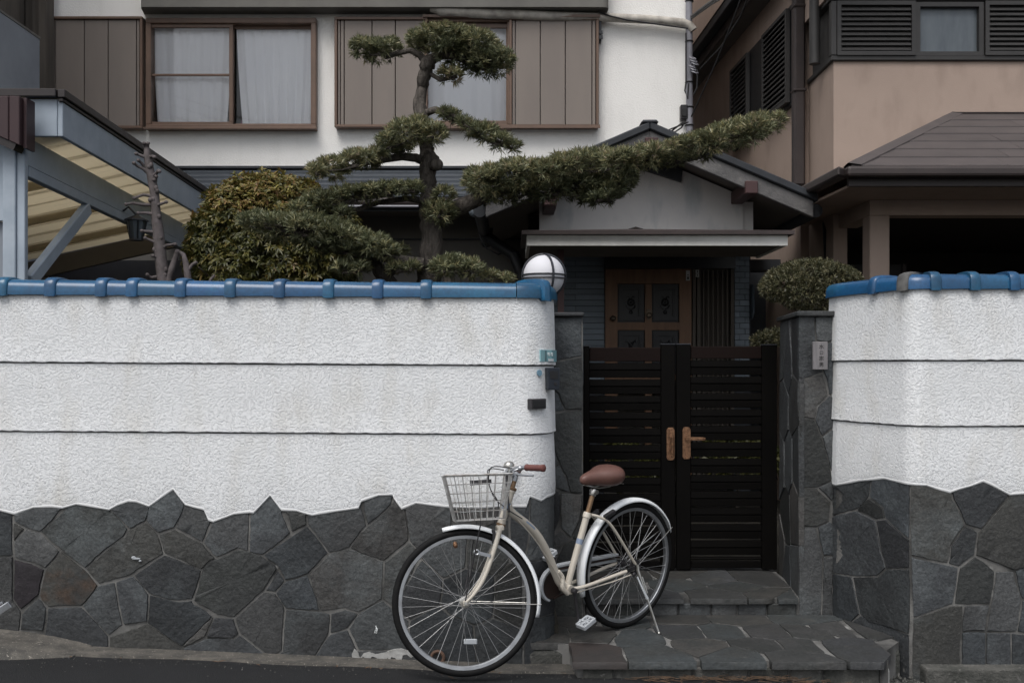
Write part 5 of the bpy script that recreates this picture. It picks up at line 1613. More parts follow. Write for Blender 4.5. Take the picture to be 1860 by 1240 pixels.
# ------------------------------------------------------------------ neighbour at the upper left
nb = thing('timber_outbuilding', 'grey timber and sheet metal building at the upper left edge', 'building', (-4.8, 9.5, 0))
build(MB().box(-4.75, -4.556, 6.8, 9.6, 0, 4.636), 'sheet_wall', M['steel_panel'], nb)
build(MB().box(-4.76, -4.55, 6.8, 9.61, 4.638, 4.66), 'top_trim', M['slab_grey'], nb)
build(MB().box(-5.4, -5.0, 6.2, 10.2, 0, 9), 'timber_wall', M['old_wood'], nb)
for k in range(9):
    y0 = 6.6 + k * .38
    build(MB().box(-4.998, -4.95 + .05 * (k % 2), y0, y0 + .36, 4.0, 8.8), 'board', M['old_wood'], nb)
for k in range(-2, 2):
    build(MB().box(Xp(58 + 14 * k, 10.2), Xp(71.5 + 14.3 * k, 10.2), 10.2 - .03 * k, 10.35, 0, 8.8), 'board', M['old_wood'], nb)

# ------------------------------------------------------------------ carport
cp = thing('carport', 'blue grey painted carport with yellowed board roof behind the left wall', 'carport', (-2.8, 5.8, 0))
YA, YZ = 5.8, 9.3
def cxp(x, y): return x + SK * (y - YA)
zt_, zb_ = Zp(180, YA), Zp(248, YA)
XO = Xp(114, YA)
def along(name, x0, x1, z0, z1, m, y0=YA, y1=YZ, dz_=0.0, bevel=0.004, parent=None):
    mb = MB().add([(cxp(x0, y0), y0, z0), (cxp(x1, y0), y0, z0), (cxp(x1, y0), y0, z1), (cxp(x0, y0), y0, z1), (cxp(x0, y1), y1, z0 + dz_), (cxp(x1, y1), y1, z0 + dz_), (cxp(x1, y1), y1, z1 + dz_), (cxp(x0, y1), y1, z1 + dz_)],
                  [(0, 1, 2, 3), (4, 5, 6, 7), (0, 1, 5, 4), (1, 2, 6, 5), (2, 3, 7, 6), (3, 0, 4, 7)])
    return build(mb, name, m, parent or cp, bevel=bevel)
along('fascia_board', XO - .03, XO, zb_, zt_, M['blue_beam'])
build(MB().box(Xp(46, YA), XO - .032, YA - .002, YA + .03, zb_ + .001, zt_ - .001), 'front_board', M['blue_beam'], cp, bevel=0.003)
along('roof_cap', XO - .02, XO + .025, zt_ + .002, zt_ + .05, M['dark_cap'], y0=YA - .03)
along('roof_cap', XO - .02, XO + .010, zt_ - .02, zt_ + .001, M['dark_cap'], y0=YA - .02)
build(MB().box(Xp(-120, YA), XO - .022, YA - .045, YA + .2, zt_ + .004, zt_ + .05), 'roof_cap', M['dark_cap'], cp, bevel=0.004)
# inner beam, lower strip
XI = Xp(51, YA)
along('inner_beam', XI - .05, XI, Zp(301, YA), Zp(249, YA), M['blue_beam'], dz_=-.05)
along('beam_strip', XI - .045, XI + .006, Zp(321, YA), Zp(302, YA), M['blue_beam'], dz_=-.05)
# post and brace
build(MB().box(Xp(14, 5.78), Xp(37, 5.78), 5.72, 5.78, 0, Zp(249, 5.78)), 'post', M['blue_beam'], cp, bevel=0.004)
build(MB().box(Xp(37, 5.78) + .001, Xp(52, 5.78), 5.735, 5.775, 0, Zp(249, 5.78)), 'post_angle', M['blue_beam'], cp, bevel=0.004)
yb_q = 6.75
build(MB().beam((XI - .015, 5.84, Zp(512, 5.84)), (cxp(XI - .015, yb_q), yb_q, Zp(321, YA) - .05 + .02), 0.05, 0.085), 'brace', M['blue_beam'], cp, bevel=0.006)
build(MB().box(Xp(-60, 5.8), Xp(13, 5.78), 5.76, 5.79, Zp(402, 5.78), Zp(262, 5.78)), 'side_panel', M['blue_beam'], cp, bevel=0.003)
build(MB().box(Xp(-60, 5.8), Xp(10, 5.78), 5.80, 5.83, 0.5, Zp(402, 5.78)), 'side_panel', M['steel_panel'], cp)
# maroon gutter box at the corner
for a, b in ((-60, 19), (19.5, 39)):
    x0_, x1_ = Xp(a, 5.62), Xp(b, 5.62)
    s0, s1 = Zp(248 + a * .45, 5.62), Zp(248 + b * .45, 5.62)
    mb = MB().prism([(x0_, 5.6, s0), (x1_ - .002, 5.6, s1), (x1_ - .002, 5.6, Zp(176, 5.62)), (x0_, 5.6, Zp(176, 5.62))], (0, 0.12, 0))
    build(mb, 'gutter_panel', M['maroon'], cp, bevel=0.004)
build(MB().beam((Xp(-60, 5.65), 5.66, Zp(228, 5.65)), (Xp(33, 5.65), 5.66, Zp(270, 5.65)), 0.1, 0.04), 'gutter_trim', M['dark_cap'], cp)
build(MB().box(Xp(39.5, 5.62), Xp(45, 5.62), 5.64, 5.74, Zp(268, 5.62), Zp(176, 5.62)), 'gutter_trim', M['maroon'], cp)
# sloping board roof
slope = 0.21
rz1 = Zp(249, YA) + .012
y = YA + 0.02
k = 0
while y < YZ - .05:
    e = min(y + 0.315, YZ)
    for (xa_, xb_) in ((-2.79 - 2.3, -2.66),):
        pa = lambda x, yy: Vector((cxp(x, yy), yy, rz1 + slope * (x - XI) - .05 * (yy - YA) / 3.5))
        j = 0.004 * (k % 2)
        mb = MB().prism([pa(-4.95, y + .004) + Vector((0, 0, j)), pa(-2.648, y + .004) + Vector((0, 0, j)), pa(-2.648, e - .004) + Vector((0, 0, j + .012)), pa(-4.95, e - .004) + Vector((0, 0, j + .012))], (0, 0, 0.02))
        build(mb, 'roof_board', M['yellow_board'], cp)
    if k % 3 == 2:
        build(MB().beam(pa(-4.95, e) - Vector((0, 0, .03)), pa(-2.86, e) - Vector((0, 0, .03)), 0.04, 0.05), 'batten', M['yellow_board'], cp)
    y = e
    k += 1
build(MB().beam(pa(-4.95, YZ - .1) - Vector((0, 0, .12)), pa(-2.84, YZ - .1) - Vector((0, 0, .09)), 0.06, 0.16), 'back_beam', M['soffit'], cp)
build(MB().box(-5.4, -2.2, 10.0, 10.1, 0, 2.55), 'dark_backing', M['door_dark'], cp)  # near-black sheet added to stand in for the deep shade under the carport
build(MB().box(-4.75, -4.65, 6.2, 10.0, 0, 2.4), 'side_wall', M['old_wood'], cp)
ln = thing('wall_lantern', 'dark glass lantern hanging under the carport beam', 'lantern', W(248, 405, 7.4))
lc = W(248, 415, 7.4)
mb = MB().lathe([(0.012, .10), (0.085, .065), (0.088, .055)], lc, (0, 0, 1), 6)
build(mb, 'lantern_roof', M['lamp_dark'], ln)
build(MB().lathe([(0.045, -.075), (0.072, .054)], lc, (0, 0, 1), 6), 'lantern_glass', M['frosted'], ln)
mb = MB().lathe([(0.05, -.09), (0.05, -.075)], lc, (0, 0, 1), 6)
for k in range(6):
    a = k * math.pi / 3
    mb.tube([lc + Vector((.048 * math.cos(a), .048 * math.sin(a), -.075)), lc + Vector((.076 * math.cos(a), .076 * math.sin(a), .055))], 0.006, 4)
mb.tube([lc + Vector((0, 0, .1)), lc + Vector((-.06, 0, .16)), lc + Vector((-.1, 0, .13))], 0.008, 6)
build(mb, 'lantern_frame', M['lamp_dark'], ln)
# ------------------------------------------------------------------ foliage
def unit(a): return a / np.maximum(np.linalg.norm(a, axis=1, keepdims=True), 1e-9)

def leaves(name, c, d, n, L, Wd, amin, amax, m, parent, droop=0.15, bend=False, bias=0.0, label=None, colmin=0.0, colmax=1.0):
    """n leaves round each shoot (centre c, axis d); every leaf a folded blade; one mesh."""
    N = len(c)
    c, d = np.repeat(c, n, 0), np.repeat(unit(d), n, 0)
    K = N * n
    ref = np.where(np.abs(d[:, 2:3]) < .9, np.array([[0, 0, 1.0]]), np.array([[1.0, 0, 0]]))
    e1 = unit(np.cross(d, ref))
    e2 = np.cross(d, e1)
    ph = (np.tile(np.arange(n), N) * 2.399 + np.repeat(rng.uniform(0, 6.28, N), n))[:, None]
    an = rng.uniform(amin, amax, (K, 1))
    ld = np.cos(an) * d + np.sin(an) * (np.cos(ph) * e1 + np.sin(ph) * e2)
    ld = unit(ld)
    sd = unit(np.cross(ld, d) + 1e-6)
    nn = np.cross(sd, ld)
    ll = L * rng.uniform(.65, 1.2, (K, 1))
    ww = Wd * rng.uniform(.75, 1.2, (K, 1)) * .5
    b = c + d * rng.uniform(-.35, .15, (K, 1)) * L
    dr = np.array([[0, 0, -1.0]]) * droop * ll
    if bend:
        v = np.stack([b, b + ld * ll * .35 + sd * ww + nn * ww * .3, b + ld * ll * .72 + sd * ww * .8 + dr * .35 + nn * ww * .3, b + ld * ll + dr, b + ld * ll * .72 - sd * ww * .8 + dr * .35 + nn * ww * .3,
                      b + ld * ll * .35 - sd * ww + nn * ww * .3, b + ld * ll * .4, b + ld * ll * .72 + dr * .35], 1)
        q = np.array([[0, 1, 6, 6], [0, 6, 5, 5]])
        faces = [(0, 1, 6), (1, 2, 7, 6), (2, 3, 7), (0, 6, 5), (6, 7, 4, 5), (7, 3, 4)]
        per = 8
    else:
        v = np.stack([b, b + ld * ll * .45 + sd * ww + nn * ww * .25, b + ld * ll + dr, b + ld * ll * .45 - sd * ww + nn * ww * .25], 1)
        faces = [(0, 1, 2, 3)]
        per = 4
    vs = v.reshape(-1, 3)
    off = woff(parent) if parent is not None else Vector((0, 0, 0))
    vs = vs - np.array([off.x, off.y, off.z])
    me = bpy.data.meshes.new(name)
    base = np.arange(K) * per
    loops, starts, tot = [], [], 0
    fl = np.concatenate([np.array(f) for f in faces])
    lens = np.array([len(f) for f in faces])
    loops = (base[:, None] + fl[None, :]).ravel().astype(np.int32)
    totals = np.tile(lens, K)
    starts = np.concatenate([[0], np.cumsum(totals)[:-1]]).astype(np.int32)
    me.vertices.add(len(vs))
    me.vertices.foreach_set('co', vs.astype(np.float32).ravel())
    me.loops.add(len(loops))
    me.loops.foreach_set('vertex_index', loops)
    me.polygons.add(len(totals))
    me.polygons.foreach_set('loop_start', starts)
    me.polygons.foreach_set('loop_total', totals.astype(np.int32))
    sh = np.repeat(rng.uniform(0, 1, N), n)
    col = np.clip(.55 * sh + .45 * rng.uniform(0, 1, K) + bias, 0, 1) * (colmax - colmin) + colmin
    at = me.attributes.new('leafcol', 'FLOAT', 'POINT')
    at.data.foreach_set('value', np.repeat(col, per).astype(np.float32))
    me.update()
    me.validate()
    me.materials.append(m)
    o = bpy.data.objects.new(name, me)
    COL.objects.link(o)
    if parent is not None: o.parent = parent
    if label: o['label'] = label
    o['kind'] = 'stuff'
    return o

def blob_points(blobs, dens, under=0.45, inner=0.25, up=0.5, lump=0.16):
    """points and axes on the skin (and a share inside) of a union of ellipsoids"""
    C, D = [], []
    cs = np.array([b[0] for b in blobs])
    rs = np.array([b[1] for b in blobs])
    for i in range(len(blobs)):
        area = 4 * math.pi * (((rs[i][0] * rs[i][1]) ** 1.6 + (rs[i][0] * rs[i][2]) ** 1.6 + (rs[i][1] * rs[i][2]) ** 1.6) / 3) ** (1 / 1.6)
        n = max(4, int(area * dens))
        u = unit(rng.normal(size=(n, 3)))
        k = 1 + lump * (np.sin(u[:, 0] * 5 + i * 3) * np.sin(u[:, 1] * 4 + i) + rng.normal(size=n) * .5)
        inn = rng.uniform(size=n) < inner
        k = np.where(inn, rng.uniform(.45, .95, n), k)
        p = cs[i] + u * rs[i] * k[:, None]
        nr = unit(u / rs[i])
        keep = (nr[:, 2] > -.25) | (rng.uniform(size=n) < under)
        for j in range(len(blobs)):
            if j == i: continue
            q = (p - cs[j]) / rs[j]
            keep &= (np.sum(q * q, 1) > .62) | (rng.uniform(size=n) < .12)
        C.append(p[keep])
        D.append((nr * .7 + np.array([[0, 0, up]]) + rng.normal(size=nr.shape) * .28)[keep])
    return np.concatenate(C), np.concatenate(D)

def pad(path, Y0, Y1, dr, sub=18, flat=1.0):
    """path of (px, py, half height px): cloud of small blobs along it, dr the half depth in metres"""
    bl = []
    P = [(a, b, h, Y0 + (Y1 - Y0) * i / max(1, len(path) - 1)) for i, (a, b, h) in enumerate(path)]
    for (a, b) in zip(P, P[1:] if len(P) > 1 else P):
        l = math.hypot(a[0] - b[0], a[1] - b[1])
        n = max(1, int(l / sub))
        for k in range(n):
            u = (k + .5) / n
            x, y, h, Y = [a[q] + (b[q] - a[q]) * u for q in range(4)]
            for m_ in range(2):
                w_ = W(x + random.uniform(-6, 6), y + random.uniform(-.18, .18) * h, Y + random.uniform(-.55, .55) * dr)
                s_ = h * Y / F * random.uniform(.66, .88)
                bl.append(((w_.x, w_.y, w_.z), (s_ * random.uniform(1.0, 1.5), dr * random.uniform(.5, .75), s_ * flat)))
    return bl

# ------------------------------------------------------------------ the cloud pruned tree
YT = 7.0
maki = thing('cloud_pruned_tree', 'tall cloud pruned evergreen with layered pads and one long branch over the gate', 'tree', (Xp(780, YT), YT, 0.1))
tr = [(778, 640, 30), (777, 520, 27), (783, 470, 25), (785, 430, 22), (780, 390, 20), (778, 350, 17), (777, 310, 17), (781, 292, 21), (774, 275, 14), (770, 245, 15), (764, 212, 15), (762, 190, 14), (766, 160, 12), (772, 132, 14), (777, 115, 16), (788, 104, 10)]
mb = MB()
pts = [W(a, b, YT + .03 * math.sin(i * 1.7)) for i, (a, b, r_) in enumerate(tr)]
# densify and roughen
pp, rr_ = [], []
for i in range(len(pts) - 1):
    for k in range(4):
        u = k / 4
        pp.append(pts[i].lerp(pts[i + 1], u) + Vector((random.uniform(-.006, .006), random.uniform(-.006, .006), 0)))
        rr_.append((tr[i][2] * (1 - u) + tr[i + 1][2] * u) * .86 * YT / F * random.uniform(.92, 1.08))
pp.append(pts[-1]); rr_.append(.03)
mb.tube(pp, rr_, 14)
# fluted bark ridges
for k in range(16):
    a = 6.283 * k / 16
    st_ = random.randint(0, 20)
    en = random.randint(st_ + 10, min(len(pp) - 1, st_ + 34))
    mb.tube([pp[i] + Vector((math.cos(a + i * .03) * rr_[i] * .95, math.sin(a + i * .03) * rr_[i] * .95, 0)) for i in range(st_, en)], [max(.003, rr_[i] * .14 * math.sin(math.pi * (i - st_ + .5) / (en - st_))) for i in range(st_, en)], 5)
mb.ball(W(792, 299, YT - .08), .05, .05, .045, 10, 8)
for pa in ([(770, 480, 12), (740, 476, 11), (705, 492, 12), (690, 520, 13), (684, 560, 13)], [(680, 470, 8), (688, 490, 13), (708, 515, 15), (720, 560, 16)], [(800, 470, 9), (815, 500, 11), (820, 560, 12)]):
    mb.tube([W(a, b, YT - .1) for a, b, r_ in pa], [r_ * YT / F for a, b, r_ in pa], 9)
build(mb, 'trunk', M['bark'], maki, smooth=True, ang=70)
branches = [
    ([(778, 118, 8), (762, 100, 7), (745, 91, 6), (722, 96, 5), (700, 104, 4)], 7.0, 6.95),
    ([(780, 108, 11), (805, 100, 9), (835, 104, 7), (870, 118, 5), (895, 130, 4)], 7.0, 6.95),
    ([(776, 130, 5), (800, 145, 4), (830, 140, 3)], 7.0, 6.9),
    ([(768, 207, 8), (790, 200, 7), (815, 206, 6), (845, 228, 6), (875, 250, 4), (915, 265, 3)], 7.0, 6.8),
    ([(779, 296, 10), (755, 286, 9), (730, 285, 8), (690, 290, 7), (650, 300, 5), (600, 312, 3)], 7.0, 6.8),
    ([(775, 365, 7), (740, 360, 6), (690, 368, 5), (640, 384, 5), (580, 392, 3)], 7.0, 6.75),
    ([(790, 385, 14), (820, 382, 17), (850, 370, 16), (900, 348, 13), (980, 330, 10), (1080, 310, 8), (1200, 285, 6), (1310, 255, 4), (1390, 232, 3)], 7.0, 6.7),
    ([(785, 480, 11), (740, 474, 11), (700, 468, 10), (660, 458, 9), (600, 430, 7), (540, 415, 5), (470, 405, 3)], 6.95, 6.6),
    ([(1040, 330, 5), (1070, 350, 4), (1100, 362, 3)], 6.85, 6.75),
]
for br, ya, yb_ in branches:
    n = len(br)
    build(MB().tube([W(a, b + random.uniform(-1, 1), ya + (yb_ - ya) * i / (n - 1)) for i, (a, b, r_) in enumerate(br)], [r_ * .9 * YT / F for a, b, r_ in br], 9), 'branch', M['bark'], maki, smooth=True, ang=70)
pads = [
    ('top', pad([(752, 82, 16), (790, 72, 22), (830, 74, 24), (865, 84, 26), (895, 106, 26), (912, 126, 18)], 7.0, 6.95, .30), 0.05),
    ('topfill', pad([(800, 92, 22), (850, 100, 24), (890, 120, 20)], 7.0, 6.95, .26), -.1),
    ('topleft', pad([(645, 88, 16), (672, 92, 20), (700, 90, 20), (728, 88, 12)], 6.95, 7.0, .22), 0),
    ('underlight', pad([(795, 132, 10), (815, 140, 12), (840, 138, 10)], 6.9, 6.85, .14), .2),
    ('rightmid', pad([(790, 203, 5), (812, 208, 12), (830, 216, 10), (850, 230, 7), (868, 238, 16), (895, 250, 20), (925, 264, 13), (938, 268, 7)], 6.95, 6.75, .18), 0),
    ('mid', pad([(695, 268, 12), (718, 254, 20), (745, 240, 26), (775, 236, 26), (798, 246, 16)], 6.85, 6.8, .26), .12),
    ('midlow', pad([(705, 270, 10), (745, 272, 12)], 6.85, 6.85, .2), 0),
    ('left', pad([(560, 318, 10), (590, 308, 18), (625, 300, 20), (655, 294, 18), (690, 285, 10)], 6.7, 6.85, .26), .15),
    ('leftlow', pad([(540, 384, 14), (575, 370, 20), (610, 362, 18), (650, 352, 14), (690, 346, 14), (735, 344, 12), (762, 348, 12)], 6.65, 6.9, .24), -.02),
    ('leftlow2', pad([(560, 392, 12), (610, 382, 14), (640, 395, 9)], 6.65, 6.7, .18), -.1),
    ('trunkclump', pad([(800, 345, 14), (805, 370, 26), (800, 400, 24), (818, 385, 14)], 6.85, 6.85, .15), .05),
    ('band', pad([(445, 404, 12), (490, 408, 24), (540, 416, 28), (590, 420, 28), (640, 432, 26), (690, 452, 18), (720, 462, 10)], 6.5, 6.75, .32), -.03),
    ('bandlow', pad([(560, 440, 14), (620, 452, 16), (670, 466, 12)], 6.55, 6.7, .22), -.12),
    ('foot', pad([(610, 492, 14), (640, 484, 14), (670, 486, 10)], 6.6, 6.7, .22), 0),
    ('foot2', pad([(705, 486, 12), (735, 492, 12), (765, 480, 10)], 6.7, 6.7, .15), 0),
    ('footup', pad([(710, 452, 10), (745, 460, 14)], 6.95, 7.1, .15), 0),
    ('rightfoot', pad([(788, 492, 12), (815, 484, 22), (845, 484, 22), (868, 488, 14)], 6.6, 6.6, .24), 0),
    ('rightfoot2', pad([(878, 500, 8), (905, 504, 10), (930, 508, 6)], 6.6, 6.6, .15), .1),
    ('long', pad([(855, 336, 18), (885, 330, 26), (930, 322, 26), (980, 314, 26), (1040, 305, 26), (1100, 298, 26), (1150, 288, 22), (1200, 280, 18), (1250, 268, 20), (1300, 254, 22), (1350, 241, 24), (1395, 229, 18), (1415, 224, 10)], 6.75, 6.6, .32), .12),
    ('longlow', pad([(880, 355, 18), (930, 350, 22), (980, 345, 22), (1040, 338, 26), (1085, 345, 26), (1120, 342, 20), (1150, 318, 14)], 6.8, 6.75, .26), -.05),
    ('longlow2', pad([(1055, 358, 14), (1095, 364, 12), (1125, 352, 14)], 6.7, 6.7, .2), -.12),
    ('longend', pad([(1200, 296, 10), (1240, 290, 12), (1290, 276, 10)], 6.7, 6.7, .18), -.05),
]
for nm, bl, bias in pads:
    c, d = blob_points(bl, 1250, under=.2, inner=.15, up=.7, lump=.09)
    leaves('foliage_pad', c, d, 9, .050, .0074, R(12), R(66), M['maki'], maki, droop=.12, bias=bias)
    # twigs inside the pad
    mb = MB()
    for k in range(min(40, len(bl) * 2)):
        b0 = bl[random.randrange(len(bl))]
        b1 = bl[random.randrange(len(bl))]
        p0, p1 = Vector(b0[0]), Vector(b1[0])
        if (p0 - p1).length > .5 or (p0 - p1).length < .04: continue
        mb.tube([p0 - Vector((0, 0, b0[1][2] * .5)), (p0 + p1) / 2 - Vector((0, 0, b0[1][2] * .6)), p1], [.009, .006, .003], 5)
    if mb.v: build(mb, 'twigs', M['bark'], maki, smooth=True, kind='stuff')

# ------------------------------------------------------------------ rounded bush with bronze tips
bush = thing('rounded_bush', 'rounded olive and bronze leaved bush left of the pruned tree', 'bush', (Xp(490, 7.9), 7.9, 0.1))
def PB(px, py, Y, rx, ry, rz):
    w_ = W(px, py, Y)
    return ((w_.x, w_.y, w_.z), (rx * Y / F, ry, rz * Y / F))
bl = [PB(492, 470, 7.9, 142, .6, 140), PB(490, 425, 7.85, 118, .52, 98), PB(455, 405, 7.8, 72, .42, 72), PB(535, 400, 7.8, 80, .42, 70), PB(405, 470, 7.75, 54, .4, 85), PB(590, 470, 7.7, 62, .4, 85), PB(497, 368, 7.85, 66, .40, 46), PB(440, 500, 7.6, 70, .35, 70), PB(540, 510, 7.6, 80, .3, 70), PB(625, 425, 7.8, 32, .25, 40)]
c, d = blob_points(bl, 680, under=.9, inner=.2, up=.4, lump=.09)
k = c[:, 2] > 0.9
c, d = c[k], d[k]
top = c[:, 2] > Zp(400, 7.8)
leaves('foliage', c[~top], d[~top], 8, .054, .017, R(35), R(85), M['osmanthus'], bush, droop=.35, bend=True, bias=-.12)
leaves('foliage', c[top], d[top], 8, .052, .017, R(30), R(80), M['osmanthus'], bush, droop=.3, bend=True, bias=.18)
# shoots standing proud of the outline
sp = np.array([list(W(a, b, 7.8)) for a, b in [(515, 318), (500, 322), (385, 350), (432, 332), (350, 398), (605, 352), (560, 330), (640, 400), (655, 420), (378, 372)]])
leaves('foliage', sp, np.tile([[0, 0, 1.0]], (len(sp), 1)) + rng.normal(size=sp.shape) * .2, 9, .075, .02, R(15), R(60), M['osmanthus'], bush, droop=.1, bend=True, bias=.2)
mb = MB()
for k in range(26):
    a = W(490 + random.uniform(-20, 20), 640, 7.9)
    e = bl[k % len(bl)]
    t_ = Vector(e[0]) + Vector((random.uniform(-1, 1) * e[1][0], random.uniform(-1, 1) * e[1][1], random.uniform(0, .9) * e[1][2]))
    mb.tube([a, a.lerp(t_, .4) + Vector((0, 0, .1)), t_], [.022, .014, .005], 6)
build(mb, 'stems', M['bark'], bush, smooth=True)

# ------------------------------------------------------------------ bare pollarded tree
bare = thing('bare_tree', 'thin bare pruned tree with knobbly stubs before the carport', 'tree', W(298, 660, 6.3))
mb = MB()
st = [(303, 640, 11), (297, 505, 10.5), (292, 465, 10), (288, 420, 9.5), (284, 385, 9), (280, 350, 8.5), (274, 320, 8), (271, 298, 7.5), (268, 280, 6.5), (267, 268, 5)]
def T(px, py): return W(px, py, 6.3)
mb.tube([T(a, b) + Vector((random.uniform(-.004, .004), 0, 0)) for a, b, r_ in st], [r_ * 6.3 / F * random.uniform(.9, 1.1) for a, b, r_ in st], 10)
mb.tube([T(301, 560), T(306, 505), T(314, 482), T(322, 458)], [.028, .024, .02, .017], 8)
mb.ball(T(322, 458), .02, .02, .018, 8, 6)
mb.tube([T(350, 600), T(342, 510), T(338, 480), T(333, 462), T(326, 458)], [.03, .024, .02, .014, .01], 8)
mb.tube([T(341, 492), T(350, 480), T(358, 476)], [.014, .011, .012], 7)
mb.tube([T(378, 520), T(384, 506), T(390, 500)], [.012, .01, .008], 6)
stubs = [[(273, 318), (262, 308), (254, 304), (250, 300)], [(275, 322), (286, 316), (292, 312), (296, 315)], [(269, 288), (258, 284), (252, 282)], [(269, 287), (279, 285), (285, 288)], [(276, 334), (282, 328)], [(284, 375), (292, 372), (306, 369)], [(283, 372), (262, 373), (246, 371), (236, 374)],
         [(281, 357), (262, 355), (248, 362)], [(287, 390), (268, 388), (256, 389)], [(290, 423), (276, 422), (262, 421)], [(293, 453), (282, 440), (268, 434)], [(294, 452), (306, 446), (322, 445)], [(300, 480), (289, 468), (282, 466)], [(264, 306), (260, 298), (256, 294)], [(267, 268), (264, 262)], [(268, 268), (271, 262)], [(290, 502), (276, 505), (272, 500)], [(282, 330), (286, 322)]]
for sb_ in stubs:
    m_ = len(sb_)
    mb.tube([T(a, b) + Vector((0, -.02 * i, 0)) for i, (a, b) in enumerate(sb_)], [(4.2 - 1.6 * i / (m_ - 1)) * 6.3 / F * .85 for i in range(m_)], 7)
    e = T(*sb_[-1]) + Vector((0, -.02 * (m_ - 1), 0))
    mb.ball(e, .013, .013, .012, 7, 5)
for k in range(14):
    a, b, r_ = st[random.randint(1, 8)]
    mb.ball(T(a + random.uniform(-1, 1) * r_, b + random.uniform(-15, 15)) + Vector((0, -.02, 0)), .014, .014, .018, 7, 5)
build(mb, 'trunk', M['bare_bark'], bare, smooth=True, ang=70)

# ------------------------------------------------------------------ clipped bushes by the right pillar
gb = thing('clipped_bush', 'rounded clipped bush resting above the right gate pillar', 'bush', W(1470, 560, 6.3))
bl = [PB(1472, 512, 6.35, 80, .3, 34), PB(1425, 520, 6.35, 40, .26, 24), PB(1520, 516, 6.35, 36, .26, 26), PB(1490, 540, 6.25, 45, .2, 28), PB(1455, 535, 6.25, 38, .2, 22), PB(1470, 494, 6.4, 52, .24, 20)]
c, d = blob_points(bl, 2100, under=.8, inner=.2, up=.25, lump=.05)
leaves('foliage', c, d, 6, .030, .009, R(10), R(60), M['boxwood'], gb, droop=.05)
mb = MB()
for k in range(10):
    mb.tube([W(1480 + random.uniform(-6, 6), 700, 6.45), W(1478 + random.uniform(-15, 15), 570, 6.42), W(1440 + 9 * k, 525, 6.35)], [.02, .016, .006], 6)
build(mb, 'stems', M['bark'], gb, smooth=True)
sb2 = thing('low_shrub', 'small clipped shrub peeping over the gate beside the right pillar', 'bush', W(1390, 640, 7.2))
bl = [PB(1392, 616, 7.2, 24, .15, 12), PB(1408, 612, 7.2, 20, .15, 13), PB(1380, 622, 7.2, 12, .1, 8)]
c, d = blob_points(bl, 1700, under=.7, inner=.2, up=.3, lump=.08)
leaves('foliage', c, d, 6, .034, .010, R(10), R(60), M['boxwood'], sb2, droop=.05)
build(MB().tube([W(1394, 760, 7.2), W(1392, 690, 7.2), W(1392, 616, 7.2)], [.02, .016, .008], 6), 'stems', M['bark'], sb2, smooth=True)
for k, (px0, py0) in enumerate(((1130, 840), (1340, 830))):
    gr = thing('ground_shrub', ('low green shrub behind the left leaf of the gate', 'low green shrub behind the right leaf of the gate')[k], 'bush', W(px0, 900, 7.6))
    bl = [PB(px0, py0, 7.6, 60, .25, 40), PB(px0 + 40, py0 + 10, 7.6, 45, .22, 30)]
    c, d = blob_points(bl, 420, under=.7, inner=.2, up=.4, lump=.1)
    leaves('foliage', c, d, 7, .06, .02, R(20), R(75), M['osmanthus'], gr, droop=.2, colmax=.6)
    build(MB().tube([W(px0, 960, 7.6), W(px0, py0, 7.6)], [.02, .008], 6), 'stems', M['bark'], gr, smooth=True)

# ------------------------------------------------------------------ dry needles at the foot of the step
mb = MB()
for k in range(170):
    u = random.gauss(0, 1)
    cl = random.choice([(1240, 40), (1270, 50), (1300, 60), (1420, 45), (1460, 50), (1360, 90), (1200, 30)])
    px_ = cl[0] + cl[1] * u
    if px_ < 1130 or px_ > 1560: continue
    Y = 4.845 - abs(random.gauss(0, .045)) - .01
    x = Xp(px_, Y)
    a = random.gauss(0, .5) + (math.pi if random.random() < .5 else 0)
    l = random.uniform(.02, .07)
    z = road_z(x) + random.uniform(.003, .016)
    p0 = Vector((x, Y, z))
    p1 = p0 + Vector((math.cos(a) * l, math.sin(a) * l * .7, random.uniform(-.003, .008)))
    mb.beam(p0, p1, .0028, .0016)
o = build(mb, 'dry_needles', M['needles'], None, kind='stuff', fixn=False)
o['label'] = 'dry brown needles gathered along the foot of the entrance step'

# grit swept against the kerb
mb = MB()
for k in range(420):
    x = random.uniform(-2.9, 2.6)
    y = 4.93 - abs(random.gauss(0, .09))
    s_ = random.uniform(.0010, .0026)
    mb.obox((x, y, road_z(x) + dip(y) + s_ * .6), (s_, s_ * .3, 0), (-s_ * .3, s_, 0), (0, s_ * .2, s_ * .7))
o = build(mb, 'road_grit', M['rough_concrete'], None, kind='stuff', fixn=False)
o['label'] = 'pale grit scattered on the asphalt along the kerb'
mb = MB()
for k in range(34):
    x = random.uniform(-2.6, 2.2)
    y = 4.95 - abs(random.gauss(0, .06))
    z = road_z(x) + dip(y) + .008
    a = random.uniform(0, 6.28)
    l, w_ = random.uniform(.012, .026), random.uniform(.004, .008)
    u, v = Vector((math.cos(a), math.sin(a), random.uniform(-.1, .2))), Vector((-math.sin(a), math.cos(a), random.uniform(-.2, .2)))
    p = Vector((x, y, z))
    mb.add([p - u * l, p + v * w_ + Vector((0, 0, .003)), p + u * l, p - v * w_ + Vector((0, 0, .002))], [(0, 1, 2), (0, 2, 3)])
o = build(mb, 'fallen_leaves', M['needles'], None, kind='stuff', fixn=False)
o['label'] = 'few small dry brown leaves lying along the kerb'
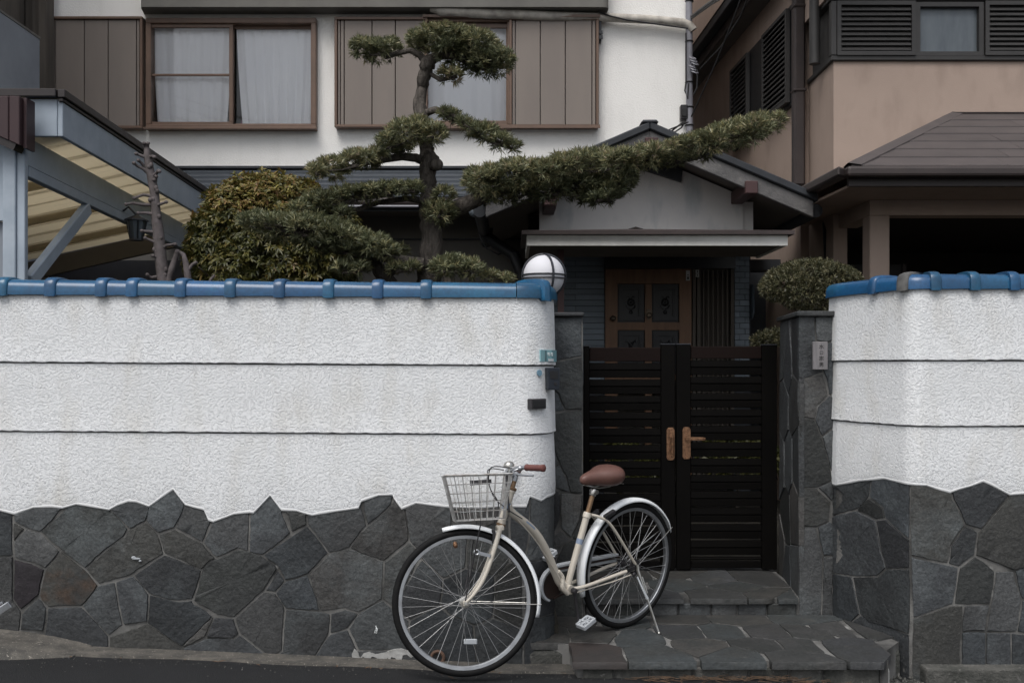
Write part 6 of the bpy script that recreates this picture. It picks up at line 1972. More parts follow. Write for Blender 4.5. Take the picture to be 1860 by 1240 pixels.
# ------------------------------------------------------------------ globe lamp on the left pillar
YL = 5.95
lamp = thing('globe_lamp', 'white globe lamp in a dark cage on the left gate pillar', 'lamp', (Xp(990, YL), YL, zp1 + .024))
lc = W(988, 501, YL)
rg = 37.5 * YL / F
build(MB().ball(lc, rg, rg, rg, 28, 18), 'globe', M['globe'], lamp, smooth=True)
mb = MB()
RC = rg * 1.045
mb.ring(lc, (0, 1, 0), RC, .0075, 40, 6)
# meridian seen as a curved bar left of centre, and two belts
ax = Vector((math.cos(R(22)), -math.sin(R(22)) * 1, 0))
mb.ring(lc, Vector((math.cos(R(24)), math.sin(R(24)), 0)), RC, .0075, 40, 6)
for dzz in (-.006, .016):
    mb.ring(lc + Vector((0, 0, -.012 + dzz)), (0, 0, 1), RC * .995, .0045, 40, 6)
build(mb, 'cage', M['lamp_dark'], lamp, smooth=True)
zc_ = lc.z - rg
mb = MB().lathe([(.055, zp1 + .024 - zc_), (.055, zp1 + .05 - zc_), (.038, -.03), (.05, -.012), (.058, .012)], Vector((lc.x, lc.y, zc_)), (0, 0, 1), 18)
build(mb, 'lamp_base', M['lamp_base'], lamp, smooth=True)

# ------------------------------------------------------------------ things fixed on the walls
def text(body, size, m, parent, loc, normal, name='lettering', up=(0, 0, 1), vert=False, ext=0.0008):
    cu = bpy.data.curves.new(name, 'FONT')
    cu.body = body
    cu.size = size
    cu.align_x = 'CENTER'
    cu.align_y = 'CENTER'
    cu.extrude = ext
    cu.space_line = 0.95
    o = bpy.data.objects.new(name, cu)
    COL.objects.link(o)
    n, u = Vector(normal).normalized(), Vector(up)
    r_ = u.cross(n).normalized()
    u = n.cross(r_)
    Mx = Matrix((r_, u, n)).transposed().to_4x4()
    Mx.translation = Vector(loc) - woff(parent)
    o.parent = parent
    o.matrix_local = Mx
    cu.materials.append(m)
    dg = bpy.context.evaluated_depsgraph_get()
    me = bpy.data.meshes.new_from_object(o.evaluated_get(dg))
    q = bpy.data.objects.new(name, me)
    COL.objects.link(q)
    q.parent = parent
    q.matrix_local = Mx
    bpy.data.objects.remove(o)
    q.name = name
    return q
def on_path(path, px0, px1, py0, py1, d0, d1, name, m, parent=None, n=6, bev=0.0):
    """a thin plate bent along the wall path between two photo columns"""
    a, b = path.s_of(px0), path.s_of(px1)
    Ya = path.at((a + b) / 2).y
    z0, z1 = Zp(py1, Ya), Zp(py0, Ya)
    mb = MB()
    vs, fs = [], []
    for i in range(n + 1):
        t = a + (b - a) * i / n
        vs += [path.at(t, z0, d0), path.at(t, z1, d0), path.at(t, z1, d1), path.at(t, z0, d1)]
    for i in range(n):
        for k in range(4):
            l = (k + 1) % 4
            fs.append((i * 4 + k, i * 4 + l, i * 4 + 4 + l, i * 4 + 4 + k))
    fs += [(0, 1, 2, 3), (n * 4 + 3, n * 4 + 2, n * 4 + 1, n * 4)]
    return build(mb.add(vs, fs), name, m, parent, bevel=bev), a, b, Ya
ad, a, b, Ya = on_path(LP_, 976.5, 999, 636.5, 657, .012, .024, 'address_plate', M['enamel'])
tag(ad, 'pale teal address plate with white figures on the rounded wall corner', 'address plate')
on_path(LP_, 984, 985.2, 636.8, 656.7, .0242, .0252, 'seam', M['enamel_dark'], ad)
on_path(LP_, 988.5, 997.5, 651.5, 656, .0242, .0252, 'white_label', M['white_print'], ad)
tm = LP_.s_of(991.5)
nn = (LP_.at(tm, 0, 1) - LP_.at(tm, 0, 0))
text('10-12', .027, M['white_print'], ad, LP_.at(tm, Zp(644.5, Ya), .0256), nn, 'house_number')
# round sticker
tm = LP_.s_of(976.5)
nn = (LP_.at(tm, 0, 1) - LP_.at(tm, 0, 0))
cc = LP_.at(tm, Zp(677, LP_.at(tm).y), .012)
tag(build(MB().lathe([(.0165, 0), (.0165, .006)], cc, nn, 20), 'round_sticker', M['sticker'], None), 'small round pale blue sticker on the rounded wall corner', 'sticker')
# intercom
ic = thing('intercom', 'dark upright intercom box on the rounded end of the left wall', 'intercom', LP_.at(LP_.s_of(996), Zp(687, 5.33), .02))
t_ = LP_.s_of(994)
p = LP_.at(t_, 0, .0)
n_ = Vector((.42, -1, 0)).normalized()
u_ = Vector((1, .42, 0)).normalized()
c0 = LP_.at(LP_.s_of(989), Zp(687.5, 5.24), .026)
c0.x += .018
build(MB().obox(c0, u_ * .034, Vector((0, 0, .058)), n_ * .022), 'case', M['intercom'], ic, bevel=.004, seg=2)
build(MB().obox(c0 + n_ * .0225 + Vector((0, 0, .02)), u_ * .022, Vector((0, 0, .02)), n_ * .0015), 'speaker_grille', M['black'], ic)
build(MB().obox(c0 + n_ * .0225 - Vector((0, 0, .026)) + u_ * .008, u_ * .008, Vector((0, 0, .008)), n_ * .003), 'button', M['slot'], ic, bevel=.001)
# mail slot
ms = thing('mail_slot', 'dark metal letter slot in the rounded white wall end below the intercom', 'letter box', LP_.at(LP_.s_of(971), Zp(732, 5.2), .02))
c0 = LP_.at(LP_.s_of(971), Zp(732.5, 5.19), .02)
n_ = (LP_.at(LP_.s_of(971), 0, 1) - LP_.at(LP_.s_of(971), 0, 0)).normalized()
n_ = (n_ + Vector((.1, 0, 0))).normalized()
u_ = Vector((-n_.y, n_.x, 0))
build(MB().obox(c0, u_ * .050, Vector((0, 0, .026)), n_ * .018), 'case', M['slot'], ms, bevel=.003)
build(MB().obox(c0 + n_ * .0185, u_ * .040, Vector((0, 0, .017)), n_ * .002), 'flap', M['black'], ms, bevel=.001)
# nameplate
npx = thing('nameplate', 'upright weathered wooden nameplate with black brushed characters on the right pillar', 'nameplate', (Xp(1490, 5.72), 5.72, Zp(646, 5.72)))
x0, x1, z0, z1 = Xp(1477, 5.71), Xp(1503.5, 5.71), Zp(671, 5.71), Zp(620.5, 5.71)
build(MB().box(x0, x1, 5.708, 5.732, z0, z1), 'board', M['nameplate'], npx, bevel=.002)
for k, ch in enumerate('水口宗男'):
    text(ch, .029 if k != 1 else .024, M['ink'], npx, (x0 + (x1 - x0) * .56, 5.7075, z1 - .030 - k * .034), (0, -1, 0), 'character')
# paint marks, lime bloom and a weep pipe on the stone base
pm = tag(build(MB().obox(LP_.at(LP_.s_of(685), Zp(1138, WL), .022), (.004, 0, -.013), (.002, 0, .001), (0, .0005, 0)), 'paint_mark', M['white_print'], None), 'tiny white painted figures on a dark stone left of the front wheel', 'paint mark')
text('782', .020, M['white_print'], pm, LP_.at(LP_.s_of(684.5), Zp(1142, WL), .0245), (0, -1, 0), 'figures', up=(1, 0, -.25))
pm.scale = (1, 1, 1)
def patch(px_poly, d, m, name, label, cat):
    mb = MB()
    poly = []
    for i in range(len(px_poly)):
        a, b = px_poly[i], px_poly[(i + 1) % len(px_poly)]
        for k in range(3):
            u = k / 3
            poly.append((a[0] + (b[0] - a[0]) * u + random.uniform(-1, 1) * (k > 0), a[1] + (b[1] - a[1]) * u + random.uniform(-1, 1) * (k > 0)))
    pts = [LP_.at(LP_.s_of(a), Zp(b, WL), d) for a, b in poly]
    mb.prism(pts, (0, .02, 0))
    return tag(build(mb, name, m, None), label, cat)
lb = patch([(644, 1176), (650, 1180), (655, 1192), (662, 1184), (672, 1182), (682, 1186), (700, 1183), (716, 1177), (730, 1176), (742, 1180), (752, 1190), (748, 1192), (740, 1186), (732, 1188), (728, 1198), (724, 1204), (720, 1194), (712, 1190), (709, 1197), (704, 1192), (700, 1202), (688, 1202), (685, 1192), (676, 1190), (672, 1200), (668, 1206), (667, 1194), (660, 1190), (654, 1200), (652, 1211), (641, 1211), (643, 1196), (640, 1188)], .019, M['cement'], 'cement_patch', 'ragged pale cement patch at the foot of the stone base by the front wheel', 'cement patch')
tag(build(MB().ball(LP_.at(LP_.s_of(250), Zp(1013, WL), .017), .022, .002, .006, 10, 6).ball(LP_.at(LP_.s_of(245), Zp(1011, WL), .0165), .012, .002, .008, 10, 6).ball(LP_.at(LP_.s_of(257), Zp(1017, WL), .0165), .008, .002, .005, 10, 6), 'paint_splash', M['plastic_white'], None, smooth=True), 'small white paint splash on a dark stone at the left', 'paint mark')
wp = thing('weep_pipe', 'terracotta drain pipe end in the stone base behind the front wheel', 'drain pipe', LP_.at(LP_.s_of(795), Zp(1191, WL), .0))
cc = LP_.at(LP_.s_of(795), Zp(1191, WL), .0)
build(MB().ring(cc + Vector((0, -.024, 0)), (0, 1, 0), .032, .009, 20, 6), 'rim', M['terracotta'], wp, smooth=True)
build(MB().lathe([(.03, 0), (.03, .004)], cc + Vector((0, -.02, 0)), (0, -1, 0), 18), 'hole', M['black'], wp)
# metal bracket at the left edge
bk_ = thing('metal_bracket', 'bit of white metal rail jutting in at the left edge', 'rail', W(4, 1106, 4.9))
build(MB().beam(W(-30, 1128, 4.9), W(19, 1096, 4.93), .03, .035), 'rail', M['alloy'], bk_, bevel=.003)
build(MB().beam(W(-30, 1112, 4.95), W(6, 1093, 4.95), .02, .012), 'rail', M['alloy'], bk_, bevel=.002)

# ------------------------------------------------------------------ bicycle
# local frame: x forward, y to the rider's left, z up; origin where the rear tyre touches the step
RW, WB = .348, 1.10
HA = R(21.5)
STEER = R(-35)
LEAN = R(4.5)
psi = R(219.5)
rear_c = Vector((.628, 5.475, .056))
bike = thing('bicycle', 'cream city bicycle with wire front basket and red brown saddle parked at the gate', 'bicycle')
pitch = math.atan2(-.045, WB)
Mb = Matrix.Translation(rear_c) @ Matrix.Rotation(psi, 4, 'Z') @ Matrix.Rotation(-pitch, 4, 'Y') @ Matrix.Rotation(-LEAN, 4, 'X')
bike.matrix_world = Mb
ax = Vector((-math.sin(HA), 0, math.cos(HA)))
crown = Vector((WB, 0, RW)) + ax * .385 - Vector((math.cos(HA), 0, math.sin(HA))) * .055
Ms = Matrix.Translation(crown) @ Matrix.Rotation(STEER, 4, ax) @ Matrix.Translation(-crown)
for nm, p in (('rear hub', Vector((0, 0, RW))), ('front hub', Ms @ Vector((WB, 0, RW))), ('crown', crown), ('bb', Vector((.46, 0, .29)))):
    q = Mb @ p
    print('BIKE', nm, [round(v, 3) for v in q], 'px', round(CX + F * q.x / q.y), round(HZ + F * (ZC - q.z) / q.y))
q = min(((Mb @ Ms @ Vector((WB + RW * math.cos(a), 0, RW + RW * math.sin(a)))).z for a in [k * .05 for k in range(126)]))
print('BIKE front wheel lowest z', q)
def bp(mb, name, m, parent=None, smooth=True, **k):
    return build(mb, name, m, parent or bike, smooth=smooth, local=True, **k)
def wheel(center, X, name, rear):
    c = Vector(center)
    ws = thing_part(name)
    mb = MB().ring(c, (0, 1, 0), RW - .018, .0185, 72, 10).xf(X)
    bp(mb, 'tyre', M['tyre'], ws)
    mb = MB()
    ns = 72
    pr = [(.298, -.009), (.301, -.0125), (.316, -.0135), (.316, .0135), (.301, .0125), (.298, .009)]
    vs, fs = [], []
    for i in range(ns):
        a = 6.28318 * i / ns
        for (r_, y) in pr:
            vs.append(c + Vector((r_ * math.cos(a), y, r_ * math.sin(a))))
    for i in range(ns):
        for k in range(6):
            l = (k + 1) % 6
            j = (i + 1) % ns
            fs.append((i * 6 + k, i * 6 + l, j * 6 + l, j * 6 + k))
    bp(mb.add(vs, fs).xf(X), 'rim', M['alloy'], ws)
    hw = .036
    mb = MB().lathe([(.012, -.05), (.013, -hw - .004), (.024, -hw - .003), (.024, -hw + .001), (.013, -hw + .004), (.015, 0), (.013, hw - .004), (.024, hw - .001), (.024, hw + .003), (.013, hw + .004), (.012, .05)], c, (0, 1, 0), 16)
    mb.cyl(c - Vector((0, .075, 0)), c + Vector((0, .075, 0)), .005, 8)
    for s_ in (-1, 1): mb.lathe([(.009, 0), (.009, .008)], c + Vector((0, s_ * .06, 0)), (0, s_, 0), 6)
    if rear:
        mb.lathe([(.034, -.048), (.034, -.040)], c, (0, 1, 0), 18).lathe([(.028, .045), (.042, .047), (.042, .056), (.02, .06)], c, (0, 1, 0), 18)
    bp(mb.xf(X), 'hub', M['chrome'] if not rear else M['slot'], ws)
    mb = MB()
    n = 36
    for i in range(n):
        side = 1 if i % 2 else -1
        crossd = 1 if (i // 2) % 2 else -1
        ar = 6.28318 * i / n
        ah = ar + crossd * 1.15
        p0 = c + Vector((.021 * math.cos(ah), side * hw, .021 * math.sin(ah)))
        p1 = c + Vector((.300 * math.cos(ar), side * .004, .300 * math.sin(ar)))
        mb.tube([p0, p1], .00125, 4)
    bp(mb.xf(X), 'spokes', M['spoke'], ws, kind='stuff')
    return ws
def thing_part(name):
    o = bpy.data.objects.new(name, None)
    COL.objects.link(o)
    o.parent = bike
    return o
I4 = Matrix.Identity(4)
rwh = wheel((0, 0, RW), I4, 'rear_wheel', True)
fwh = wheel((WB, 0, RW), Ms, 'front_wheel', False)
# spoke reflector on the front wheel
c = Vector((WB, 0, RW))
mb = MB().obox(c + Vector((-.015, .012, -.185)), (.032, 0, .003), (-.001, 0, .013), (0, .006, 0)).xf(Ms)
bp(mb, 'reflector', M['plastic_white'], fwh, smooth=False, bevel=.004)
def arc_strip(center, rad, a0, a1, wdt, X, name, m, drop=.012, n=40, tip=True):
    c = Vector(center)
    vs, fs = [], []
    sec = [(-1, -1), (-.86, -.45), (-.45, -.06), (0, 0), (.45, -.06), (.86, -.45), (1, -1)]
    for i in range(n + 1):
        a = a0 + (a1 - a0) * i / n
        tp = 1.0
        if tip: tp = min(1, .45 + min(i, n - i) / n * 9)
        for (y, d) in sec:
            r_ = rad + d * drop
            vs.append(c + Vector((r_ * math.cos(a), y * wdt / 2 * tp, r_ * math.sin(a))))
    m_ = len(sec)
    for i in range(n):
        for k in range(m_ - 1):
            fs.append((i * m_ + k, i * m_ + m_ + k, i * m_ + m_ + k + 1, i * m_ + k + 1))
    o = bp(MB().add(vs, fs).xf(X), name, m, fixn=False, ang=180)
    sol = o.modifiers.new('thick', 'SOLIDIFY')
    sol.thickness = .0022
    sol.offset = -1
    return o
rf = arc_strip((0, 0, RW), .368, R(-18), R(158), .056, I4, 'mudguard', M['fender'], .018)
ff = arc_strip((WB, 0, RW), .366, R(76), R(196), .054, Ms, 'mudguard', M['fender'], .018)
mb = MB()
for s_ in (-1, 1):
    mb.tube([Vector((0, s_ * .062, RW)), Vector((.367 * math.cos(R(153)), s_ * .024, RW + .367 * math.sin(R(153))))], .0024, 6)
bp(mb, 'stay', M['chrome'], rf)
mb = MB()
for s_ in (-1, 1):
    mb.tube([Vector((WB, s_ * .05, RW)), Vector((WB + .368 * math.cos(R(186)), s_ * .026, RW + .368 * math.sin(R(186))))], .0024, 6)
bp(mb.xf(Ms), 'stay', M['chrome'], ff)

# frame
BB = Vector((.455, 0, .302))
sdir = Vector((-math.sin(R(20)), 0, math.cos(R(20))))
seat_top = BB + sdir * .405
hb = crown + ax * .022
ht = crown + ax * .190
mb = MB()
tubep = [crown + ax * .118 + Vector((-.004, 0, 0)), Vector((.848, 0, .765)), Vector((.795, 0, .722)), Vector((.735, 0, .678)), Vector((.68, 0, .628)), Vector((.628, 0, .562)), Vector((.583, 0, .488)), Vector((.54, 0, .405)), Vector((.50, 0, .335)), BB + Vector((.006, 0, .01))]
# smooth the bend
def cr(pts, k=5):
    out = []
    for i in range(len(pts) - 1):
        p0, p1, p2, p3 = pts[max(i - 1, 0)], pts[i], pts[i + 1], pts[min(i + 2, len(pts) - 1)]
        for j in range(k):
            t = j / k
            out.append(.5 * ((2 * p1) + (p2 - p0) * t + (2 * p0 - 5 * p1 + 4 * p2 - p3) * t * t + (-p0 + 3 * p1 - 3 * p2 + p3) * t ** 3))
    out.append(pts[-1])
    return out
dtube = bp(MB().tube(cr(tubep), .0215, 16), 'main_tube', M['cream'])
mb = MB().cyl(hb, ht, .0185, 16).lathe([(.0215, 0), (.0215, .012)], hb, ax, 16).lathe([(.0215, -.012), (.0215, 0)], ht, ax, 16)
headt = bp(mb, 'head_tube', M['cream'])
mb = MB().lathe([(.021, 0), (.0235, .004), (.0235, .012), (.019, .016)], ht, ax, 16).lathe([(.021, -.012), (.0235, -.008), (.0235, -.002), (.02, 0)], hb, ax, 16)
bp(mb, 'headset', M['rusty'], headt)
stube = bp(MB().cyl(BB, seat_top, .0175, 16), 'seat_tube', M['cream'])
mb = MB().cyl(BB - Vector((0, .036, 0)), BB + Vector((0, .036, 0)), .024, 18)
bbs = bp(mb, 'bottom_bracket', M['cream'])
for s_ in (-1, 1):
    bp(MB().tube(cr([BB + Vector((-.02, s_ * .026, .0)), BB + Vector((-.10, s_ * .045, .005)), Vector((.12, s_ * .062, RW - .012)), Vector((.022, s_ * .064, RW - .004))]), .0098, 10), 'chain_stay', M['cream'])
    bp(MB().tube(cr([seat_top + Vector((-.012, s_ * .016, -.012)), seat_top + Vector((-.06, s_ * .04, -.03)), Vector((.19, s_ * .056, .60)), Vector((.01, s_ * .064, RW + .02))]), .0078, 10), 'seat_stay', M['cream'])
    bp(MB().obox((.008, s_ * .066, RW), (.022, 0, .004), (0, .003, 0), (-.003, 0, .022)), 'dropout', M['slot'], smooth=False, bevel=.003)
mb = MB().lathe([(.0195, -.03), (.0215, -.028), (.0215, -.004), (.0195, 0)], seat_top, sdir, 16).cyl(seat_top + Vector((-.034, -.02, -.018)), seat_top + Vector((-.034, .024, -.018)), .006, 8)
bp(mb, 'seat_clamp', M['cream'], stube)
bp(MB().lathe([(.0182, .235), (.0182, .262)], BB, sdir, 16), 'decal', M['sticker_blue'], stube)
bp(MB().lathe([(.0192, .07), (.0192, .105)], hb, ax, 16, cap=False), 'decal', M['sticker_blue'], headt)
def tube_decal(i0, i1, ang, m, hw=.3):
    pts_ = cr(tubep)
    vs, fs = [], []
    for i in range(i0, i1 + 1):
        t = (pts_[i + 1] - pts_[i - 1]).normalized()
        up = Vector((0, 1, 0)).cross(t).normalized()
        if up.z < 0: up = -up
        for a in (ang - hw, ang, ang + hw):
            vs.append(pts_[i] + (Vector((0, 1, 0)) * math.cos(a) + up * math.sin(a)) * .0222)
    for i in range(i1 - i0):
        for k in range(2):
            fs.append((i * 3 + k, i * 3 + 3 + k, i * 3 + 4 + k, i * 3 + 1 + k))
    bp(MB().add(vs, fs), 'decal', m, dtube)
tube_decal(7, 11, R(75), M['sticker_teal'], .25)
tube_decal(11, 18, R(72), M['sticker_blue'], .16)
tube_decal(13, 18, R(15), M['sticker_blue'], .22)
# seat post and saddle
sp_top = BB + sdir * .53
sp = bp(MB().cyl(seat_top - sdir * .02, sp_top, .0128, 14), 'seat_post', M['rusty'])
bp(MB().lathe([(.0165, -.035), (.0185, -.03), (.0185, -.006), (.0165, 0)], sp_top, sdir, 14).cyl(sp_top + Vector((0, -.024, -.012)), sp_top + Vector((0, .024, -.012)), .012, 10), 'saddle_clamp', M['chrome'], sp)
so_ = sp_top + Vector((-.045, 0, .030))
# saddle: loft of sections from tail to nose
secs = [(-.128, .030, .030, .030), (-.122, .060, .048, .036), (-.105, .085, .062, .044), (-.07, .100, .070, .048), (-.03, .097, .070, .048), (.01, .076, .062, .044), (.045, .050, .052, .036), (.085, .034, .044, .028), (.118, .028, .036, .022), (.138, .018, .024, .012), (.144, .006, .010, .004)]
vs, fs = [], []
n = 18
for (x_, hw, h, base) in secs:
    zoff = .004 * math.cos((x_ + .03) * 12) + (.012 if x_ < -.08 else 0) * (-x_ - .08) / .05 * .4
    for k in range(n):
        a = 6.28318 * k / n
        y = hw * math.copysign(abs(math.cos(a)) ** .8, math.cos(a))
        s_ = math.sin(a)
        z = (h * .80 * s_ ** .9 if s_ > 0 else -h * .82 * (abs(s_) ** .6)) if abs(s_) > 1e-6 else 0
        # skirt comes in below
        if s_ < 0: y *= 1 - .25 * abs(s_)
        vs.append(so_ + Vector((x_, y, z + .030 + zoff)))
m_ = len(secs)
for i in range(m_ - 1):
    for k in range(n):
        l = (k + 1) % n
        fs.append((i * n + k, i * n + l, (i + 1) * n + l, (i + 1) * n + k))
fs += [tuple(range(n)), tuple(range((m_ - 1) * n, m_ * n))]
sad = bp(MB().add(vs, fs), 'saddle', M['saddle'], ang=180)
su = sad.modifiers.new('subdiv', 'SUBSURF')
su.levels = su.render_levels = 1
bp(MB().tube([so_ + Vector((.11, .012, -.002)), so_ + Vector((.03, .022, -.022)), so_ + Vector((-.04, .024, -.022)), so_ + Vector((-.10, .05, .0))], .0035, 6)
   .tube([so_ + Vector((.11, -.012, -.002)), so_ + Vector((.03, -.022, -.022)), so_ + Vector((-.04, -.024, -.022)), so_ + Vector((-.10, -.05, .0))], .0035, 6).cyl(so_ + Vector((-.10, -.07, -.006)), so_ + Vector((-.10, .07, -.006)), .004, 6), 'saddle_rail', M['chrome'], sad)
bp(MB().ball(so_ + Vector((-.05, .0, .0665)), .004, .004, .0025, 8, 6), 'rivet', M['black_part'], sad)

# fork, stem, handlebar (all steered)
hubf = Vector((WB, 0, RW))
perp = Vector((math.cos(HA), 0, math.sin(HA)))
for s_ in (-1, 1):
    pts = [crown + Vector((0, s_ * .030, .004)), crown - ax * .08 + Vector((0, s_ * .040, 0)), crown - ax * .19 + Vector((0, s_ * .046, 0)) + perp * .001, crown - ax * .27 + Vector((0, s_ * .049, 0)) + perp * .010, crown - ax * .335 + Vector((0, s_ * .050, 0)) + perp * .030, hubf + Vector((-.002, s_ * .052, .004))]
    bp(MB().tube(cr(pts), [.0135 - .006 * (i / 25) for i in range(26)], 12).obox(hubf + Vector((0, s_ * .052, 0)), (.011, 0, 0), (0, .003, 0), (0, 0, .011)).xf(Ms), 'fork_blade', M['cream'])
bp(MB().obox(crown + ax * .0, (.018, 0, 0), (0, .042, 0), (0, 0, .014)).lathe([(.019, .0), (.02, .018)], crown, ax, 14).xf(Ms), 'fork_crown', M['cream'], bevel=.006)
s0, s1 = ht + ax * .014, ht + ax * .062
fwd = Vector((1, 0, 0))
clampc = s1 + ax * .030 + fwd * .035
stem = bp(MB().cyl(s0, s1, .0115, 14).xf(Ms), 'stem', M['rusty'])
bp(MB().tube(cr([s1 - ax * .015, s1 + ax * .012 + fwd * .006, s1 + ax * .026 + fwd * .026, clampc]), .0135, 12).cyl(clampc - Vector((0, .024, 0)), clampc + Vector((0, .024, 0)), .020, 14).ball(s1 + ax * .02 + fwd * .002, .014).xf(Ms), 'stem_head', M['alloy'], stem)
bars = {}
for s_ in (-1, 1):
    bars[s_] = cr([clampc, clampc + Vector((.004, s_ * .06, .0)), clampc + Vector((.0, s_ * .13, .012)), clampc + Vector((-.025, s_ * .195, .018)), clampc + Vector((-.055, s_ * .235, .016)), clampc + Vector((-.115, s_ * .30, .008))])
hbar = bp(MB().tube(list(reversed(bars[-1])) + bars[1][1:], .0108, 12).xf(Ms), 'handlebar', M['alloy'])
for s_ in (-1, 1):
    g0, g1_ = bars[s_][-6], bars[s_][-1]
    dr_ = (g1_ - g0).normalized()
    g0 = g1_ - dr_ * .095
    bp(MB().lathe([(.0155, 0), (.0165, .004), (.015, .012), (.0158, .03), (.0150, .05), (.0158, .07), (.0150, .085), (.0175, .10), (.0175, .106), (.012, .110)], g0, dr_, 14).xf(Ms), 'grip', M['grip'], hbar)
    lv = [bars[s_][-9] + Vector((.012, 0, -.004)), bars[s_][-9] + Vector((.045, s_ * .006, -.016)), bars[s_][-5] + Vector((.052, s_ * .02, -.03)), g1_ + Vector((.045, s_ * .02, -.032))]
    bp(MB().tube(cr(lv), [.006] + [.0052] * 15, 8).ball(bars[s_][-9] + Vector((.01, 0, -.003)), .014, .011, .014, 10, 8).xf(Ms), 'brake_lever', M['alloy'], hbar)
bell = clampc + Vector((.01, .055, .026))
bp(MB().lathe([(.006, -.02), (.006, 0), (.026, .002), (.027, .012), (.020, .024), (.008, .030), (.002, .031)], bell, (0, 0, 1), 18).xf(Ms), 'bell', M['chrome'], hbar)
mb = MB()
mb.tube(cr([bars[1][14] + Vector((.03, 0, 0)), clampc + Vector((.10, .10, .03)), clampc + Vector((.11, .05, -.06)), ht + Vector((.07, .012, -.06)), crown + Vector((.03, .0, .02))]), .0028, 6)
mb.tube(cr([bars[-1][14] + Vector((.03, 0, 0)), clampc + Vector((.10, -.10, .02)), clampc + Vector((.09, -.03, -.10)), ht + Vector((.04, .03, -.08)), ht + Vector((-.04, .03, -.14))]), .0028, 6)
bp(mb.xf(Ms), 'brake_cables', M['slot'], hbar)
# front brake and lamp bracket
mb = MB().obox(crown + Vector((.035, 0, -.012)), (.008, 0, 0), (0, .034, 0), (0, 0, .008)).obox(crown + Vector((.035, .036, -.040)), (.007, 0, .002), (0, .006, 0), (-.003, 0, .032)).obox(crown + Vector((.035, -.036, -.040)), (.007, 0, .002), (0, .006, 0), (-.003, 0, .032)).obox(crown + Vector((.025, .022, -.068)), (.02, 0, .004), (0, .008, 0), (0, 0, .006))
bp(mb.xf(Ms), 'front_brake', M['slot'], smooth=False, bevel=.003)
lb0 = crown - ax * .135 + Vector((.01, .058, 0))
mb = MB().beam(lb0, lb0 + Vector((.055, .006, .018)), .006, .016, (0, 0, 1)).ring(lb0 + Vector((.066, .006, .022)), (0, 1, 0), .011, .004, 14, 6)
bp(mb.xf(Ms), 'lamp_bracket', M['alloy'])
mb = MB().lathe([(.006, -.016), (.010, -.012), (.012, .0), (.009, .012), (.003, .016)], hubf + Vector((.03, .02, .275)), (.15, 0, 1), 10)
bp(mb.xf(Ms), 'valve_bulb', M['bronze'], fwh)
# basket
cb = hubf
zt, zb = .606, .386
tx0, tx1, bx0, bx1 = -.25, .065, -.205, .025      # back and front edge, above and below
tw, bw_ = .180, .135
def bk(u, v, w_):
    """u 0..1 back to front, v -1..1 across, w 0..1 bottom to top"""
    x0_, x1_ = bx0 + (tx0 - bx0) * w_, bx1 + (tx1 - bx1) * w_
    hw = bw_ + (tw - bw_) * w_
    return cb + Vector((x0_ + (x1_ - x0_) * u, v * hw, zb + (zt - zb) * w_ - .012 * (1 - u) * w_))
bas = bp(MB().tube([bk(0, -1, 1), bk(.5, -1, 1), bk(1, -1, 1), bk(1, 0, 1), bk(1, 1, 1), bk(.5, 1, 1), bk(0, 1, 1), bk(0, 0, 1)], .0042, 7, True).xf(Ms), 'basket', M['basket'])
mb = MB()
wr = .0021
for w_ in (0.0, .2, .4, .6, .8):
    mb.tube([bk(0, -1, w_), bk(1, -1, w_), bk(1, 1, w_), bk(0, 1, w_)], wr if w_ else .003, 5, True)
for k in range(9):
    u = k / 8
    for s_ in (-1, 1): mb.tube([bk(u, s_, 1), bk(u, s_, 0)], wr, 5)
    mb.tube([bk(u, -1, 0), bk(u, 1, 0)], wr, 5)
for k in range(1, 11):
    v = -1 + 2 * k / 11
    mb.tube([bk(0, v, 1), bk(0, v, 0), bk(1, v, 0), bk(1, v, 1)], wr, 5)
bp(mb.xf(Ms), 'wires', M['basket'], bas, kind='stuff')
bp(MB().obox(bk(.38, -1, .84) + Vector((0, -.004, 0)), (.055, 0, 0), (0, .002, 0), (0, 0, .012)).xf(Ms), 'plate', M['slot'], bas, smooth=False)
bp(MB().tube([bk(.5, -.9, 0), bk(.5, -.9, 0) + Vector((.0, 0, -.02)), hubf + Vector((0, -.055, .012))], .0034, 6).tube([bk(.5, .9, 0), bk(.5, .9, 0) + Vector((.0, 0, -.02)), hubf + Vector((0, .055, .012))], .0034, 6).xf(Ms), 'basket_stay', M['slot'], bas)
bp(MB().obox(bk(-.04, 0, .55), (.004, 0, 0), (0, .022, 0), (0, 0, .09)).xf(Ms), 'basket_bracket', M['slot'], bas, smooth=False)
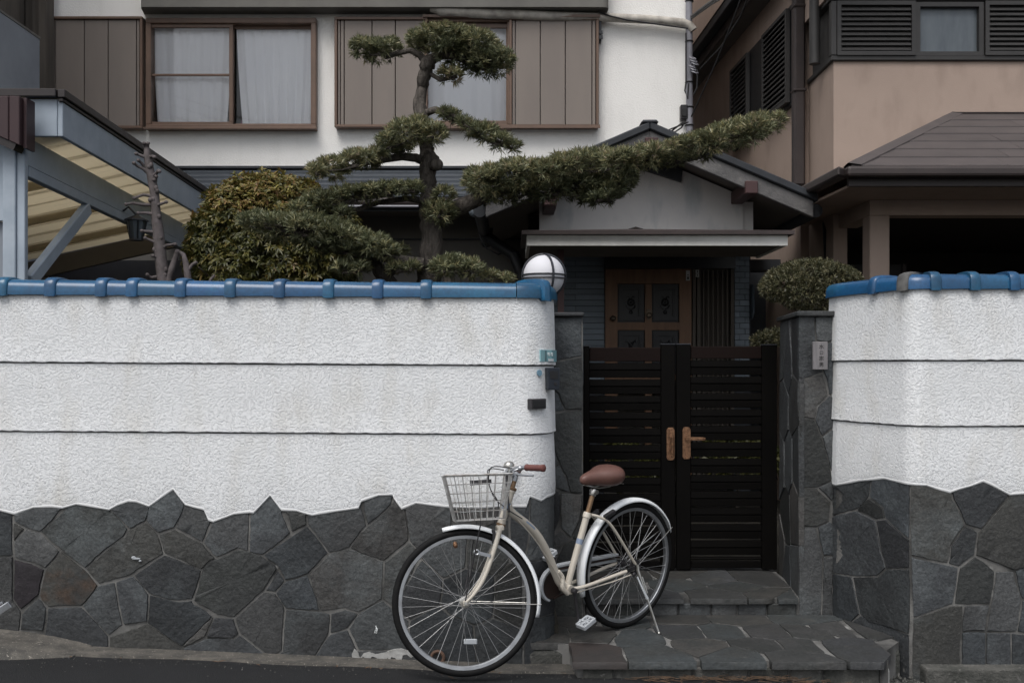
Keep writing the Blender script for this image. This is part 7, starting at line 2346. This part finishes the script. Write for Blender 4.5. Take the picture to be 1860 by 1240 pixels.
# drive: crank, pedals, chain guard
ca = R(-99)
cl_ = .155
for s_, a, nm in ((1, ca, 'left'), (-1, ca + math.pi, 'right')):
    y0 = s_ * .058
    d_ = Vector((math.cos(a), 0, math.sin(a)))
    p0, p1 = BB + Vector((0, y0, 0)), BB + Vector((0, y0 + s_ * .012, 0)) + d_ * cl_
    crk = bp(MB().tube([p0, p0.lerp(p1, .1), p0.lerp(p1, .9), p1], [.013, .0095, .0075, .011], 10).lathe([(.015, -.012), (.015, .010), (.011, .014)], p0, (0, s_, 0), 14), 'crank', M['slot'])
    pc = p1 + Vector((0, s_ * .055, 0))
    tl = Matrix.Rotation(R(22), 4, 'Y')
    mb = MB()
    L_, B_ = .042, .031
    for (x_, y, a_, b_) in ((L_ * .9, 0, .0065, B_), (-L_ * .9, 0, .0065, B_), (0, B_ * .92, L_, .0055), (0, -B_ * .92, L_, .0055), (0, 0, .006, B_), (0, 0, L_ * .9, .004)):
        mb.obox((x_, y, 0), (a_, 0, 0), (0, b_, 0), (0, 0, .0115))
    for (x_, y) in ((.5, .5), (-.5, .5), (.5, -.5), (-.5, -.5)):
        mb.beam((0, 0, 0), (x_ * L_ * 1.8, y * B_ * 1.8, 0), .005, .018)
    mb.xf(Matrix.Translation(pc) @ tl)
    mb.cyl(p1, pc, .006, 8)
    bp(mb, 'pedal', M['plastic_white'], crk, smooth=False, bevel=.0025)
cg = BB + Vector((.048, -.05, .018))
mb = MB().lathe([(.0, 0), (.075, 0), (.078, -.003), (.0, -.003)], cg, (0, 1, 0), 36, cap=False)
bp(mb, 'chainring', M['rust_brown'])
mb = MB()
vs, fs = [], []
n = 36
for i in range(n + 1):
    a = R(60) + R(230) * i / n
    for (r_, y) in ((.084, .010), (.098, .012), (.101, 0), (.098, -.014), (.084, -.014)):
        vs.append(cg + Vector((r_ * math.cos(a - R(90)), y, r_ * math.sin(a - R(90)))))
vs, fs = [], []
for i in range(n + 1):
    a = R(-70) + R(165) * i / n
    for (r_, y) in ((.080, .014), (.091, .012), (.095, 0), (.092, -.012), (.080, -.014)):
        vs.append(cg + Vector((r_ * math.cos(a), y, r_ * math.sin(a))))
for i in range(n):
    for k in range(4):
        fs.append((i * 5 + k, i * 5 + 5 + k, i * 5 + 6 + k, i * 5 + 1 + k))
case = bp(MB().add(vs, fs), 'chain_guard', M['plastic_white'], ang=60)
sol = case.modifiers.new('thick', 'SOLIDIFY'); sol.thickness = .002
a0, a1 = cg + Vector((-.02, -.006, .092)), Vector((.03, -.058, RW + .05))
bp(MB().beam(a0, a1, .03, .014).beam(cg + Vector((-.03, -.006, .070)), Vector((.03, -.058, RW + .026)), .004, .034), 'chain_guard_bar', M['plastic_white'], case, smooth=False, bevel=.004)
mb = MB()
mb.beam(cg + Vector((0, .004, .075)), Vector((0, -.05, RW + .034)), .006, .010).beam(cg + Vector((0, .004, -.075)), Vector((0, -.05, RW - .034)), .006, .010)
bp(mb, 'chain', M['rust_brown'], smooth=False)
bp(MB().tube(cr([BB + Vector((.075, .014, .105)), BB + Vector((.05, .02, .07)), BB + Vector((.055, .03, .02)), BB + Vector((.02, .032, -.018))]), .0125, 10), 'cable_guide', M['cream'])
bp(MB().tube([BB + Vector((-.03, .034, -.022)), Vector((.18, .066, RW - .045)), Vector((.05, .07, RW - .03))], .0035, 6).tube(cr([ht + Vector((-.03, .02, -.15)), Vector((.7, .024, .60)), Vector((.55, .028, .40)), BB + Vector((.03, .03, -.02))]), .0024, 6), 'gear_cable', M['cream'])
# rear brake drum arm, lock, kickstand
bp(MB().obox(Vector((.05, .07, RW + .0)), (.03, 0, -.004), (0, .004, 0), (.001, 0, .010)).ball(Vector((-.005, .078, RW)), .012).ball(Vector((.03, .076, RW - .03)), .012, .008, .012), 'brake_arm', M['slot'])
lk = Vector((.215, .0, .655))
bp(MB().obox(lk + Vector((-.01, .05, .012)), (.036, 0, -.012), (0, .012, 0), (.003, 0, .010)).tube(cr([lk + Vector((0, .05, 0)), lk + Vector((-.02, .052, -.05)), lk + Vector((-.05, .03, -.085))]), .005, 6).obox(lk + Vector((.0, -.045, 0)), (.02, 0, -.01), (0, .01, 0), (.003, 0, .012)), 'frame_lock', M['slot'], smooth=False, bevel=.003)
Mi = Mb.inverted()
foot = Mi @ Vector((.786, 5.325, ZT + .006))
pv = Vector((.008, .082, RW - .01))
ks = bp(MB().tube([pv + Vector((0, -.004, .03)), pv, pv.lerp(foot, .12)], [.007, .010, .008], 8).tube([pv.lerp(foot, .08), foot], .0062, 8).ball(foot, .008), 'kickstand', M['chrome'])
bp(MB().tube([pv + Vector((.015, .01, -.03)), pv.lerp(foot, .3) + Vector((.02, .012, 0)), pv.lerp(foot, .44) + Vector((.012, .014, 0))], [.005, .006, .009], 8), 'kickstand_lever', M['plastic_white'], ks)
bp(MB().tube([pv.lerp(foot, .1) + Vector((-.008, .008, 0)), pv.lerp(foot, .36) + Vector((-.004, .01, 0))], .0042, 8), 'kickstand_spring', M['chrome'], ks)

# ------------------------------------------------------------------ overhead cables across the street (they mirror in the upstairs panes)
mb = MB()
for k, (za, zb_c, yy) in enumerate(((11.9, 6.6, -6.0), (11.6, 6.35, -6.0), (11.3, 6.1, -6.05), (11.15, 5.95, -6.1), (10.2, 5.0, -6.2), (9.9, 4.75, -6.2))):
    pts = [Vector((-17 + 16 * i / 12, yy, za + (zb_c - za) * i / 12 - .5 * (1 - (2 * i / 12 - 1) ** 2))) for i in range(13)]
    mb.tube(pts, .022, 5)
tag(build(mb, 'overhead_cables', M['black'], None, smooth=True), 'bundle of black overhead cables above the street seen mirrored in window panes', 'cable')
